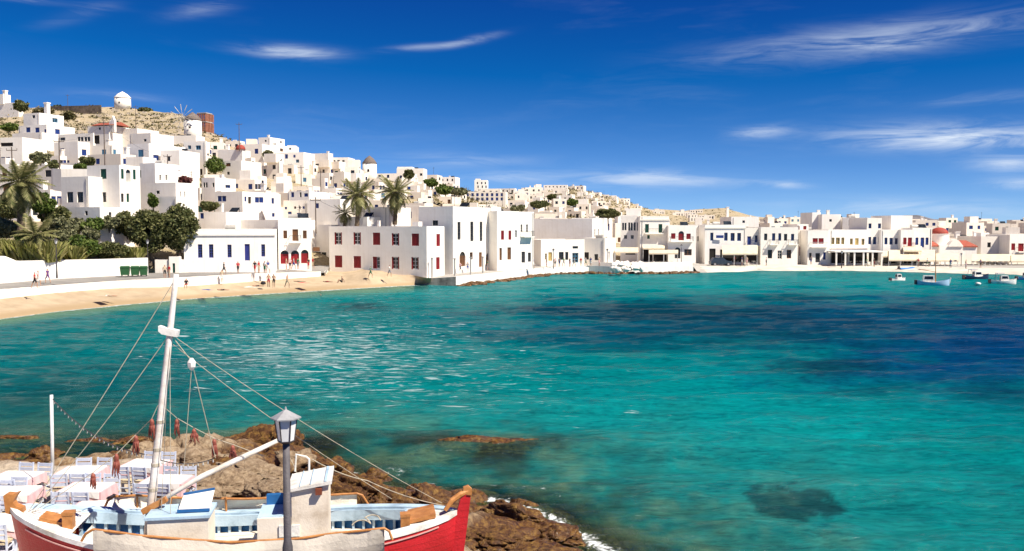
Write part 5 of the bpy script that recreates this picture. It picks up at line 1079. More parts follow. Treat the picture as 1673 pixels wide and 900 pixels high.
for i, (u, vt, vb, d) in enumerate([(706, 422, 452, 131), (743, 423, 452, 131.5), (769, 421, 449, 134), (789, 420, 447, 138)]):
    p = at(u, vb, d); z = H + ray(u, vt)[1] * d; mb = MB(); mb.tube([(0, 0, -.3), (0, 0, z - p.z)], .13, 10); mb.lathe([(.2, z - p.z), (.2, z - p.z + .12)], 10); o = mb.build('quay_post', CONC); o.location = p
    tag(o, 'grey round post on the quay terrace, %s from the red-shuttered house' % ORD[i + 1], 'post', 'posts of the quay terrace')
# ------------------------------------------------------------------ foreground boulders
def boulder(label, u, v, z, rx, ry, rz, seed, name='boulder', group='rocks of the near shore', rot=0, sub=4, wet=False):
    sub = 5 if sub == 4 and rx >= 1.0 else sub; bm = bmesh.new(); bmesh.ops.create_icosphere(bm, subdivisions=sub, radius=1); o_ = Vector((seed * 3.1, seed * 1.7, seed))
    cut = []
    rr = random.Random(seed)
    for k in range(16):
        n = Vector((rr.gauss(0, 1), rr.gauss(0, 1), rr.gauss(0, .8))).normalized(); cut.append((n, .62 + .3 * rr.random()))
    for vt in bm.verts:
        p = vt.co.copy()
        for n, h in cut:
            q = p.dot(n)
            if q > h: p -= n * (q - h) * .85
        vd, vp = noise.voronoi(p * 2.1 + o_); vd2, vp2 = noise.voronoi(p * 4.6 + o_)
        f = .10 * noise.cell(vp[0] * 6.1) - .20 * math.exp(-(vd[1] - vd[0]) * 20) - .08 * math.exp(-(vd2[1] - vd2[0]) * 18) + noise.fractal(p * 1.6 + o_, .7, 2.2, 6) * .22 + abs(noise.noise(p * 3.1 + o_)) * .16 - .05
        vt.co = p * (1 + f)
    me = bpy.data.meshes.new(name); bm.to_mesh(me); bm.free(); me.materials.append(WETROCK if wet else SHORE); me.polygons.foreach_set('use_smooth', [True] * len(me.polygons))
    p = onz(u, v, z); o = link(name, me, None, (p.x, p.y, p.z - rz * .25)); o.scale = (rx, ry, rz); o.rotation_euler = (0, 0, rot); return tag(o, label, 'rock', group)
WETROCK = shore_mat(True)
for i, a in enumerate([('long tan slab of rock behind the lantern post', 415, 775, 1.1, 2.0, .9, .45, 1, -.5), ('tan boulder left of the lantern behind the spar', 330, 752, .95, .9, .6, .45, 2, .2), ('small tan boulder by the hanging octopus', 285, 756, .9, .7, .5, .4, 3, .4), ('big tan rock sloping down to the boat rail', 355, 788, 1.2, 1.4, .8, .45, 4, -.2), ('tan rock beside the cabin roof', 445, 802, 1.2, 1.1, .6, .42, 5, -.6),
      ('dark wet rock at the water behind the spar', 412, 722, .5, 1.7, .7, .85, 6, .1), ('dark wet rock left of the lantern top', 462, 728, .5, 1.0, .6, .75, 7, .3), ('small dark rock in the gully by the octopuses', 372, 758, .9, .7, .5, .45, 8, 1), ('dark brown ridge of rock right of the cabin', 535, 765, .55, 1.1, .9, .75, 9, -.8), ('brown wet rock falling towards the foam', 585, 795, .5, 1.5, .7, .65, 10, -.7),
      ('olive brown rock behind the boat rail', 560, 812, .9, 1.3, .8, .55, 11, -.4), ('brown rock among the foam behind the stern', 640, 815, .35, 1.1, .6, .5, 12, -.2), ('dark rock close behind the tiller', 705, 818, .3, .9, .6, .5, 13, 0), ('golden weed-covered rock beyond the stern', 850, 845, .2, 1.6, .8, .5, 14, -.6), ('brown rock at the outer end of the point', 905, 872, .15, 1.2, .8, .45, 15, -.5),
      ('low brown rock behind the rudder', 800, 880, .45, 1.5, .9, .4, 16, -.3), ('weedy rock at the lower edge right of the boat', 880, 905, .3, 1.4, .9, .4, 17, -.2), ('low dark rock in the shallows at the left', 30, 718, .0, 1.2, .4, .3, 18, 0), ('dark rock in the shallows beside the white pole', 70, 742, .15, .7, .4, .4, 19, .3), ('flat dark rock in the shallows behind the tables', 170, 722, .05, 1.5, .4, .3, 20, 0), ('low rock where the wave breaks left of the mast', 215, 722, .1, 1.0, .45, .35, 21, .2),
      ('tan rock behind the mast foot', 270, 770, 1.05, .9, .6, .38, 22, .5), ('tan rock right of the tables', 320, 770, 1.3, .9, .6, .4, 23, .1), ('small tan rock by the spar end', 480, 752, .9, .8, .6, .45, 24, .2), ('dark stone in the foam right of the cabin', 610, 778, .1, .7, .45, .4, 25, 0), ('brown stone in the foam beyond the tiller', 690, 800, .0, .8, .4, .35, 26, .1)]): boulder(*a[:8], rot=a[8], wet=('dark' in a[0] or 'brown' in a[0] or 'weed' in a[0]))
rf = boulder('weedy reef just breaking the surface in the bay', 795, 728, -.10, 2.6, 1.0, .6, 31, 'reef_rock', None, wet=True)
boulder('drowned dark boulder left of the reef', 720, 738, -.4, 1.6, .8, .5, 32, 'reef_rock', None)
# stones along the foot of the quay
for i in range(78):
    u = 750 + i * 5.0 + (i * 37 % 7); p = quay_edge(u); s = .5 + .5 * ((i * 53) % 10) / 10
    boulder('brown weedy stone at the foot of the quay wall', u, interp(u, QU, QW) + .6, .1, s * 1.5, s * .8, s * .62, 40 + i, 'quay_stone', 'stones along the quay foot', rot=i, sub=2, wet=True)
# ------------------------------------------------------------------ the boat hauled up on the terrace
BCX, BCY = -5.55, 17.0; BTH = R(9); BC_, BS_ = math.cos(BTH), math.sin(BTH)
def ab(u, v, d):      # point on the boat's lengthwise plane offset d-17 to the far side
    a, b = ray(u, v); t = (d - 17.0 + BCY * BC_ - BCX * BS_) / (BC_ - a * BS_); return Vector((a * t, t, H + b * t))
boat = thing('fishing_boat', 'red wooden fishing boat with white mast, canvas side cloths and small wheelhouse', 'boat', (BCX, BCY, 1.42), BTH)
def L(p): x, y = p[0] - BCX, p[1] - BCY; return (x * BC_ + y * BS_, -x * BS_ + y * BC_, p[2] - 1.42)
_b0, _b1 = L(ab(16, 835, 17)), L(ab(748, 828, 17)); BL_ = (_b1[0] - _b0[0]) / 2; BX0 = (_b0[0] + _b1[0]) / 2
BCX += BX0 * BC_; BCY += BX0 * BS_; boat.location = (BCX, BCY, 1.42)
def hb(s): return 1.29 * max(0, 1 - abs(s) ** 2.5) ** .72
def sheer(s): return 1.2 + (.70 if s < 0 else .20) * s * s
def keel(s): return .05 + .6 * abs(s) ** 5
RED = mat('boat_red', (0.58, 0.022, 0.030), .38, .12, 1.4, .12, 18, c2=(0.46, 0.018, 0.022), spec=.4); BWH = mat('boat_white', (0.82, 0.80, 0.76), .5, .08, 1.6, .25, 20, c2=(0.52, 0.48, 0.42), stops=[(.33, (0.50, 0.46, 0.39)), (.46, (0.74, 0.71, 0.66)), (.6, (0.83, 0.81, 0.77))]); BCR = mat('boat_cream', (0.80, 0.71, 0.59), .6, .06, 1.4, .2, 20, stops=[(.32, (0.55, 0.45, 0.34)), (.46, (0.76, 0.66, 0.54)), (.65, (0.83, 0.74, 0.62))]); BBL = mat('boat_pale_blue', (0.40, 0.56, 0.70), .5, .1, 2.0, .2, 20, stops=[(.33, (0.26, 0.36, 0.45)), (.47, (0.40, 0.54, 0.66)), (.66, (0.48, 0.62, 0.74))])
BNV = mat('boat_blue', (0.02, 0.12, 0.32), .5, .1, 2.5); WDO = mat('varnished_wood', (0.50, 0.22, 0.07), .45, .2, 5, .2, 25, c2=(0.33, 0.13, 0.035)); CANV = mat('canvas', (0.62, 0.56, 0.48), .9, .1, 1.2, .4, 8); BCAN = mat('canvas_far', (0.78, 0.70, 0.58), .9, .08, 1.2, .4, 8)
ROPE = mat('rope', (0.50, 0.44, 0.34), .9, .2, 10); GREYM = mat('dull_metal', (0.42, 0.42, 0.43), .55, .15, 8, metal=.3)
for mt_ in (RED,):
    t = mt_.node_tree; bn = [n for n in t.nodes if n.type == 'BUMP'][0]; src = bn.inputs['Height'].links[0].from_socket
    tcn = N(t, 'ShaderNodeTexCoord'); sp_ = N(t, 'ShaderNodeSeparateXYZ', ins={0: tcn.outputs['Object']}); fr_ = M_(t, 'FRACT', M_(t, 'MULTIPLY', sp_.outputs[2], 7.0))
    t.links.new(M_(t, 'MULTIPLY_ADD', ramp(t, fr_, [(0, (0, 0, 0)), (.06, (1, 1, 1)), (1, (1, 1, 1))]), .6, src), bn.inputs['Height']); bn.inputs['Strength'].default_value = .35
NS, NQ = 41, 11
def hw(s, z): a = math.asin(min(1, max(0, (sheer(s) - z) / (sheer(s) - keel(s)))) ** .8); return hb(s) * max(0, math.cos(a)) ** .62
def hullpt(s, q, side, out=0):
    a = q * math.pi / 2; y = (hb(s) + out) * max(0, math.cos(a)) ** .62; z = sheer(s) + (keel(s) - sheer(s)) * math.sin(a) ** 1.25
    rake = (.17 if s < 0 else .05) * abs(s) ** 6 * (sheer(s) - z); x = s * BL_ + (rake if s < 0 else -rake); return (x, side * y, z)
for side, lab in ((-1, 0), (1, 0)):
    mb = MB(); n0 = 0
    for i in range(NS):
        for j in range(NQ): mb.v.append(hullpt(-1 + 2 * i / (NS - 1), j / (NQ - 1), side))
    for i in range(NS - 1):
        for j in range(NQ - 1):
            f = (i * NQ + j, i * NQ + j + 1, (i + 1) * NQ + j + 1, (i + 1) * NQ + j); mb.f.append(f if side < 0 else f[::-1]); mb.m.append(0)
    mb.build('hull_side', RED, boat, True)
    mb = MB()     # gunwale cap, rub strake
    for i in range(NS - 1):
        s0, s1 = -1 + 2 * i / (NS - 1), -1 + 2 * (i + 1) / (NS - 1)
        for inner, outer, dz0, dz1 in ((.17, -.03, .0, .05),):
            A = [(s0 * BL_, side * (hb(s0) - outer), sheer(s0) + dz1), (s1 * BL_, side * (hb(s1) - outer), sheer(s1) + dz1), (s1 * BL_, side * max(0, hb(s1) - inner), sheer(s1) + dz1), (s0 * BL_, side * max(0, hb(s0) - inner), sheer(s0) + dz1)]
            mb.face(A if side < 0 else A[::-1]); B = [(p[0], p[1], p[2] - .09) for p in A]
            mb.face([B[0], B[1], A[1], A[0]]); mb.face([A[3], A[2], B[2], B[3]])
    mb.build('gunwale', BWH if side < 0 else BBL, boat)
    mb = MB()
    for i in range(2, NS - 2):
        s0, s1 = -1 + 2 * i / (NS - 1), -1 + 2 * (i + 1) / (NS - 1)
        if i < NS - 3:
            p = [hullpt(s, .10, side, .022) for s in (s0, s1)]; mb.bar(p[0], p[1], .02, .02)
    mb.build('rub_strake', mat('strake_pink', (0.70, 0.38, 0.35), .5), boat)
    # bulwark inside: blue board, white posts, pale rail
    mb = MB(); ps = MB()
    for i in range(5, 36):
        s0, s1 = -1 + 2 * i / (NS - 1), -1 + 2 * (i + 1) / (NS - 1); y0, y1 = side * (hb(s0) - .1), side * (hb(s1) - .1)
        A = [(s0 * BL_, side * (hw(s0, .85) - .06), .85), (s1 * BL_, side * (hw(s1, .62) - .06), .85), (s1 * BL_, y1, sheer(s1)), (s0 * BL_, y0, sheer(s0))]; mb.face(A if side > 0 else A[::-1])
        y0 -= side * .12
        ps = MB(); ps.box(s0 * BL_ - .025, s0 * BL_ + .025, min(y0, y0 + side * .1), max(y0, y0 + side * .1), .85, sheer(s0) - .02); ps.build('bulwark_post', BBL, boat)
    mb.build('bulwark', BNV, boat)
    mb = MB()
    for i in range(5, 36):
        s0, s1 = -1 + 2 * i / (NS - 1), -1 + 2 * (i + 1) / (NS - 1); mb.bar((s0 * BL_, side * (hb(s0) - .25), sheer(s0) - .09), (s1 * BL_, side * (hb(s1) - .25), sheer(s1) - .09), .05, .22)
    mb.build('inner_rail', BBL, boat)
def deck(name, s0, s1, zf, m, inset=.06, n=14, planks=True):
    mb = MB()
    for i in range(n):
        a, b = s0 + (s1 - s0) * i / n, s0 + (s1 - s0) * (i + 1) / n
        for k in range(8):
            t0, t1 = -1 + 2 * k / 8, -1 + 2 * (k + 1) / 8; g = .008; ya, yb = max(0, hw(a, zf(a)) - inset), max(0, hw(b, zf(b)) - inset)
            mb.quad((a * BL_, t0 * ya + g, zf(a)), (b * BL_, t0 * yb + g, zf(b)), (b * BL_, t1 * yb - g, zf(b)), (a * BL_, t1 * ya - g, zf(a)))
            mb.quad((a * BL_, t0 * ya - g, zf(a) - .015), (b * BL_, t0 * yb - g, zf(b) - .015), (b * BL_, t0 * yb + g, zf(b) - .015), (a * BL_, t0 * ya + g, zf(a) - .015))
    return mb.build(name, m, boat)
deck('deck', -.78, .82, lambda s: .85, BCR)
deck('foredeck', -.985, -.70, lambda s: sheer(s) + .01, BWH); mb = MB(); mb.quad((-.70 * BL_, -hb(.70) + .1, .86), (-.70 * BL_, hb(.70) - .1, .86), (-.70 * BL_, hb(.70) - .1, sheer(.70) + .01), (-.70 * BL_, -hb(.70) + .1, sheer(.70) + .01)); mb.build('foredeck_bulkhead', BWH, boat)
deck('sterndeck', .76, .985, lambda s: sheer(s) + .01, BWH); mb = MB(); mb.box(.76 * BL_ - .04, .76 * BL_, -hb(.76) + .1, hb(.76) - .1, .85, sheer(.76) + .005); mb.build('stern_bulkhead', BBL, boat)
def slab(name, px, d, th, m, parent=boat):     # a board of real thickness whose outline is given at depth d
    P = [Vector(L(ab(u, v, d))) for u, v in px]; mb = MB(); a = [(p.x, p.y - th / 2, p.z) for p in P]; b = [(p.x, p.y + th / 2, p.z) for p in P]; n = len(P)
    mb.face(a[::-1]); mb.face(b)
    for i in range(n): mb.quad(a[i], a[(i + 1) % n], b[(i + 1) % n], b[i])
    o = mb.build(name, m, parent)
    bm = bmesh.new(); bm.from_mesh(o.data); bmesh.ops.remove_doubles(bm, verts=bm.verts, dist=1e-5); bmesh.ops.recalc_face_normals(bm, faces=bm.faces); bm.to_mesh(o.data); bm.free(); return o
slab('stem_head', [(8, 808), (13, 805), (24, 806), (33, 803), (27, 811), (24, 818), (27, 824), (39, 828), (41, 839), (28, 840), (12, 836)], 17.0, .17, WDO)
slab('stern_post', [(735, 905), (742, 850), (755, 803), (762, 803), (757, 830), (745, 905)], 17.0, .12, RED)
slab('rudder', [(746, 905), (750, 870), (759, 806), (769, 808), (764, 850), (757, 905)], 17.0, .07, RED)
slab('rudder_head', [(755, 806), (757, 796), (765, 793), (771, 798), (770, 808)], 17.0, .12, WDO)
mb = MB(); mb.tube([L(ab(768, 800, 17)), L(ab(752, 808, 16.95)), L(ab(738, 818, 16.9)), L(ab(727, 834, 16.85))], [.05, .06, .06, .04], 8); mb.build('tiller', WDO, boat)
def boxat(name, u0, u1, vt, d, dep, z0, m, parent=boat):
    a = L(ab(u0, vt, d)); b = L(ab(u1, vt, d)); mb = MB(); mb.box(a[0], b[0], a[1], a[1] + dep, z0, a[2]); return mb.build(name, m, parent), a, b
cab, a, b = boxat('low_cabin', 240, 340, 850, 16.25, .72, .85, BCR)
mb = MB(); mb.box(a[0] - .04, b[0] + .04, a[1] - .04, a[1] + .76, a[2], a[2] + .05); ct = mb.build('cabin_top', BBL, cab)
mb = MB(); x0 = a[0] + .5; mb.face([(x0, a[1] + .2, a[2] + .07), (b[0], a[1] + .2, a[2] + .07), (b[0], a[1] + .74, a[2] + .30), (x0, a[1] + .74, a[2] + .22)]); mb.face([(x0, a[1] + .2, a[2] + .05), (x0, a[1] + .2, a[2] + .1), (b[0], a[1] + .2, a[2] + .1), (b[0], a[1] + .2, a[2] + .05)][::-1]); mb.build('hatch', BWH, cab)
mb = MB(); mb.bar((x0, a[1] + .17, a[2] + .09), (b[0], a[1] + .17, a[2] + .09), .05); mb.bar((x0, a[1] + .75, a[2] + .24), (b[0], a[1] + .75, a[2] + .32), .04); mb.build('hatch_trim', BNV, cab)
eng, a, b = boxat('engine_box', 420, 476, 848, 16.2, .95, .85, BCR)
mb = MB(); mb.box(a[0], b[0], a[1] + .06, a[1] + .92, a[2] + .002, a[2] + .01); mb.build('engine_lid', BBL, eng); mb = MB(); mb.box(a[0] + .08, b[0], a[1] + .82, a[1] + .95, a[2] + .01, a[2] + .2); mb.build('engine_coaming', BNV, eng)
# wheelhouse with a sloping roof
p0, p1 = Vector(L(ab(476, 803, 16.2))), Vector(L(ab(536, 791, 16.2))); dep = .95; mb = MB(); zb = .85
A = [(p0.x, p0.y, zb), (p1.x, p1.y, zb), (p1.x, p1.y + dep, zb), (p0.x, p0.y + dep, zb)]; T = [(p0.x, p0.y, p0.z), (p1.x, p1.y, p1.z), (p1.x, p1.y + dep, p1.z), (p0.x, p0.y + dep, p0.z)]
for i in range(4): mb.quad(A[i], A[(i + 1) % 4], T[(i + 1) % 4], T[i])
wh = mb.build('wheelhouse', BCR, boat)
mb = MB(); e = .07; R0 = [(p0.x - e, p0.y - e, p0.z), (p1.x + e, p1.y - e, p1.z + .02), (p1.x + e, p1.y + dep + e, p1.z + .02), (p0.x - e, p0.y + dep + e, p0.z)]; R1 = [(x, y, z + .06) for x, y, z in R0]; mb.face(R1)
for i in range(4): mb.quad(R0[i], R0[(i + 1) % 4], R1[(i + 1) % 4], R1[i])
mb.face(R0[::-1]); wr = mb.build('roof', BWH, wh)
mb = MB()
for k in (.28, .52, .86): mb.bar(Vector(R1[0]).lerp(Vector(R1[1]), k) + Vector((0, .02, .012)), Vector(R1[3]).lerp(Vector(R1[2]), k) + Vector((0, -.02, .012)), .018 if k < .8 else .05, .012)
mb.build('roof_batten', BBL, wr)
mb = MB(); q = Vector(L(ab(521, 801, 16.2))); mb.box(q.x - .06, q.x + .06, q.y - .11, q.y, q.z - .06, q.z + .06); mb.build('side_lamp', mat('rust_red', (0.22, 0.06, 0.03), .7), wh)
mb = MB(); q = Vector(L(ab(465, 868, 16.2))); mb.box(q.x - .1, q.x + .28, q.y - .03, q.y - .002, q.z - .1, q.z + .12); mb.build('locker_door', BWH, eng)
mb = MB(); mb.tube([L(ab(505, 772, 17.2)), L(ab(505, 750, 17.2)), L(ab(500, 746, 17.2)), L(ab(484, 742, 17.2)), L(ab(482, 770, 17.2))], .022, 8); mb.build('grab_hoop', BWH, wh)
# winch rollers, bitts
def bitt(u, vt, vb, d): p, q = L(ab(u, vt, d)), L(ab(u, vb, d)); mb = MB(); mb.box(p[0] - .09, p[0] + .09, p[1] - .09, p[1] + .09, q[2], p[2] - .06); mb.box(p[0] - .1, p[0] + .1, p[1] - .1, p[1] + .1, p[2] - .06, p[2]); mb.build('bitt', WDO, boat)
bitt(112, 835, 872, 16.7); bitt(662, 838, 872, 16.6)
def plank(name, px, d0, d1, m, th=.08):
    (u0, v0), (u1, v1) = px; p, q = Vector(L(ab(u0, v0, d0))), Vector(L(ab(u1, v1, d0))); w = d1 - d0; mb = MB(); n = Vector((0, w, 0)); t = Vector((0, 0, th))
    A = [p, q, q + n, p + n]; B = [x + t for x in A]; mb.face(B); mb.face(A[::-1])
    for i in range(4): mb.quad(A[i], A[(i + 1) % 4], B[(i + 1) % 4], B[i])
    mb.build(name, m, boat)
plank('hatch_cover', ((64, 852), (106, 862)), 16.7, 17.1, WDO); plank('hatch_cover', ((668, 856), (712, 846)), 16.6, 17.25, WDO)
mb = MB(); mb.bar(L(ab(233, 836, 16.8)), L(ab(272, 815, 16.8)), .12, .1); mb.build('mast_yoke', WDO, boat)
# rails with canvas
def rail(px, d, m=WDO): mb = MB(); mb.tube([L(ab(u, v, d)) for u, v in px], .024, 8); return mb.build('side_rail', m, boat)
NR_ = [(133, 884), (140, 872), (152, 865), (180, 868), (229, 875), (300, 881), (380, 886), (487, 880), (540, 872), (600, 866), (628, 863), (636, 868), (641, 882)]; FRL = [(170, 831), (176, 818), (187, 811), (224, 809), (272, 813), (340, 814), (400, 815), (465, 813), (530, 809), (583, 806), (592, 809), (604, 828)]
rail(NR_, 15.76); rail(FRL, 18.25)
def cloth(px, d, side, m, name):
    mb = MB(); prev = None; n = 5
    for k in range(len(px) * 4 - 3):
        i, f = divmod(k, 4); u = px[i][0] + (px[min(i + 1, len(px) - 1)][0] - px[i][0]) * f / 4; v = px[i][1] + (px[min(i + 1, len(px) - 1)][1] - px[i][1]) * f / 4
        T = Vector(L(ab(u, v, d))); s = T.x / BL_; B = Vector((T.x, side * (hb(s) + .06), sheer(s) - (.32 if side < 0 else .0))); cur = []
        for j in range(n):
            p = T.lerp(B, j / (n - 1)); w = math.sin(j / (n - 1) * math.pi) * .05; cur.append(tuple(p + Vector((0, side * (w + .03 * math.sin(k * 1.1 + j)), 0))))
        if prev:
            for j in range(n - 1): mb.quad(prev[j], prev[j + 1], cur[j + 1], cur[j])
        prev = cur
    mb.build(name, m, boat, True)
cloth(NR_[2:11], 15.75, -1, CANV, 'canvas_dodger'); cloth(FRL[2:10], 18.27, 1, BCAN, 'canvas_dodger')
for u in (224, 279, 369, 470): mb = MB(); q = L(ab(u, 812, 18.22)); mb.tube([(q[0], q[1], q[2]), (q[0], q[1], q[2] - .5)], .025, 6); mb.build('stanchion', WDO, boat)
for u, v in ((229, 876), (380, 887), (540, 873)): mb = MB(); q = L(ab(u, v, 15.8)); mb.tube([(q[0], q[1], q[2]), (q[0], q[1], q[2] - .6)], .025, 6); mb.build('stanchion', WDO, boat)
# mast, crosstree, spar
def mastpt(k): return ab(242, 872, 16.9).lerp(ab(288, 448, 17.3), k)
mb = MB(); pts = [mastpt(k / 10) for k in range(11)]; mb.tube([L(p) for p in pts], [.085 - .035 * k / 10 for k in range(11)], 14); mast = mb.build('mast', mat('mast_white', (0.78, 0.74, 0.70), .55, .14, 3, .2, 14, c2=(0.52, 0.45, 0.38)), boat, True)
MM = mast.data.materials[0]
mb = MB()
for v in (690, 735, 760, 800, 840):
    k = (872 - v) / 424; p = Vector(L(mastpt(k))); mb.lathe([(.085 - .034 * k + .008, -.03), (.085 - .034 * k + .008, .03)], 12, 0, tuple(p))
mb.build('mast_band', ROPE, mast)
mb = MB(); c = Vector(L(mastpt(.785)))
prof = [(-.20, .08), (-.20, -.02), (-.14, -.08), (.14, -.14), (.16, -.02)]
a = [(c.x + x, c.y - .10, c.z + z) for x, z in prof]; b = [(c.x + x, c.y + .10, c.z + z) for x, z in prof]; mb.face(a[::-1]); mb.face(b)
for i in range(5): mb.quad(a[i], a[(i + 1) % 5], b[(i + 1) % 5], b[i])
mb.build('crosstree', BWH, mast)
mb = MB(); mb.tube([L(ab(262, 818, 17.0)), L(ab(330, 778, 17.4)), L(ab(400, 745, 17.8)), L(ab(457, 718, 18.2))], [.045, .055, .055, .045], 10); mb.build('spar', MM, boat, True)
def rope(name, pts, r=.012, sag=0, parent=boat, m=ROPE, n=12):
    P = [Vector(p) if isinstance(p, Vector) else ab(*p) for p in pts]; out = []
    for i in range(len(P) - 1):
        for k in range(n): t = k / n; q = P[i].lerp(P[i + 1], t); q.z -= sag * 4 * t * (1 - t); out.append(q)
    out.append(P[-1]); mb = MB(); mb.tube([L(q) if parent is boat else q for q in out], r, 5); return mb.build(name, m, parent)
TOPP = mastpt(.985); CT = mastpt(.77)
rope('forestay', [TOPP, (45, 838, 17.0)], .008, .05); rope('forestay', [CT, (52, 836, 17.0)], .007, .1); rope('backstay', [CT, (722, 822, 17.0)], .006, .12); rope('backstay', [mastpt(.74), (640, 815, 17.3)], .006, .1)
rope('halyard', [CT, (279, 880, 16.3)], .006); rope('halyard', [CT, (262, 868, 16.6)], .006); rope('halyard', [CT, (313, 590, 17.1), (352, 748, 17.5)], .008); rope('halyard', [(313, 600, 17.1), (300, 770, 17.3)], .007)
mb = MB(); c = Vector(L(ab(313, 595, 17.1))); mb.lathe([(.02, -.12), (.07, -.05), (.08, .04), (.03, .12)], 8, 0, tuple(c)); mb.build('pulley_block', BWH, boat)
rope('stern_line', [(510, 750, 17.2), (600, 785, 17.6), (725, 826, 17.1)], .010, .06); rope('coil', [(575, 858, 16.9), (590, 850, 17.0), (606, 856, 16.95), (596, 846, 17.1), (614, 842, 17.2), (622, 850, 17.0)], .012, -.03)
rope('topping_lift', [(457, 716, 18.2), (480, 760, 18.0), (520, 858, 16.2)], .006)
# hull name and draught marks
# deck clutter: a heap of net, a bucket
rr = random.Random(4); mb = MB(); c0 = Vector((.50 * BL_, -.15, .86))
for k in range(26):
    a = rr.random() * 6.28; r = .1 + .22 * rr.random(); mb.tube([c0 + Vector((r * math.cos(a + q * .9), r * .7 * math.sin(a + q * .9), .03 + .16 * rr.random() * (1 - q / 8))) for q in range(7)], .014, 5)
o = mb.build('fishing_net', mat('net_yellow', (0.42, 0.30, 0.08), .9, .3, 20)); o.location = boat.location; o.rotation_euler = (0, 0, BTH); tag(o, 'small heap of yellow fishing net on the after deck', 'net')
mb = MB(); mb.lathe([(.11, 0), (.14, .24), (.15, .24), (.12, .02), (.02, .02)], 14); o = mb.build('bucket', mat('bucket_blue', (0.05, 0.16, 0.36), .5)); o.location = (BCX + (-.45 * BL_) * BC_ - (.2) * BS_, BCY + (-.45 * BL_) * BS_ + .2 * BC_, 1.42 + .86); tag(o, 'small blue bucket on the fore deck behind the bitt', 'bucket')
# ------------------------------------------------------------------ lantern on a post
lp = thing('lamp_post', 'hexagonal white-glazed lantern on a grey iron post before the boat', 'lamp', tuple(at(470, 900, 12.6) * 1)); base = Vector(lp.location); base.z = 1.42; lp.location = base
zt = [H + ray(470, v)[1] * 12.6 - 1.42 for v in (669, 683, 719, 724)]; LS = 12.6 / F
mb = MB(); mb.lathe([(.15, 0), (.15, .25), (.085, .35), (.075, 2.55), (.055, 2.65), (.05, zt[3])], 16); mb.build('post', mat('lamp_iron', (0.115, 0.105, 0.115), .55, .2, 3, .3, 30), lp, True)
ln = MB(); ln.lathe([(.075, zt[3]), (.125, zt[2] - .01), (.125, zt[2])], 6, a0=R(10)); lan = ln.build('lantern_base', IRON, lp)
r0, r1 = 13 * LS, 18 * LS; OP = mat('opal_glass', (0.80, 0.80, 0.80), .25, .04, 3)
for k in range(6):
    a0, a1 = R(10) + k * math.pi / 3, R(10) + (k + 1) * math.pi / 3; A = [(r0 * math.cos(a0), r0 * math.sin(a0), zt[2]), (r0 * math.cos(a1), r0 * math.sin(a1), zt[2]), (r1 * math.cos(a1), r1 * math.sin(a1), zt[1]), (r1 * math.cos(a0), r1 * math.sin(a0), zt[1])]
    mb = MB(); mb.face(A); mb.build('pane', OP, lan); mb = MB(); mb.bar(A[0], A[3], .016); mb.build('glazing_bar', IRON, lan)
mb = MB(); mb.lathe([(r1 * 1.02, zt[1] - .01), (25 * LS, zt[1] - .005), (25 * LS, zt[1] + .012), (8 * LS, zt[0] - .03), (2 * LS, zt[0]), (.01, zt[0] + .04)], 6, a0=R(10)); mb.build('lantern_roof', GREYM, lp)
# ------------------------------------------------------------------ white pole, string lights, drying octopus
p = onz(86, 792, 1.42); q = at(84, 645, p.y); mb = MB(); mb.tube([(0, 0, -.3), (q.x - p.x, 0, q.z - p.z)], [.048, .044], 12); o = mb.build('white_pole', PAINT['w'], None, True); o.location = p; tag(o, 'thin white pole standing beside the taverna tables', 'pole')
BULB = mat('bulb', (0.45, 0.43, 0.40), .3)
def string_lights(label, pts, sag, n):
    t = thing('string_lights', label, 'string lights', (0, 0, 0)); P = [ab(*a) for a in pts]; mb = MB(); out = []
    for k in range(n * 2 + 1): f = k / (n * 2); w = P[0].lerp(P[1], f); w.z -= sag * 4 * f * (1 - f); out.append(w)
    mb.tube(out, .011, 5); mb.build('cable', IRON, t)
    bm_ = MB(); bm_.lathe([(.010, 0), (.011, -.03), (.017, -.045), (.018, -.06), (.006, -.08)], 6); me = bm_.mesh('bulb', BULB)
    for k in range(1, n * 2, 2): link('bulb', me, t, out[k])
string_lights('string of small bulbs sagging from the white pole to the mast', [(86, 652, 23.2), (236, 742, 17.6)], .25, 22)
string_lights('string of small bulbs hanging right of the mast', [(252, 748, 17.4), (352, 748, 17.8)], .12, 12)
OCT = mat('octopus_flesh', (0.27, 0.075, 0.05), .45, .3, 9, .4, 30, c2=(0.14, 0.03, 0.025), stops=[(.3, (0.14, 0.03, 0.025)), (.6, (0.30, 0.085, 0.055)), (.8, (0.45, 0.20, 0.15))])
def octopus(label, u, vt, vb, d, seed, spread=1):
    rr = random.Random(seed); p = ab(u, vt, d); hh = (vb - vt) * d / F; mb = MB()
    mb.lathe([(.012, .0), (.03, -.02), (.044, -hh * .14), (.042, -hh * .26), (.04, -hh * .36)], 10)
    for k in range(8):
        a = k * math.pi / 4 + rr.random() * .3; L_ = hh * (.72 + .3 * rr.random()); s = .026 + .022 * spread * rr.random(); x, y = math.cos(a), math.sin(a)
        mb.tube([(x * .03, y * .03, -hh * .28), (x * s, y * s, -hh * .45), (x * s * 1.2 + rr.uniform(-.03, .03), y * s, -hh * .7), (x * s * (.8 + spread * rr.random()), y * s * 1.2, -min(L_, hh))], [.022, .018, .013, .005], 6)
    o = mb.build('octopus', OCT, None, True); o.location = p; tag(o, label, 'octopus', 'octopuses drying on the lines')
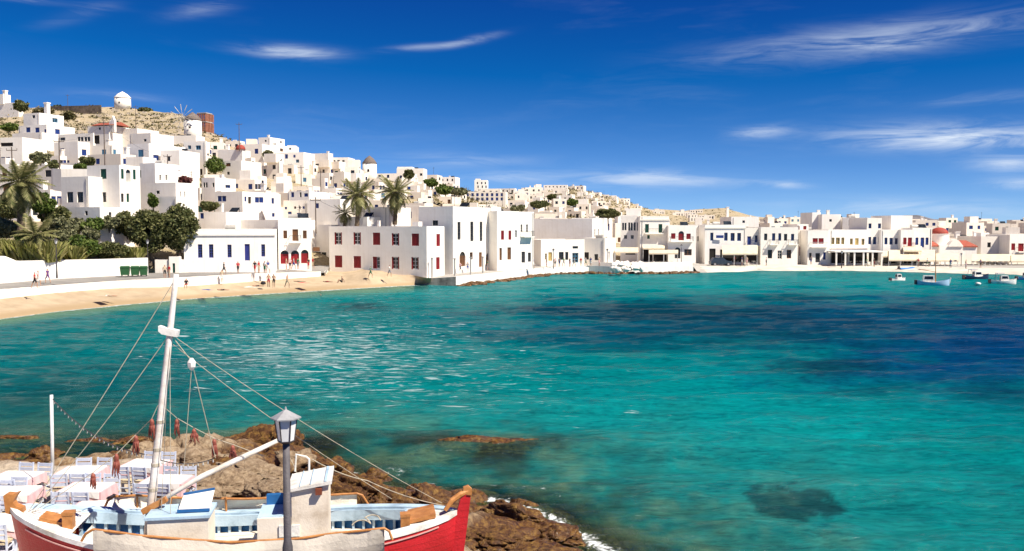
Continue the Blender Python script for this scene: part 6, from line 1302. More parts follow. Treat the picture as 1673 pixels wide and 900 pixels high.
for i, a in enumerate([('octopus hanging against the mast', 248, 684, 722, 17.0, 1), ('thin octopus hanging right of the mast', 289, 684, 716, 17.4, 2), ('octopus with flung-out arms right of the mast', 317, 700, 728, 17.5, 3, 2.5), ('octopus hanging above the left end of the spar', 350, 717, 752, 17.7, 4), ('octopus hanging at the spar', 380, 727, 756, 17.8, 5), ('octopus hanging left of the mast over the tables', 222, 711, 746, 17.2, 6), ('spread octopus hanging behind the prow tables', 190, 741, 786, 17.1, 7, 1.6), ('lowest octopus hanging over the middle table', 152, 773, 800, 17.0, 8)]): octopus(*a)
ol = MB(); ol.tube([ab(u, v, d) for u, v, d in ((52, 838, 17.0), (110, 800, 17.0), (152, 772, 17.0), (190, 742, 17.1), (222, 710, 17.2), (248, 684, 17.0), (258, 662, 17.0))], .008, 5); ol.tube([ab(u, v, d) for u, v, d in ((262, 660, 17.1), (289, 683, 17.4), (317, 699, 17.5), (350, 716, 17.7), (380, 726, 17.8), (430, 745, 18.2))], .008, 5)
o = ol.build('drying_line', ROPE); tag(o, 'thin line from prow over mast to spar hung with octopus', 'line')
# ------------------------------------------------------------------ taverna tables and chairs
CHW = mat('chair_paint', (0.66, 0.71, 0.82), .5, .1, 6, .1, 30, c2=(0.50, 0.55, 0.68)); RUSH = mat('rush_seat', (0.60, 0.50, 0.33), .9, .15, 20, .4, 60); CLW = mat('cloth_white', (0.80, 0.77, 0.74), .9, .05, 4); CLP = mat('cloth_pink', (0.74, 0.47, 0.48), .9, .08, 4)
lg = MB(); lg.box(-.018, .018, -.018, .018, 0, .46); LEGF = lg.mesh('leg', CHW); lg = MB(); lg.bar((0, 0, 0), (0, .0, .46), .036); lg.bar((0, 0, .46), (0, .06, .9), .036); LEGB = lg.mesh('leg', CHW)
s_ = MB(); s_.box(-.20, .20, -.20, .20, .44, .475); SEAT = s_.mesh('seat', RUSH); st_ = MB(); st_.box(-.19, .19, -.011, .011, 0, .022); STR = st_.mesh('stretcher', CHW); sl_ = MB(); sl_.box(-.19, .19, -.01, .01, 0, .085); SLT = sl_.mesh('back_slat', CHW)
def chair(label, x, y, rz, z=1.42):
    t = thing('taverna_chair', label, 'chair', (x, y, z), rz, 'painted taverna chairs on the terrace')
    for sx_ in (-.19, .19): link('leg', LEGF, t, (sx_, -.19, 0)); link('leg', LEGB, t, (sx_, .19, 0))
    link('seat', SEAT, t)
    for zz in (.16, .30): link('stretcher', STR, t, (0, -.19, zz)); link('stretcher', STR, t, (0, .19, zz)); link('stretcher', STR, t, (-.19, 0, zz + .04), math.pi / 2); link('stretcher', STR, t, (.19, 0, zz + .04), math.pi / 2)
    for zz, yy in ((.56, .205), (.68, .222), (.80, .238)): link('back_slat', SLT, t, (0, yy, zz))
    return t
def drape(hw, hd, z, drop, m, name, corner=.12):
    mb = MB(); n = 10; per = []
    for sdx, sdy, ex, ey in ((-1, -1, 1, 0), (1, -1, 0, 1), (1, 1, -1, 0), (-1, 1, 0, -1)):
        for k in range(n): per.append((sdx * hw + ex * 2 * hw * k / n, sdy * hd + ey * 2 * hd * k / n, k))
    mb.face([(x, y, z) for x, y, k in per]); N_ = len(per)
    low = [(x * (1.03 + .03 * math.sin(i * 1.7)), y * (1.04 + .03 * math.cos(i * 1.3)), z - drop * (1 + corner * 6 * max(0, .25 - min(k, n - k) / n))) for i, (x, y, k) in enumerate(per)]
    for i in range(N_): j = (i + 1) % N_; mb.quad((per[i][0], per[i][1], z), low[i], low[j], (per[j][0], per[j][1], z))
    return mb.mesh(name, m)
CL1 = drape(.56, .40, .765, .20, CLP, 'tablecloth', .5); CL2 = drape(.50, .41, .775, .13, CLW, 'overlay', .2)
tl_ = MB(); tl_.box(-.025, .025, -.025, .025, 0, .72); TLEG = tl_.mesh('leg', CHW); tt_ = MB(); tt_.box(-.54, .54, -.38, .38, .72, .75); TTOP = tt_.mesh('tabletop', CHW)
TBL = [(27, 778, 'at the left edge beside the white pole', 4), (133, 769, 'behind the others, right of the white pole', 4), (142, 797, 'in the middle over the prow', 4), (22, 803, 'at the left edge behind the prow', 3), (160, 828, 'nearest the boat with a pink corner showing', 2), (238, 758, 'at the back beside the mast', 4), (272, 784, 'right of the mast before the rocks', 4), (-6, 850, 'in the lower left corner by the hull', 2)]
POSN = [('far', -.26, .56, math.pi), ('far', .26, .56, math.pi), ('near', -.26, -.56, 0), ('near', .26, -.56, 0)]
for i, (u, v, wh_, n) in enumerate(TBL):
    p = onz(u, v, 2.17); rz = (-.08, .05, -.04, .06, .1, -.12, -.05, .2)[i]; t = thing('taverna_table', 'small painted taverna table ' + wh_, 'table', (p.x, p.y, 1.42), rz, 'taverna tables on the terrace')
    link('tabletop', TTOP, t)
    for a in (-.48, .48):
        for b in (-.32, .32): link('leg', TLEG, t, (a, b, 0))
    c = link('tablecloth', CL1, None, (p.x, p.y, 1.42), rz); tag(c, 'pink and white cloth on the table ' + wh_, 'tablecloth', 'cloths on the taverna tables'); link('overlay', CL2, c)
    rot = Matrix.Rotation(rz, 2)
    for k in range(4):
        if k >= n and n < 4: continue
        side, dx, dy, r = POSN[(k + 2) % 4] if n < 4 else POSN[k]; w = rot @ Vector((dx, dy))
        chair('%s %s chair of the table %s' % (side, 'left' if dx < 0 else 'right', wh_), p.x + w.x, p.y + w.y, rz + (0 if side == 'far' else math.pi) + random.uniform(-.12, .12))
# ------------------------------------------------------------------ people
def make_body(name, J, E, RAD, root):
    me = bpy.data.meshes.new(name); k = list(J); me.from_pydata([J[a] for a in k], [(k.index(a), k.index(b)) for a, b in E], [])
    o = bpy.data.objects.new(name, me); col.objects.link(o); sm = o.modifiers.new('skin', 'SKIN'); sm.use_smooth_shade = True; o.modifiers.new('sub', 'SUBSURF').levels = 1
    for i, a in enumerate(k): r = RAD[a.rstrip('LR')] if a.rstrip('LR') in RAD else .05; me.skin_vertices[0].data[i].radius = (r, r * .8) if a in ('chest', 'spine', 'pelvis') else (r, r); me.skin_vertices[0].data[i].use_root = a == root
    dg = bpy.context.evaluated_depsgraph_get(); m2 = bpy.data.meshes.new_from_object(o.evaluated_get(dg)); bpy.data.objects.remove(o); m2.name = name
    zone = {'head': 0, 'crown': 3, 'neck': 0, 'chest': 1, 'spine': 1, 'pelvis': 2, 'shoulder': 1, 'hip': 2, 'knee': 0, 'ankle': 0, 'toe': 0, 'elbow': 0, 'wrist': 0, 'hand': 0, 'thigh': 2}
    for m in range(4): m2.materials.append(None)
    pts = [(Vector(J[a]), zone[a.rstrip('LR')]) for a in k]
    for p in m2.polygons: p.use_smooth = True; p.material_index = min(pts, key=lambda q: (q[0] - p.center).length)[1]
    return m2
RAD = {'pelvis': .135, 'spine': .125, 'chest': .15, 'neck': .055, 'head': .085, 'crown': .075, 'shoulder': .065, 'elbow': .042, 'wrist': .03, 'hand': .035, 'hip': .09, 'thigh': .08, 'knee': .058, 'ankle': .04, 'toe': .035}
E = [('pelvis', 'spine'), ('spine', 'chest'), ('chest', 'neck'), ('neck', 'head'), ('head', 'crown')] + [x for s in 'LR' for x in (('chest', 'shoulder' + s), ('shoulder' + s, 'elbow' + s), ('elbow' + s, 'wrist' + s), ('wrist' + s, 'hand' + s), ('pelvis', 'hip' + s), ('hip' + s, 'thigh' + s), ('thigh' + s, 'knee' + s), ('knee' + s, 'ankle' + s), ('ankle' + s, 'toe' + s))]
def pose(kind):
    J = {'pelvis': (0, 0, .95), 'spine': (0, 0, 1.15), 'chest': (0, .01, 1.34), 'neck': (0, 0, 1.48), 'head': (0, -.02, 1.57), 'crown': (0, -.01, 1.68)}
    for s, x in (('L', -1), ('R', 1)):
        J['shoulder' + s] = (x * .17, 0, 1.40); J['elbow' + s] = (x * .24, .03, 1.13); J['wrist' + s] = (x * .24, -.08, .92); J['hand' + s] = (x * .23, -.11, .83)
        J['hip' + s] = (x * .09, 0, .9); J['thigh' + s] = (x * .1, 0, .7); J['knee' + s] = (x * .1, -.02, .5); J['ankle' + s] = (x * .1, .02, .08); J['toe' + s] = (x * .12, -.13, .04)
        if kind == 'walk':
            f = x; J['thigh' + s] = (x * .09, -.10 * f, .70); J['knee' + s] = (x * .09, -.2 * f - .03, .51); J['ankle' + s] = (x * .09, -.26 * f + .08, .10 if f > 0 else .13); J['toe' + s] = (x * .1, -.26 * f - .06, .05); J['elbow' + s] = (x * .23, .12 * f, 1.14); J['wrist' + s] = (x * .22, .16 * f - .1, .94); J['hand' + s] = (x * .21, .17 * f - .14, .86)
        if kind == 'sit':
            dz = -.50
            J['thigh' + s] = (x * .11, -.2, .45); J['knee' + s] = (x * .12, -.42, .46); J['ankle' + s] = (x * .12, -.42, .06); J['toe' + s] = (x * .12, -.55, .03); J['hip' + s] = (x * .09, -.02, .44)
            for a in ('shoulder', 'elbow', 'wrist', 'hand'): q = J[a + s]; J[a + s] = (q[0], q[1] - (.12 if a in ('wrist', 'hand') else 0), q[2] + dz + (.08 if a in ('wrist', 'hand') else 0))
        if kind == 'squat':     # sitting on the sand with knees up
            J['hip' + s] = (x * .09, -.02, .13); J['thigh' + s] = (x * .11, -.2, .3); J['knee' + s] = (x * .12, -.38, .48); J['ankle' + s] = (x * .12, -.55, .06); J['toe' + s] = (x * .12, -.68, .03)
            J['shoulder' + s] = (x * .17, .06, .6); J['elbow' + s] = (x * .24, .2, .36); J['wrist' + s] = (x * .24, .3, .1); J['hand' + s] = (x * .24, .33, .04)
    if kind == 'sit':
        for a in ('pelvis', 'spine', 'chest', 'neck', 'head', 'crown'): q = J[a]; J[a] = (q[0], q[1], q[2] - .50)
    if kind == 'squat': J.update({'pelvis': (0, 0, .16), 'spine': (0, .05, .36), 'chest': (0, .06, .55), 'neck': (0, .04, .68), 'head': (0, .01, .77), 'crown': (0, .02, .88)})
    if kind == 'lie': J = {a: (q[0], q[2] - .9, .13 - q[1] * .6 if 'toe' not in a else .16) for a, q in J.items()}
    return J
BODY = {k: make_body('person', pose(k), E, RAD, 'pelvis') for k in ('stand', 'walk', 'sit', 'squat', 'lie')}
SK = mat('skin', (0.50, 0.29, 0.19), .6, .06, 3); HR = mat('hair', (0.06, 0.04, 0.03), .7, .1, 8)
CLO = {k: mat('cloth_' + k, v, .9, .08, 4) for k, v in {'red': (0.50, 0.04, 0.05), 'black': (0.025, 0.025, 0.03), 'purple': (0.14, 0.05, 0.20), 'white': (0.75, 0.73, 0.70), 'green': (0.05, 0.20, 0.11), 'blue': (0.05, 0.09, 0.30), 'pink': (0.70, 0.30, 0.34), 'beige': (0.50, 0.40, 0.28), 'grey': (0.28, 0.28, 0.30)}.items()}; CLO['skin'] = SK
def person(label, u, v, d, kind, top, bot, rz=0, h=1.0, group=None):
    p = at(u, v, d); o = link('person', BODY[kind], None, p, rz, (h, h, h), [SK, CLO[top], CLO[bot], HR]); return tag(o, label, 'person', group)
def zd(v, z): return (z - H) / ray(600, v)[1]
PPL = [('walker in red top and black shorts on the promenade', 57, 471, None, 'walk', 'red', 'black', 1.8, 2.2), ('walker in pink top beside the one in red', 62.5, 467, None, 'walk', 'pink', 'white', 1.5, 2.2), ('walker in a dark purple shirt ahead on the promenade', 78, 463, None, 'walk', 'purple', 'purple', 4.4, 2.2), ('person in pale top standing near the bins', 269.5, 455, None, 'stand', 'beige', 'black', .5, 2.25), ('person in red standing near the bins', 276.5, 455, None, 'stand', 'red', 'beige', -.6, 2.25),
       ('person in black and red seated on the sea wall by the mast top', 304.5, 471, None, 'sit', 'black', 'red', .2, 1.4), ('walker in black before the white hall', 366, 449, None, 'walk', 'black', 'black', 1.6, 2.3), ('walker with red top before the white hall', 389, 447.5, None, 'walk', 'red', 'black', .2, 2.3), ('person in pale clothes standing on the sand below the wall', 363, 462, None, 'stand', 'beige', 'white', .4, 1.4),
       ('bather in dark shorts standing left on the sand', 439, 469, None, 'stand', 'skin', 'red', .4, 1.1), ('bather in black shorts facing the water', 447.5, 469.5, None, 'stand', 'skin', 'black', 0, 1.1), ('lone bather in pale shorts walking on the sand', 469.5, 470, None, 'walk', 'skin', 'beige', 1.2, 1.0), ('sunbather lying beside the two standing bathers', 421, 468.5, None, 'lie', 'skin', 'black', 1.2, 1.1), ('sunbather lying behind the lone bather', 489, 461, None, 'lie', 'skin', 'beige', 1.4, 1.4), ('sunbather lying in front of the shadow of the red-shuttered house', 535, 461.5, None, 'lie', 'skin', 'red', 1.0, 1.2), ('bather sitting with knees up on the sand', 558.5, 462, None, 'squat', 'skin', 'black', -1, 1.2),
       ('person in green towel walking under the red shutters', 605.5, 454, None, 'walk', 'green', 'green', 1.4, 1.3), ('person in pale dress walking under the red shutters', 636.5, 452, None, 'walk', 'white', 'grey', 1.4, 1.4), ('person in white sitting at the grey quay corner', 695.5, 453, 132, 'sit', 'white', 'black', .4, None), ('sunbather lying by a towel on the left sand', 180, 485, None, 'lie', 'white', 'beige', 1.3, .9), ('sunbather lying below the sea wall', 364, 475, None, 'lie', 'skin', 'black', 1.3, .8)]
for l, u, v, d, k, a, b, rz, z in PPL: person(l, u, v, d or (z - H) / ray(u, v)[1], k, a, b, rz)
cols = ['black', 'red', 'white', 'blue', 'beige', 'pink', 'grey', 'green']
i = 0; seen_ = set()
for u, v, z, ph in [(416.5, 446.5, 2.35, 'with the group before the hall door'), (423, 446.5, 2.35, 'with the group before the hall door'), (432.5, 447, 2.35, 'with the group before the hall door'), (438, 446, 2.35, 'with the group before the hall door'), (468, 440.5, 2.35, 'at the arched doors'), (474, 441, 2.35, 'at the arched doors'), (480, 440, 2.35, 'at the arched doors'), (487, 440, 2.35, 'at the arched doors'), (504, 440, 2.35, 'by the narrow shop'), (511, 439, 2.35, 'by the narrow shop'),
                    (786, 440, 1.5, 'before the tall arched house'), (803, 439, 1.5, 'before the tall arched house'), (853, 438, 1.4, 'on the quay bend'), (863, 437.5, 1.4, 'on the quay bend'), (914, 436, 1.4, 'outside the quay cafe'), (921, 436, 1.4, 'outside the quay cafe'), (931, 436.5, 1.4, 'outside the quay cafe'), (949, 435.5, 1.4, 'outside the quay cafe'), (957, 435, 1.4, 'outside the quay cafe'), (965, 435, 1.4, 'outside the quay cafe'), (979, 434.5, 1.4, 'by the corner house'),
                    (752, 446, 1.4, 'on the quay terrace'), (764, 445, 1.4, 'on the quay terrace'), (797, 441.5, 1.4, 'before the tall arched house'), (815, 440.5, 1.4, 'by the porch'), (826, 440, 1.4, 'by the porch'), (838, 439, 1.4, 'by the porch'), (871, 437.5, 1.4, 'on the quay bend'), (893, 436.5, 1.4, 'outside the quay cafe'), (907, 436.5, 1.4, 'outside the quay cafe'), (938, 436, 1.4, 'outside the quay cafe'), (1075, 429, 1.1, 'under the first awnings'), (1090, 429, 1.1, 'under the first awnings'), (1200, 432, 1.0, 'beside the blue-signed awning'), (1147, 430, 1.0, 'in the lane by the car'), (1212, 433, 1.0, 'beside the blue-signed awning'), (1220, 433, 1.0, 'beside the blue-signed awning'), (1252, 434, 1.0, 'before the two-balcony house'), (1325, 432, 1.0, 'at the dark doorway'), (1416, 436, .95, 'at the pergola tables'), (1428, 436, .95, 'at the pergola tables'), (1500, 436, .95, 'under the long awnings'), (1515, 436, .95, 'under the long awnings'), (1553, 438, .95, 'before the church'), (1578, 439, .95, 'before the church'), (1602, 438, .95, 'right of the church')]:
    a, kb = cols[i % 8], i * 3 + 1
    while (a, cols[kb % 8], ph) in seen_: kb += 1
    b = cols[kb % 8]; seen_.add((a, b, ph)); person('small figure in %s %s' % (a if a == b else a + ' and ' + b, ph), u, v, (z - H) / ray(u, v)[1], 'stand' if i % 3 else 'walk', a, b, i * 1.3, 1.0, 'people along the waterfront'); i += 1
p = onz(524, 487.5, -.35); o = link('person', BODY['stand'], None, (p.x, p.y, -1.45), .5, None, [SK, SK, CLO['black'], HR]); tag(o, 'swimmer with only head and shoulders above water', 'person')
for l, u, v, c, rz in (('red towel on the sand by the sunbather', 497, 462.5, 'red', .9), ('white towel beside the two standing bathers', 411, 469.5, 'white', 1.1), ('blue towel on the sand under the sea wall', 340, 474, 'blue', .8), ('beige towel on the left sand', 170, 484, 'beige', 1.0), ('black bag on the sand behind the bathers', 430, 465, 'black', .4)):
    p = onz(u, v, 1.05); mb = MB(); n = 6
    for k in range(n): mb.quad((-.45, -.9 + 1.8 * k / n, .05 + .03 * math.sin(k)), (.45, -.9 + 1.8 * k / n, .05 + .03 * math.cos(k)), (.45, -.9 + 1.8 * (k + 1) / n, .05 + .03 * math.cos(k + 1)), (-.45, -.9 + 1.8 * (k + 1) / n, .05 + .03 * math.sin(k + 1)))
    if 'bag' in l: mb = MB(); mb.lathe([(.1, 0), (.32, .08), (.34, .25), (.2, .42), (.05, .46)], 10)
    o = mb.build('beach_bag' if 'bag' in l else 'beach_towel', CLO[c], None, True); o.location = p; o.rotation_euler = (0, 0, rz); tag(o, l, 'bag' if 'bag' in l else 'towel')
# ------------------------------------------------------------------ bins, car, awnings
BG = mat('bin_green', (0.035, 0.12, 0.045), .5, .1, 3)
for i, (u, w) in enumerate(((204.5, 14), (221, 12.5), (235, 11.5))):
    d = 112 + i * .6; p = at(u, 451, d); s = d / F; t = thing('wheelie_bin', 'dark green street bin, %s of three by the garden wall' % ('left', 'middle', 'right')[i], 'bin', p, .25, 'bins by the garden wall'); hw = w * s / 2; hh = 14 * s
    mb = MB(); mb.face([(-hw * .85, -.4, .15), (hw * .85, -.4, .15), (hw, -.5, hh), (-hw, -.5, hh)]); mb.face([(hw * .85, -.4, .15), (hw * .85, .4, .15), (hw, .5, hh), (hw, -.5, hh)]); mb.face([(-hw * .85, .4, .15), (-hw * .85, -.4, .15), (-hw, -.5, hh), (-hw, .5, hh)]); mb.face([(hw * .85, .4, .15), (-hw * .85, .4, .15), (-hw, .5, hh), (hw, .5, hh)]); mb.face([(-hw * .85, .4, .15), (hw * .85, .4, .15), (hw * .85, -.4, .15), (-hw * .85, -.4, .15)]); mb.build('body', BG, t)
    mb = MB(); mb.box(-hw * 1.04, hw * 1.04, -.54, .54, hh, hh + .06); mb.tube([(-hw, 0, hh + .06), (hw, 0, hh + .06)], .16, 8); mb.build('lid', BG, t)
    for a in (-1, 1):
        for b in (-.3, .3): mb = MB(); mb.tube([(a * hw * .7 - .03, b, .08), (a * hw * .7 + .03, b, .08)], .08, 10); mb.build('wheel', IRON, t)
d = 176; p = at(1177, 434, d); car = thing('parked_car', 'dark parked car with pale bonnet beside the strand', 'car', (p.x, p.y, p.z), .05); CPM = mat('car_paint', (0.035, 0.045, 0.06), .25, .05, 1, spec=.6); CPL = mat('car_paint_pale', (0.55, 0.56, 0.58), .3, .05, 1, spec=.6)
prof = [(-2.1, .35), (-2.15, .8), (-1.95, 1.05), (-1.5, 1.62), (.35, 1.66), (1.0, 1.08), (1.95, .92), (2.1, .6), (2.1, .35)]
mb = MB(); n = len(prof); a = [(x, -.82 + (.1 if z > 1.1 else 0), z) for x, z in prof]; b = [(x, .82 - (.1 if z > 1.1 else 0), z) for x, z in prof]; mb.face(a); mb.face(b[::-1])
for i in range(n): j = (i + 1) % n; mb.quad(a[j], a[i], b[i], b[j], 1 if i in (5, 6) else 0)
mb.build('body', [CPM, CPL], car)
mb = MB(); mb.face([(-1.75, -.79, 1.06), (.75, -.79, 1.06), (.28, -.735, 1.58), (-1.45, -.735, 1.58)]); mb.build('side_window', GLASS, car); mb = MB(); mb.face([(.43, -.68, 1.60), (.95, -.74, 1.13), (.95, .74, 1.13), (.43, .68, 1.60)]); w = mb.build('windscreen', GLASS, car); w.location = (.012, 0, .012)
for x in (-1.35, 1.35):
    for y in (-.83, .83): mb = MB(); mb.tube([(x, y - .1, .33), (x, y + .1, .33)], .33, 16); wl = mb.build('wheel', IRON, car); mb = MB(); mb.tube([(x, y - .105, .33), (x, y + .105, .33)], .19, 12); mb.build('rim', GREYM, wl)
AWN = mat('awning_cream', (0.70, 0.60, 0.44), .9, .07, 1.0, .2, 4)
def awning(label, u0, u1, vt, vf, d, proj_=3.0, posts=3, name='awning'):
    """sloping cloth from the wall at row vt to a front edge at row vf"""
    a, b = at(u0, vt, d), at(u1, vt, d); f0, f1 = at(u0, vf, d - proj_), at(u1, vf, d - proj_); t = thing(name, label, 'awning', (a.x, d - proj_, 1.0)); o = Vector(t.location); n = 9
    zt, zf = a.z, f0.z; mb = MB()
    for k in range(n):
        x0, x1 = a.x + (b.x - a.x) * k / n, a.x + (b.x - a.x) * (k + 1) / n; y0, y1 = f0.x + (f1.x - f0.x) * k / n, f0.x + (f1.x - f0.x) * (k + 1) / n; sg = .05 * (k % 2)
        mb.quad(Vector((y0, d - proj_, zf - sg)) - o, Vector((y1, d - proj_, zf - .05 + sg)) - o, Vector((x1, d, zt)) - o, Vector((x0, d, zt)) - o); mb.quad(Vector((y0, d - proj_, zf - .3)) - o, Vector((y1, d - proj_, zf - .3)) - o, Vector((y1, d - proj_, zf - .05 + sg)) - o, Vector((y0, d - proj_, zf - sg)) - o)
    mb.build('cloth', AWN, t)
    for k in range(posts):
        x = f0.x + (f1.x - f0.x) * (k + .02) / max(1, posts - 1) if posts > 1 else f0.x; x = min(x, f1.x - .1); mb = MB(); mb.tube([(x - o.x, .1, -.3), (x - o.x, .1, zf - o.z - .02)], .06, 8); mb.build('post', PAINT['w'], t)
for a in [('pale awning at the lane mouth by the white stone bank', 1004, 1043, 404, 411, 178, 3.5, 2), ('upper cream awning under the green shutters', 1050, 1086, 400, 405, 180.5, 2.5, 2), ('lower cream awning in front of the green-shuttered house', 1060, 1108, 408, 413, 178, 3.5, 3), ('wide cream awning under the four dark blue windows', 1180, 1238, 401, 414, 180, 4.5, 4), ('long cream awning under the pale three-window house', 1452, 1528, 408, 424, 180, 5, 5), ('cream awning under the red railing', 1476, 1506, 402, 409, 179.5, 2, 2), ('long cream awning in front of the church', 1498, 1566, 414, 425, 178.5, 4, 4), ('broad cream awning right of the church', 1588, 1654, 415, 426, 182, 4.5, 4), ('cream awning at the right edge of the harbour', 1652, 1720, 416, 426, 181, 4, 3), ('small cream awning right of the pergola', 1440, 1456, 410, 418, 180, 2.5, 2)]: awning(*a)
# pergola and cafe tables under the awnings
p = at(1366, 436, 176); pg = thing('pergola', 'white pergola with square pillars under the yellow windows', 'pergola', (p.x, p.y, .9)); W_ = 74 / F * 176
for k in range(6): mb = MB(); x = W_ * k / 5; mb.box(x - .14, x + .14, -.14, .14, 0, 2.6); mb.build('pillar', WHITE, pg)
mb = MB(); mb.box(-.4, W_ + .4, -.25, 4.5, 2.6, 2.85); mb.build('beam', WHITE, pg)
for u, w, l in ((1379, 26, 'left'), (1410, 22, 'right')): pp = at(u, 411, 180.6); mb = MB(); mb.box(-w / 2 / F * 180, w / 2 / F * 180, -.1, 0, -.25, .25); o = mb.build('shop_sign', PAINT['n']); o.location = pp; tag(o, 'dark brown shop board over the pergola, %s of two' % l, 'sign')
pp = at(1176, 386.5, 180.4); mb = MB(); mb.box(-.75, .75, -.1, 0, -.28, .28); o = mb.build('shop_sign', PAINT['b']); o.location = pp; tag(o, 'small dark blue sign between the blue windows', 'sign')
pp = at(517, 407, 135); mb = MB(); mb.box(-.5, .5, -.12, 0, -.3, .3); o = mb.build('shop_sign', PAINT['n']); o.location = pp; tag(o, 'small brown sign over the narrow shop door', 'sign')
ct = MB(); ct.lathe([(.25, 0), (.04, .05), (.04, .7), (.42, .7), (.42, .74)], 10); CT_ = ct.mesh('cafe_table', PAINT['w'])
cu = list(range(1380, 1440, 9)) + list(range(1455, 1560, 9)) + list(range(1590, 1668, 9)) + list(range(1062, 1110, 9)) + list(range(1186, 1240, 9)) + list(range(848, 880, 8))
cnt = {}
for k, u in enumerate(cu):
    d = 177.5 if u > 1000 else 151; o = link('cafe_table', CT_, None, at(u, vof(.95 if u > 1000 else 1.35, d), d)); ph = 'at the pergola' if 1370 < u < 1445 else 'under the long awnings' if 1445 < u < 1580 else 'right of the church' if u > 1580 else 'under the green-shuttered house awning' if 1000 < u < 1120 else 'under the blue-signed awning' if u > 1120 else 'at the quay bend'
    cnt[ph] = cnt.get(ph, 0) + 1; tag(o, 'small white cafe table %s, %s from the left' % (ph, ORD[cnt[ph]]), 'table', 'white cafe tables ' + ph)
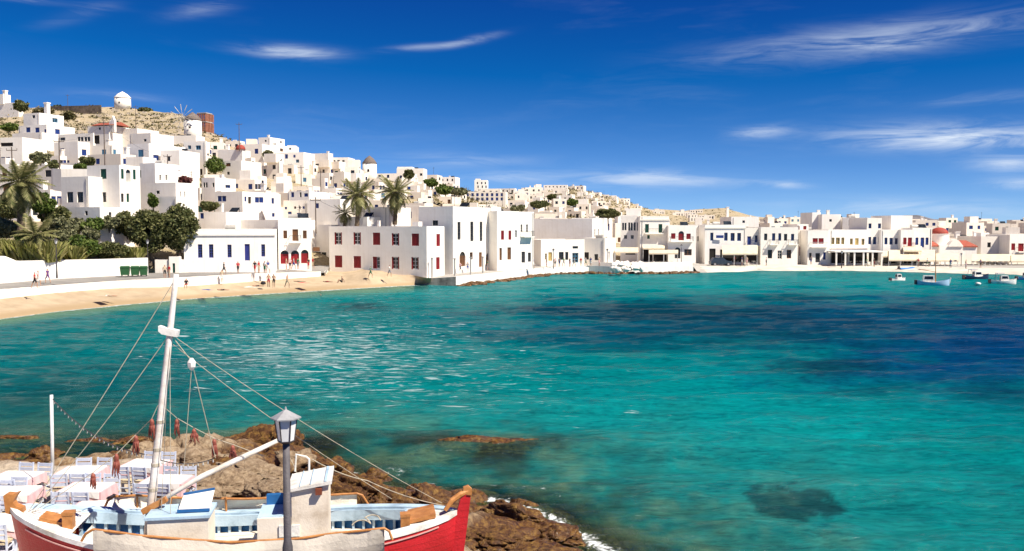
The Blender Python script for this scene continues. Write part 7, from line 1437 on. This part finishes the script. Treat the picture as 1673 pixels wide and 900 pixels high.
# ------------------------------------------------------------------ boats on the water
def small_boat(label, u, v, Lm, hullm, kind, rz, seed=0):
    p = onz(u, v, 0); Lm *= .8; t = thing('moored_boat', label, 'boat', (p.x, p.y, 0), rz); B = Lm * .19; mb = MB(); n, q = 15, 6
    for sd in (-1, 1):
        i0 = len(mb.v)
        for i in range(n):
            s = -1 + 2 * i / (n - 1); b = B * max(0.0, 1 - max(0, s) ** 2.2) ** .8 * (1 - .35 * max(0, -s - .3)) if kind != 'caique' else B * max(0, 1 - abs(s) ** 2.6) ** .7; sh = Lm * (.11 + .06 * s * s + (.05 if s > 0 else 0) * s)
            for j in range(q): a = j / (q - 1) * math.pi / 2; mb.v.append((s * Lm / 2 * (1 - .06 * (j / q) * (s > .8)), sd * b * max(0, math.cos(a)) ** .6, sh - (sh + .35) * math.sin(a)))
        for i in range(n - 1):
            for j in range(q - 1): f = (i0 + i * q + j, i0 + i * q + j + 1, i0 + (i + 1) * q + j + 1, i0 + (i + 1) * q + j); mb.f.append(f if sd < 0 else f[::-1]); mb.m.append(0)
    mb.build('hull', hullm, t, True)
    mb = MB(); mb.face([(s * Lm / 2 * .97, sd * B * .93 * (max(0, 1 - abs(s) ** 2.6) ** .7), Lm * .10) for sd, rng_ in ((-1, range(9)), (1, range(8, -1, -1))) for s in [-.95 + 1.9 * k / 8 for k in rng_]]); mb.build('deck', BWH, t)
    mb = MB(); c0, c1 = (-.12, .22) if kind != 'caique' else (-.32, .05); h0, h1 = Lm * .10, Lm * .10 + (.85 if kind != 'caique' else 1.0)
    A = [(c0 * Lm, -B * .6, h0), (c1 * Lm, -B * .55, h0), (c1 * Lm, B * .55, h0), (c0 * Lm, B * .6, h0)]; T = [(c0 * Lm * .9, -B * .5, h1), (c1 * Lm * .72, -B * .45, h1), (c1 * Lm * .72, B * .45, h1), (c0 * Lm * .9, B * .5, h1)]
    for i in range(4): mb.quad(A[i], A[(i + 1) % 4], T[(i + 1) % 4], T[i])
    mb.face(T); cb = mb.build('cabin', BWH, t)
    for i in (0, 1, 3):
        a, b, c, d_ = Vector(A[i]), Vector(A[(i + 1) % 4]), Vector(T[(i + 1) % 4]), Vector(T[i]); nrm = (b - a).cross(d_ - a).normalized() * .012; mb = MB(); mb.quad(*[(a.lerp(b, x)).lerp(d_.lerp(c, x), y) + nrm for x, y in ((.12, .45), (.88, .45), (.88, .88), (.12, .88))]); mb.build('cabin_window', GLASS, cb)
    if kind == 'caique':
        mb = MB(); mb.tube([(.08 * Lm, 0, h0), (.06 * Lm, 0, h0 + 4.6)], [.07, .045], 8); mb.tube([(.08 * Lm, 0, h0 + 1.5), (-.42 * Lm, 0, h0 + 1.9)], .04, 6); mb.build('mast', WDO, t); mb = MB(); mb.tube([(.48 * Lm, 0, .3), (.52 * Lm, 0, Lm * .26)], .09, 8); mb.build('stem_post', BWH, t)
    if kind == 'cruiser': mb = MB(); mb.tube([(-.3 * Lm, -B * .6, h0), (-.26 * Lm, -B * .5, h1 + .3), (-.26 * Lm, B * .5, h1 + .3), (-.3 * Lm, B * .6, h0)], .035, 6); mb.build('roll_bar', GREYM, t); mb = MB(); mb.box(-.30 * Lm, .02 * Lm, -B * .5, B * .5, h1 + .32, h1 + .36); mb.build('sun_top', BNV, t)
    mb = MB(); mb.box(-Lm / 2 - .25, -Lm / 2 + .15, -.14, .14, .1, Lm * .11 + .25); mb.build('outboard_motor', IRON, t); return t
HB = mat('hull_light_blue', (0.42, 0.60, 0.78), .4, .06, 2); HN = mat('hull_navy', (0.02, 0.04, 0.09), .35, .06, 2)
small_boat('small white motorboat farthest left of the moored boats', 1467, 459, 3.4, BWH, 'motor', .25)
small_boat('pale blue and white moored caique with brown mast', 1524, 466, 5.6, HB, 'caique', -.35)
small_boat('dark-hulled cabin cruiser moored off the church', 1595, 456, 5.2, HN, 'cruiser', .05)
small_boat('small white cabin boat moored at the right', 1639, 463, 4.6, BWH, 'cruiser', -.2)
small_boat('blue-hulled boat cut by the right edge of the view', 1676, 457, 4.0, BNV, 'motor', .1)
p = onz(1598, 464, .1); mb = MB(); mb.lathe([(.02, -.25), (.3, -.1), (.42, .05), (.35, .18), (.05, .28)], 12); o = mb.build('mooring_buoy', BWH, None, True); o.location = p; tag(o, 'white mooring buoy between the cruiser and the cabin boat', 'buoy')
p = at(1481, 441, 171); t = thing('beached_dinghy', 'small bright blue dinghy pulled up on the strand', 'boat', (p.x, p.y, p.z), .1); mb = MB()
for sd in (-1, 1): mb.tube([(-1.5, sd * .5, .25), (.6, sd * .5, .25), (1.4, sd * .15, .42)], .2, 8)
mb.build('tube', mat('dinghy_blue', (0.03, 0.22, 0.60), .5), t); mb = MB(); mb.box(-1.4, .7, -.45, .45, .1, .16); mb.build('floor', BNV, t); mb = MB(); mb.box(-1.75, -1.4, -.15, .15, .1, .75); mb.build('outboard_motor', IRON, t)
# rough white bank beside the lane
rs = np.random.RandomState(8)
for k in range(22):
    u = 1003 + (k % 11) * 4.6; v = 428 + (k // 11) * 6; boulder('whitewashed boulder of the bank below the lane awning', u + rs.randn() * 2, v + 3 + rs.randn(), 1.2 + (1 - k // 11) * .5, .5 + .6 * rs.rand(), .4 + .3 * rs.rand(), .35 + .4 * rs.rand(), 200 + k, 'bank_boulder', 'whitewashed bank by the lane', rot=k, sub=2).data.materials[0] = WHITE
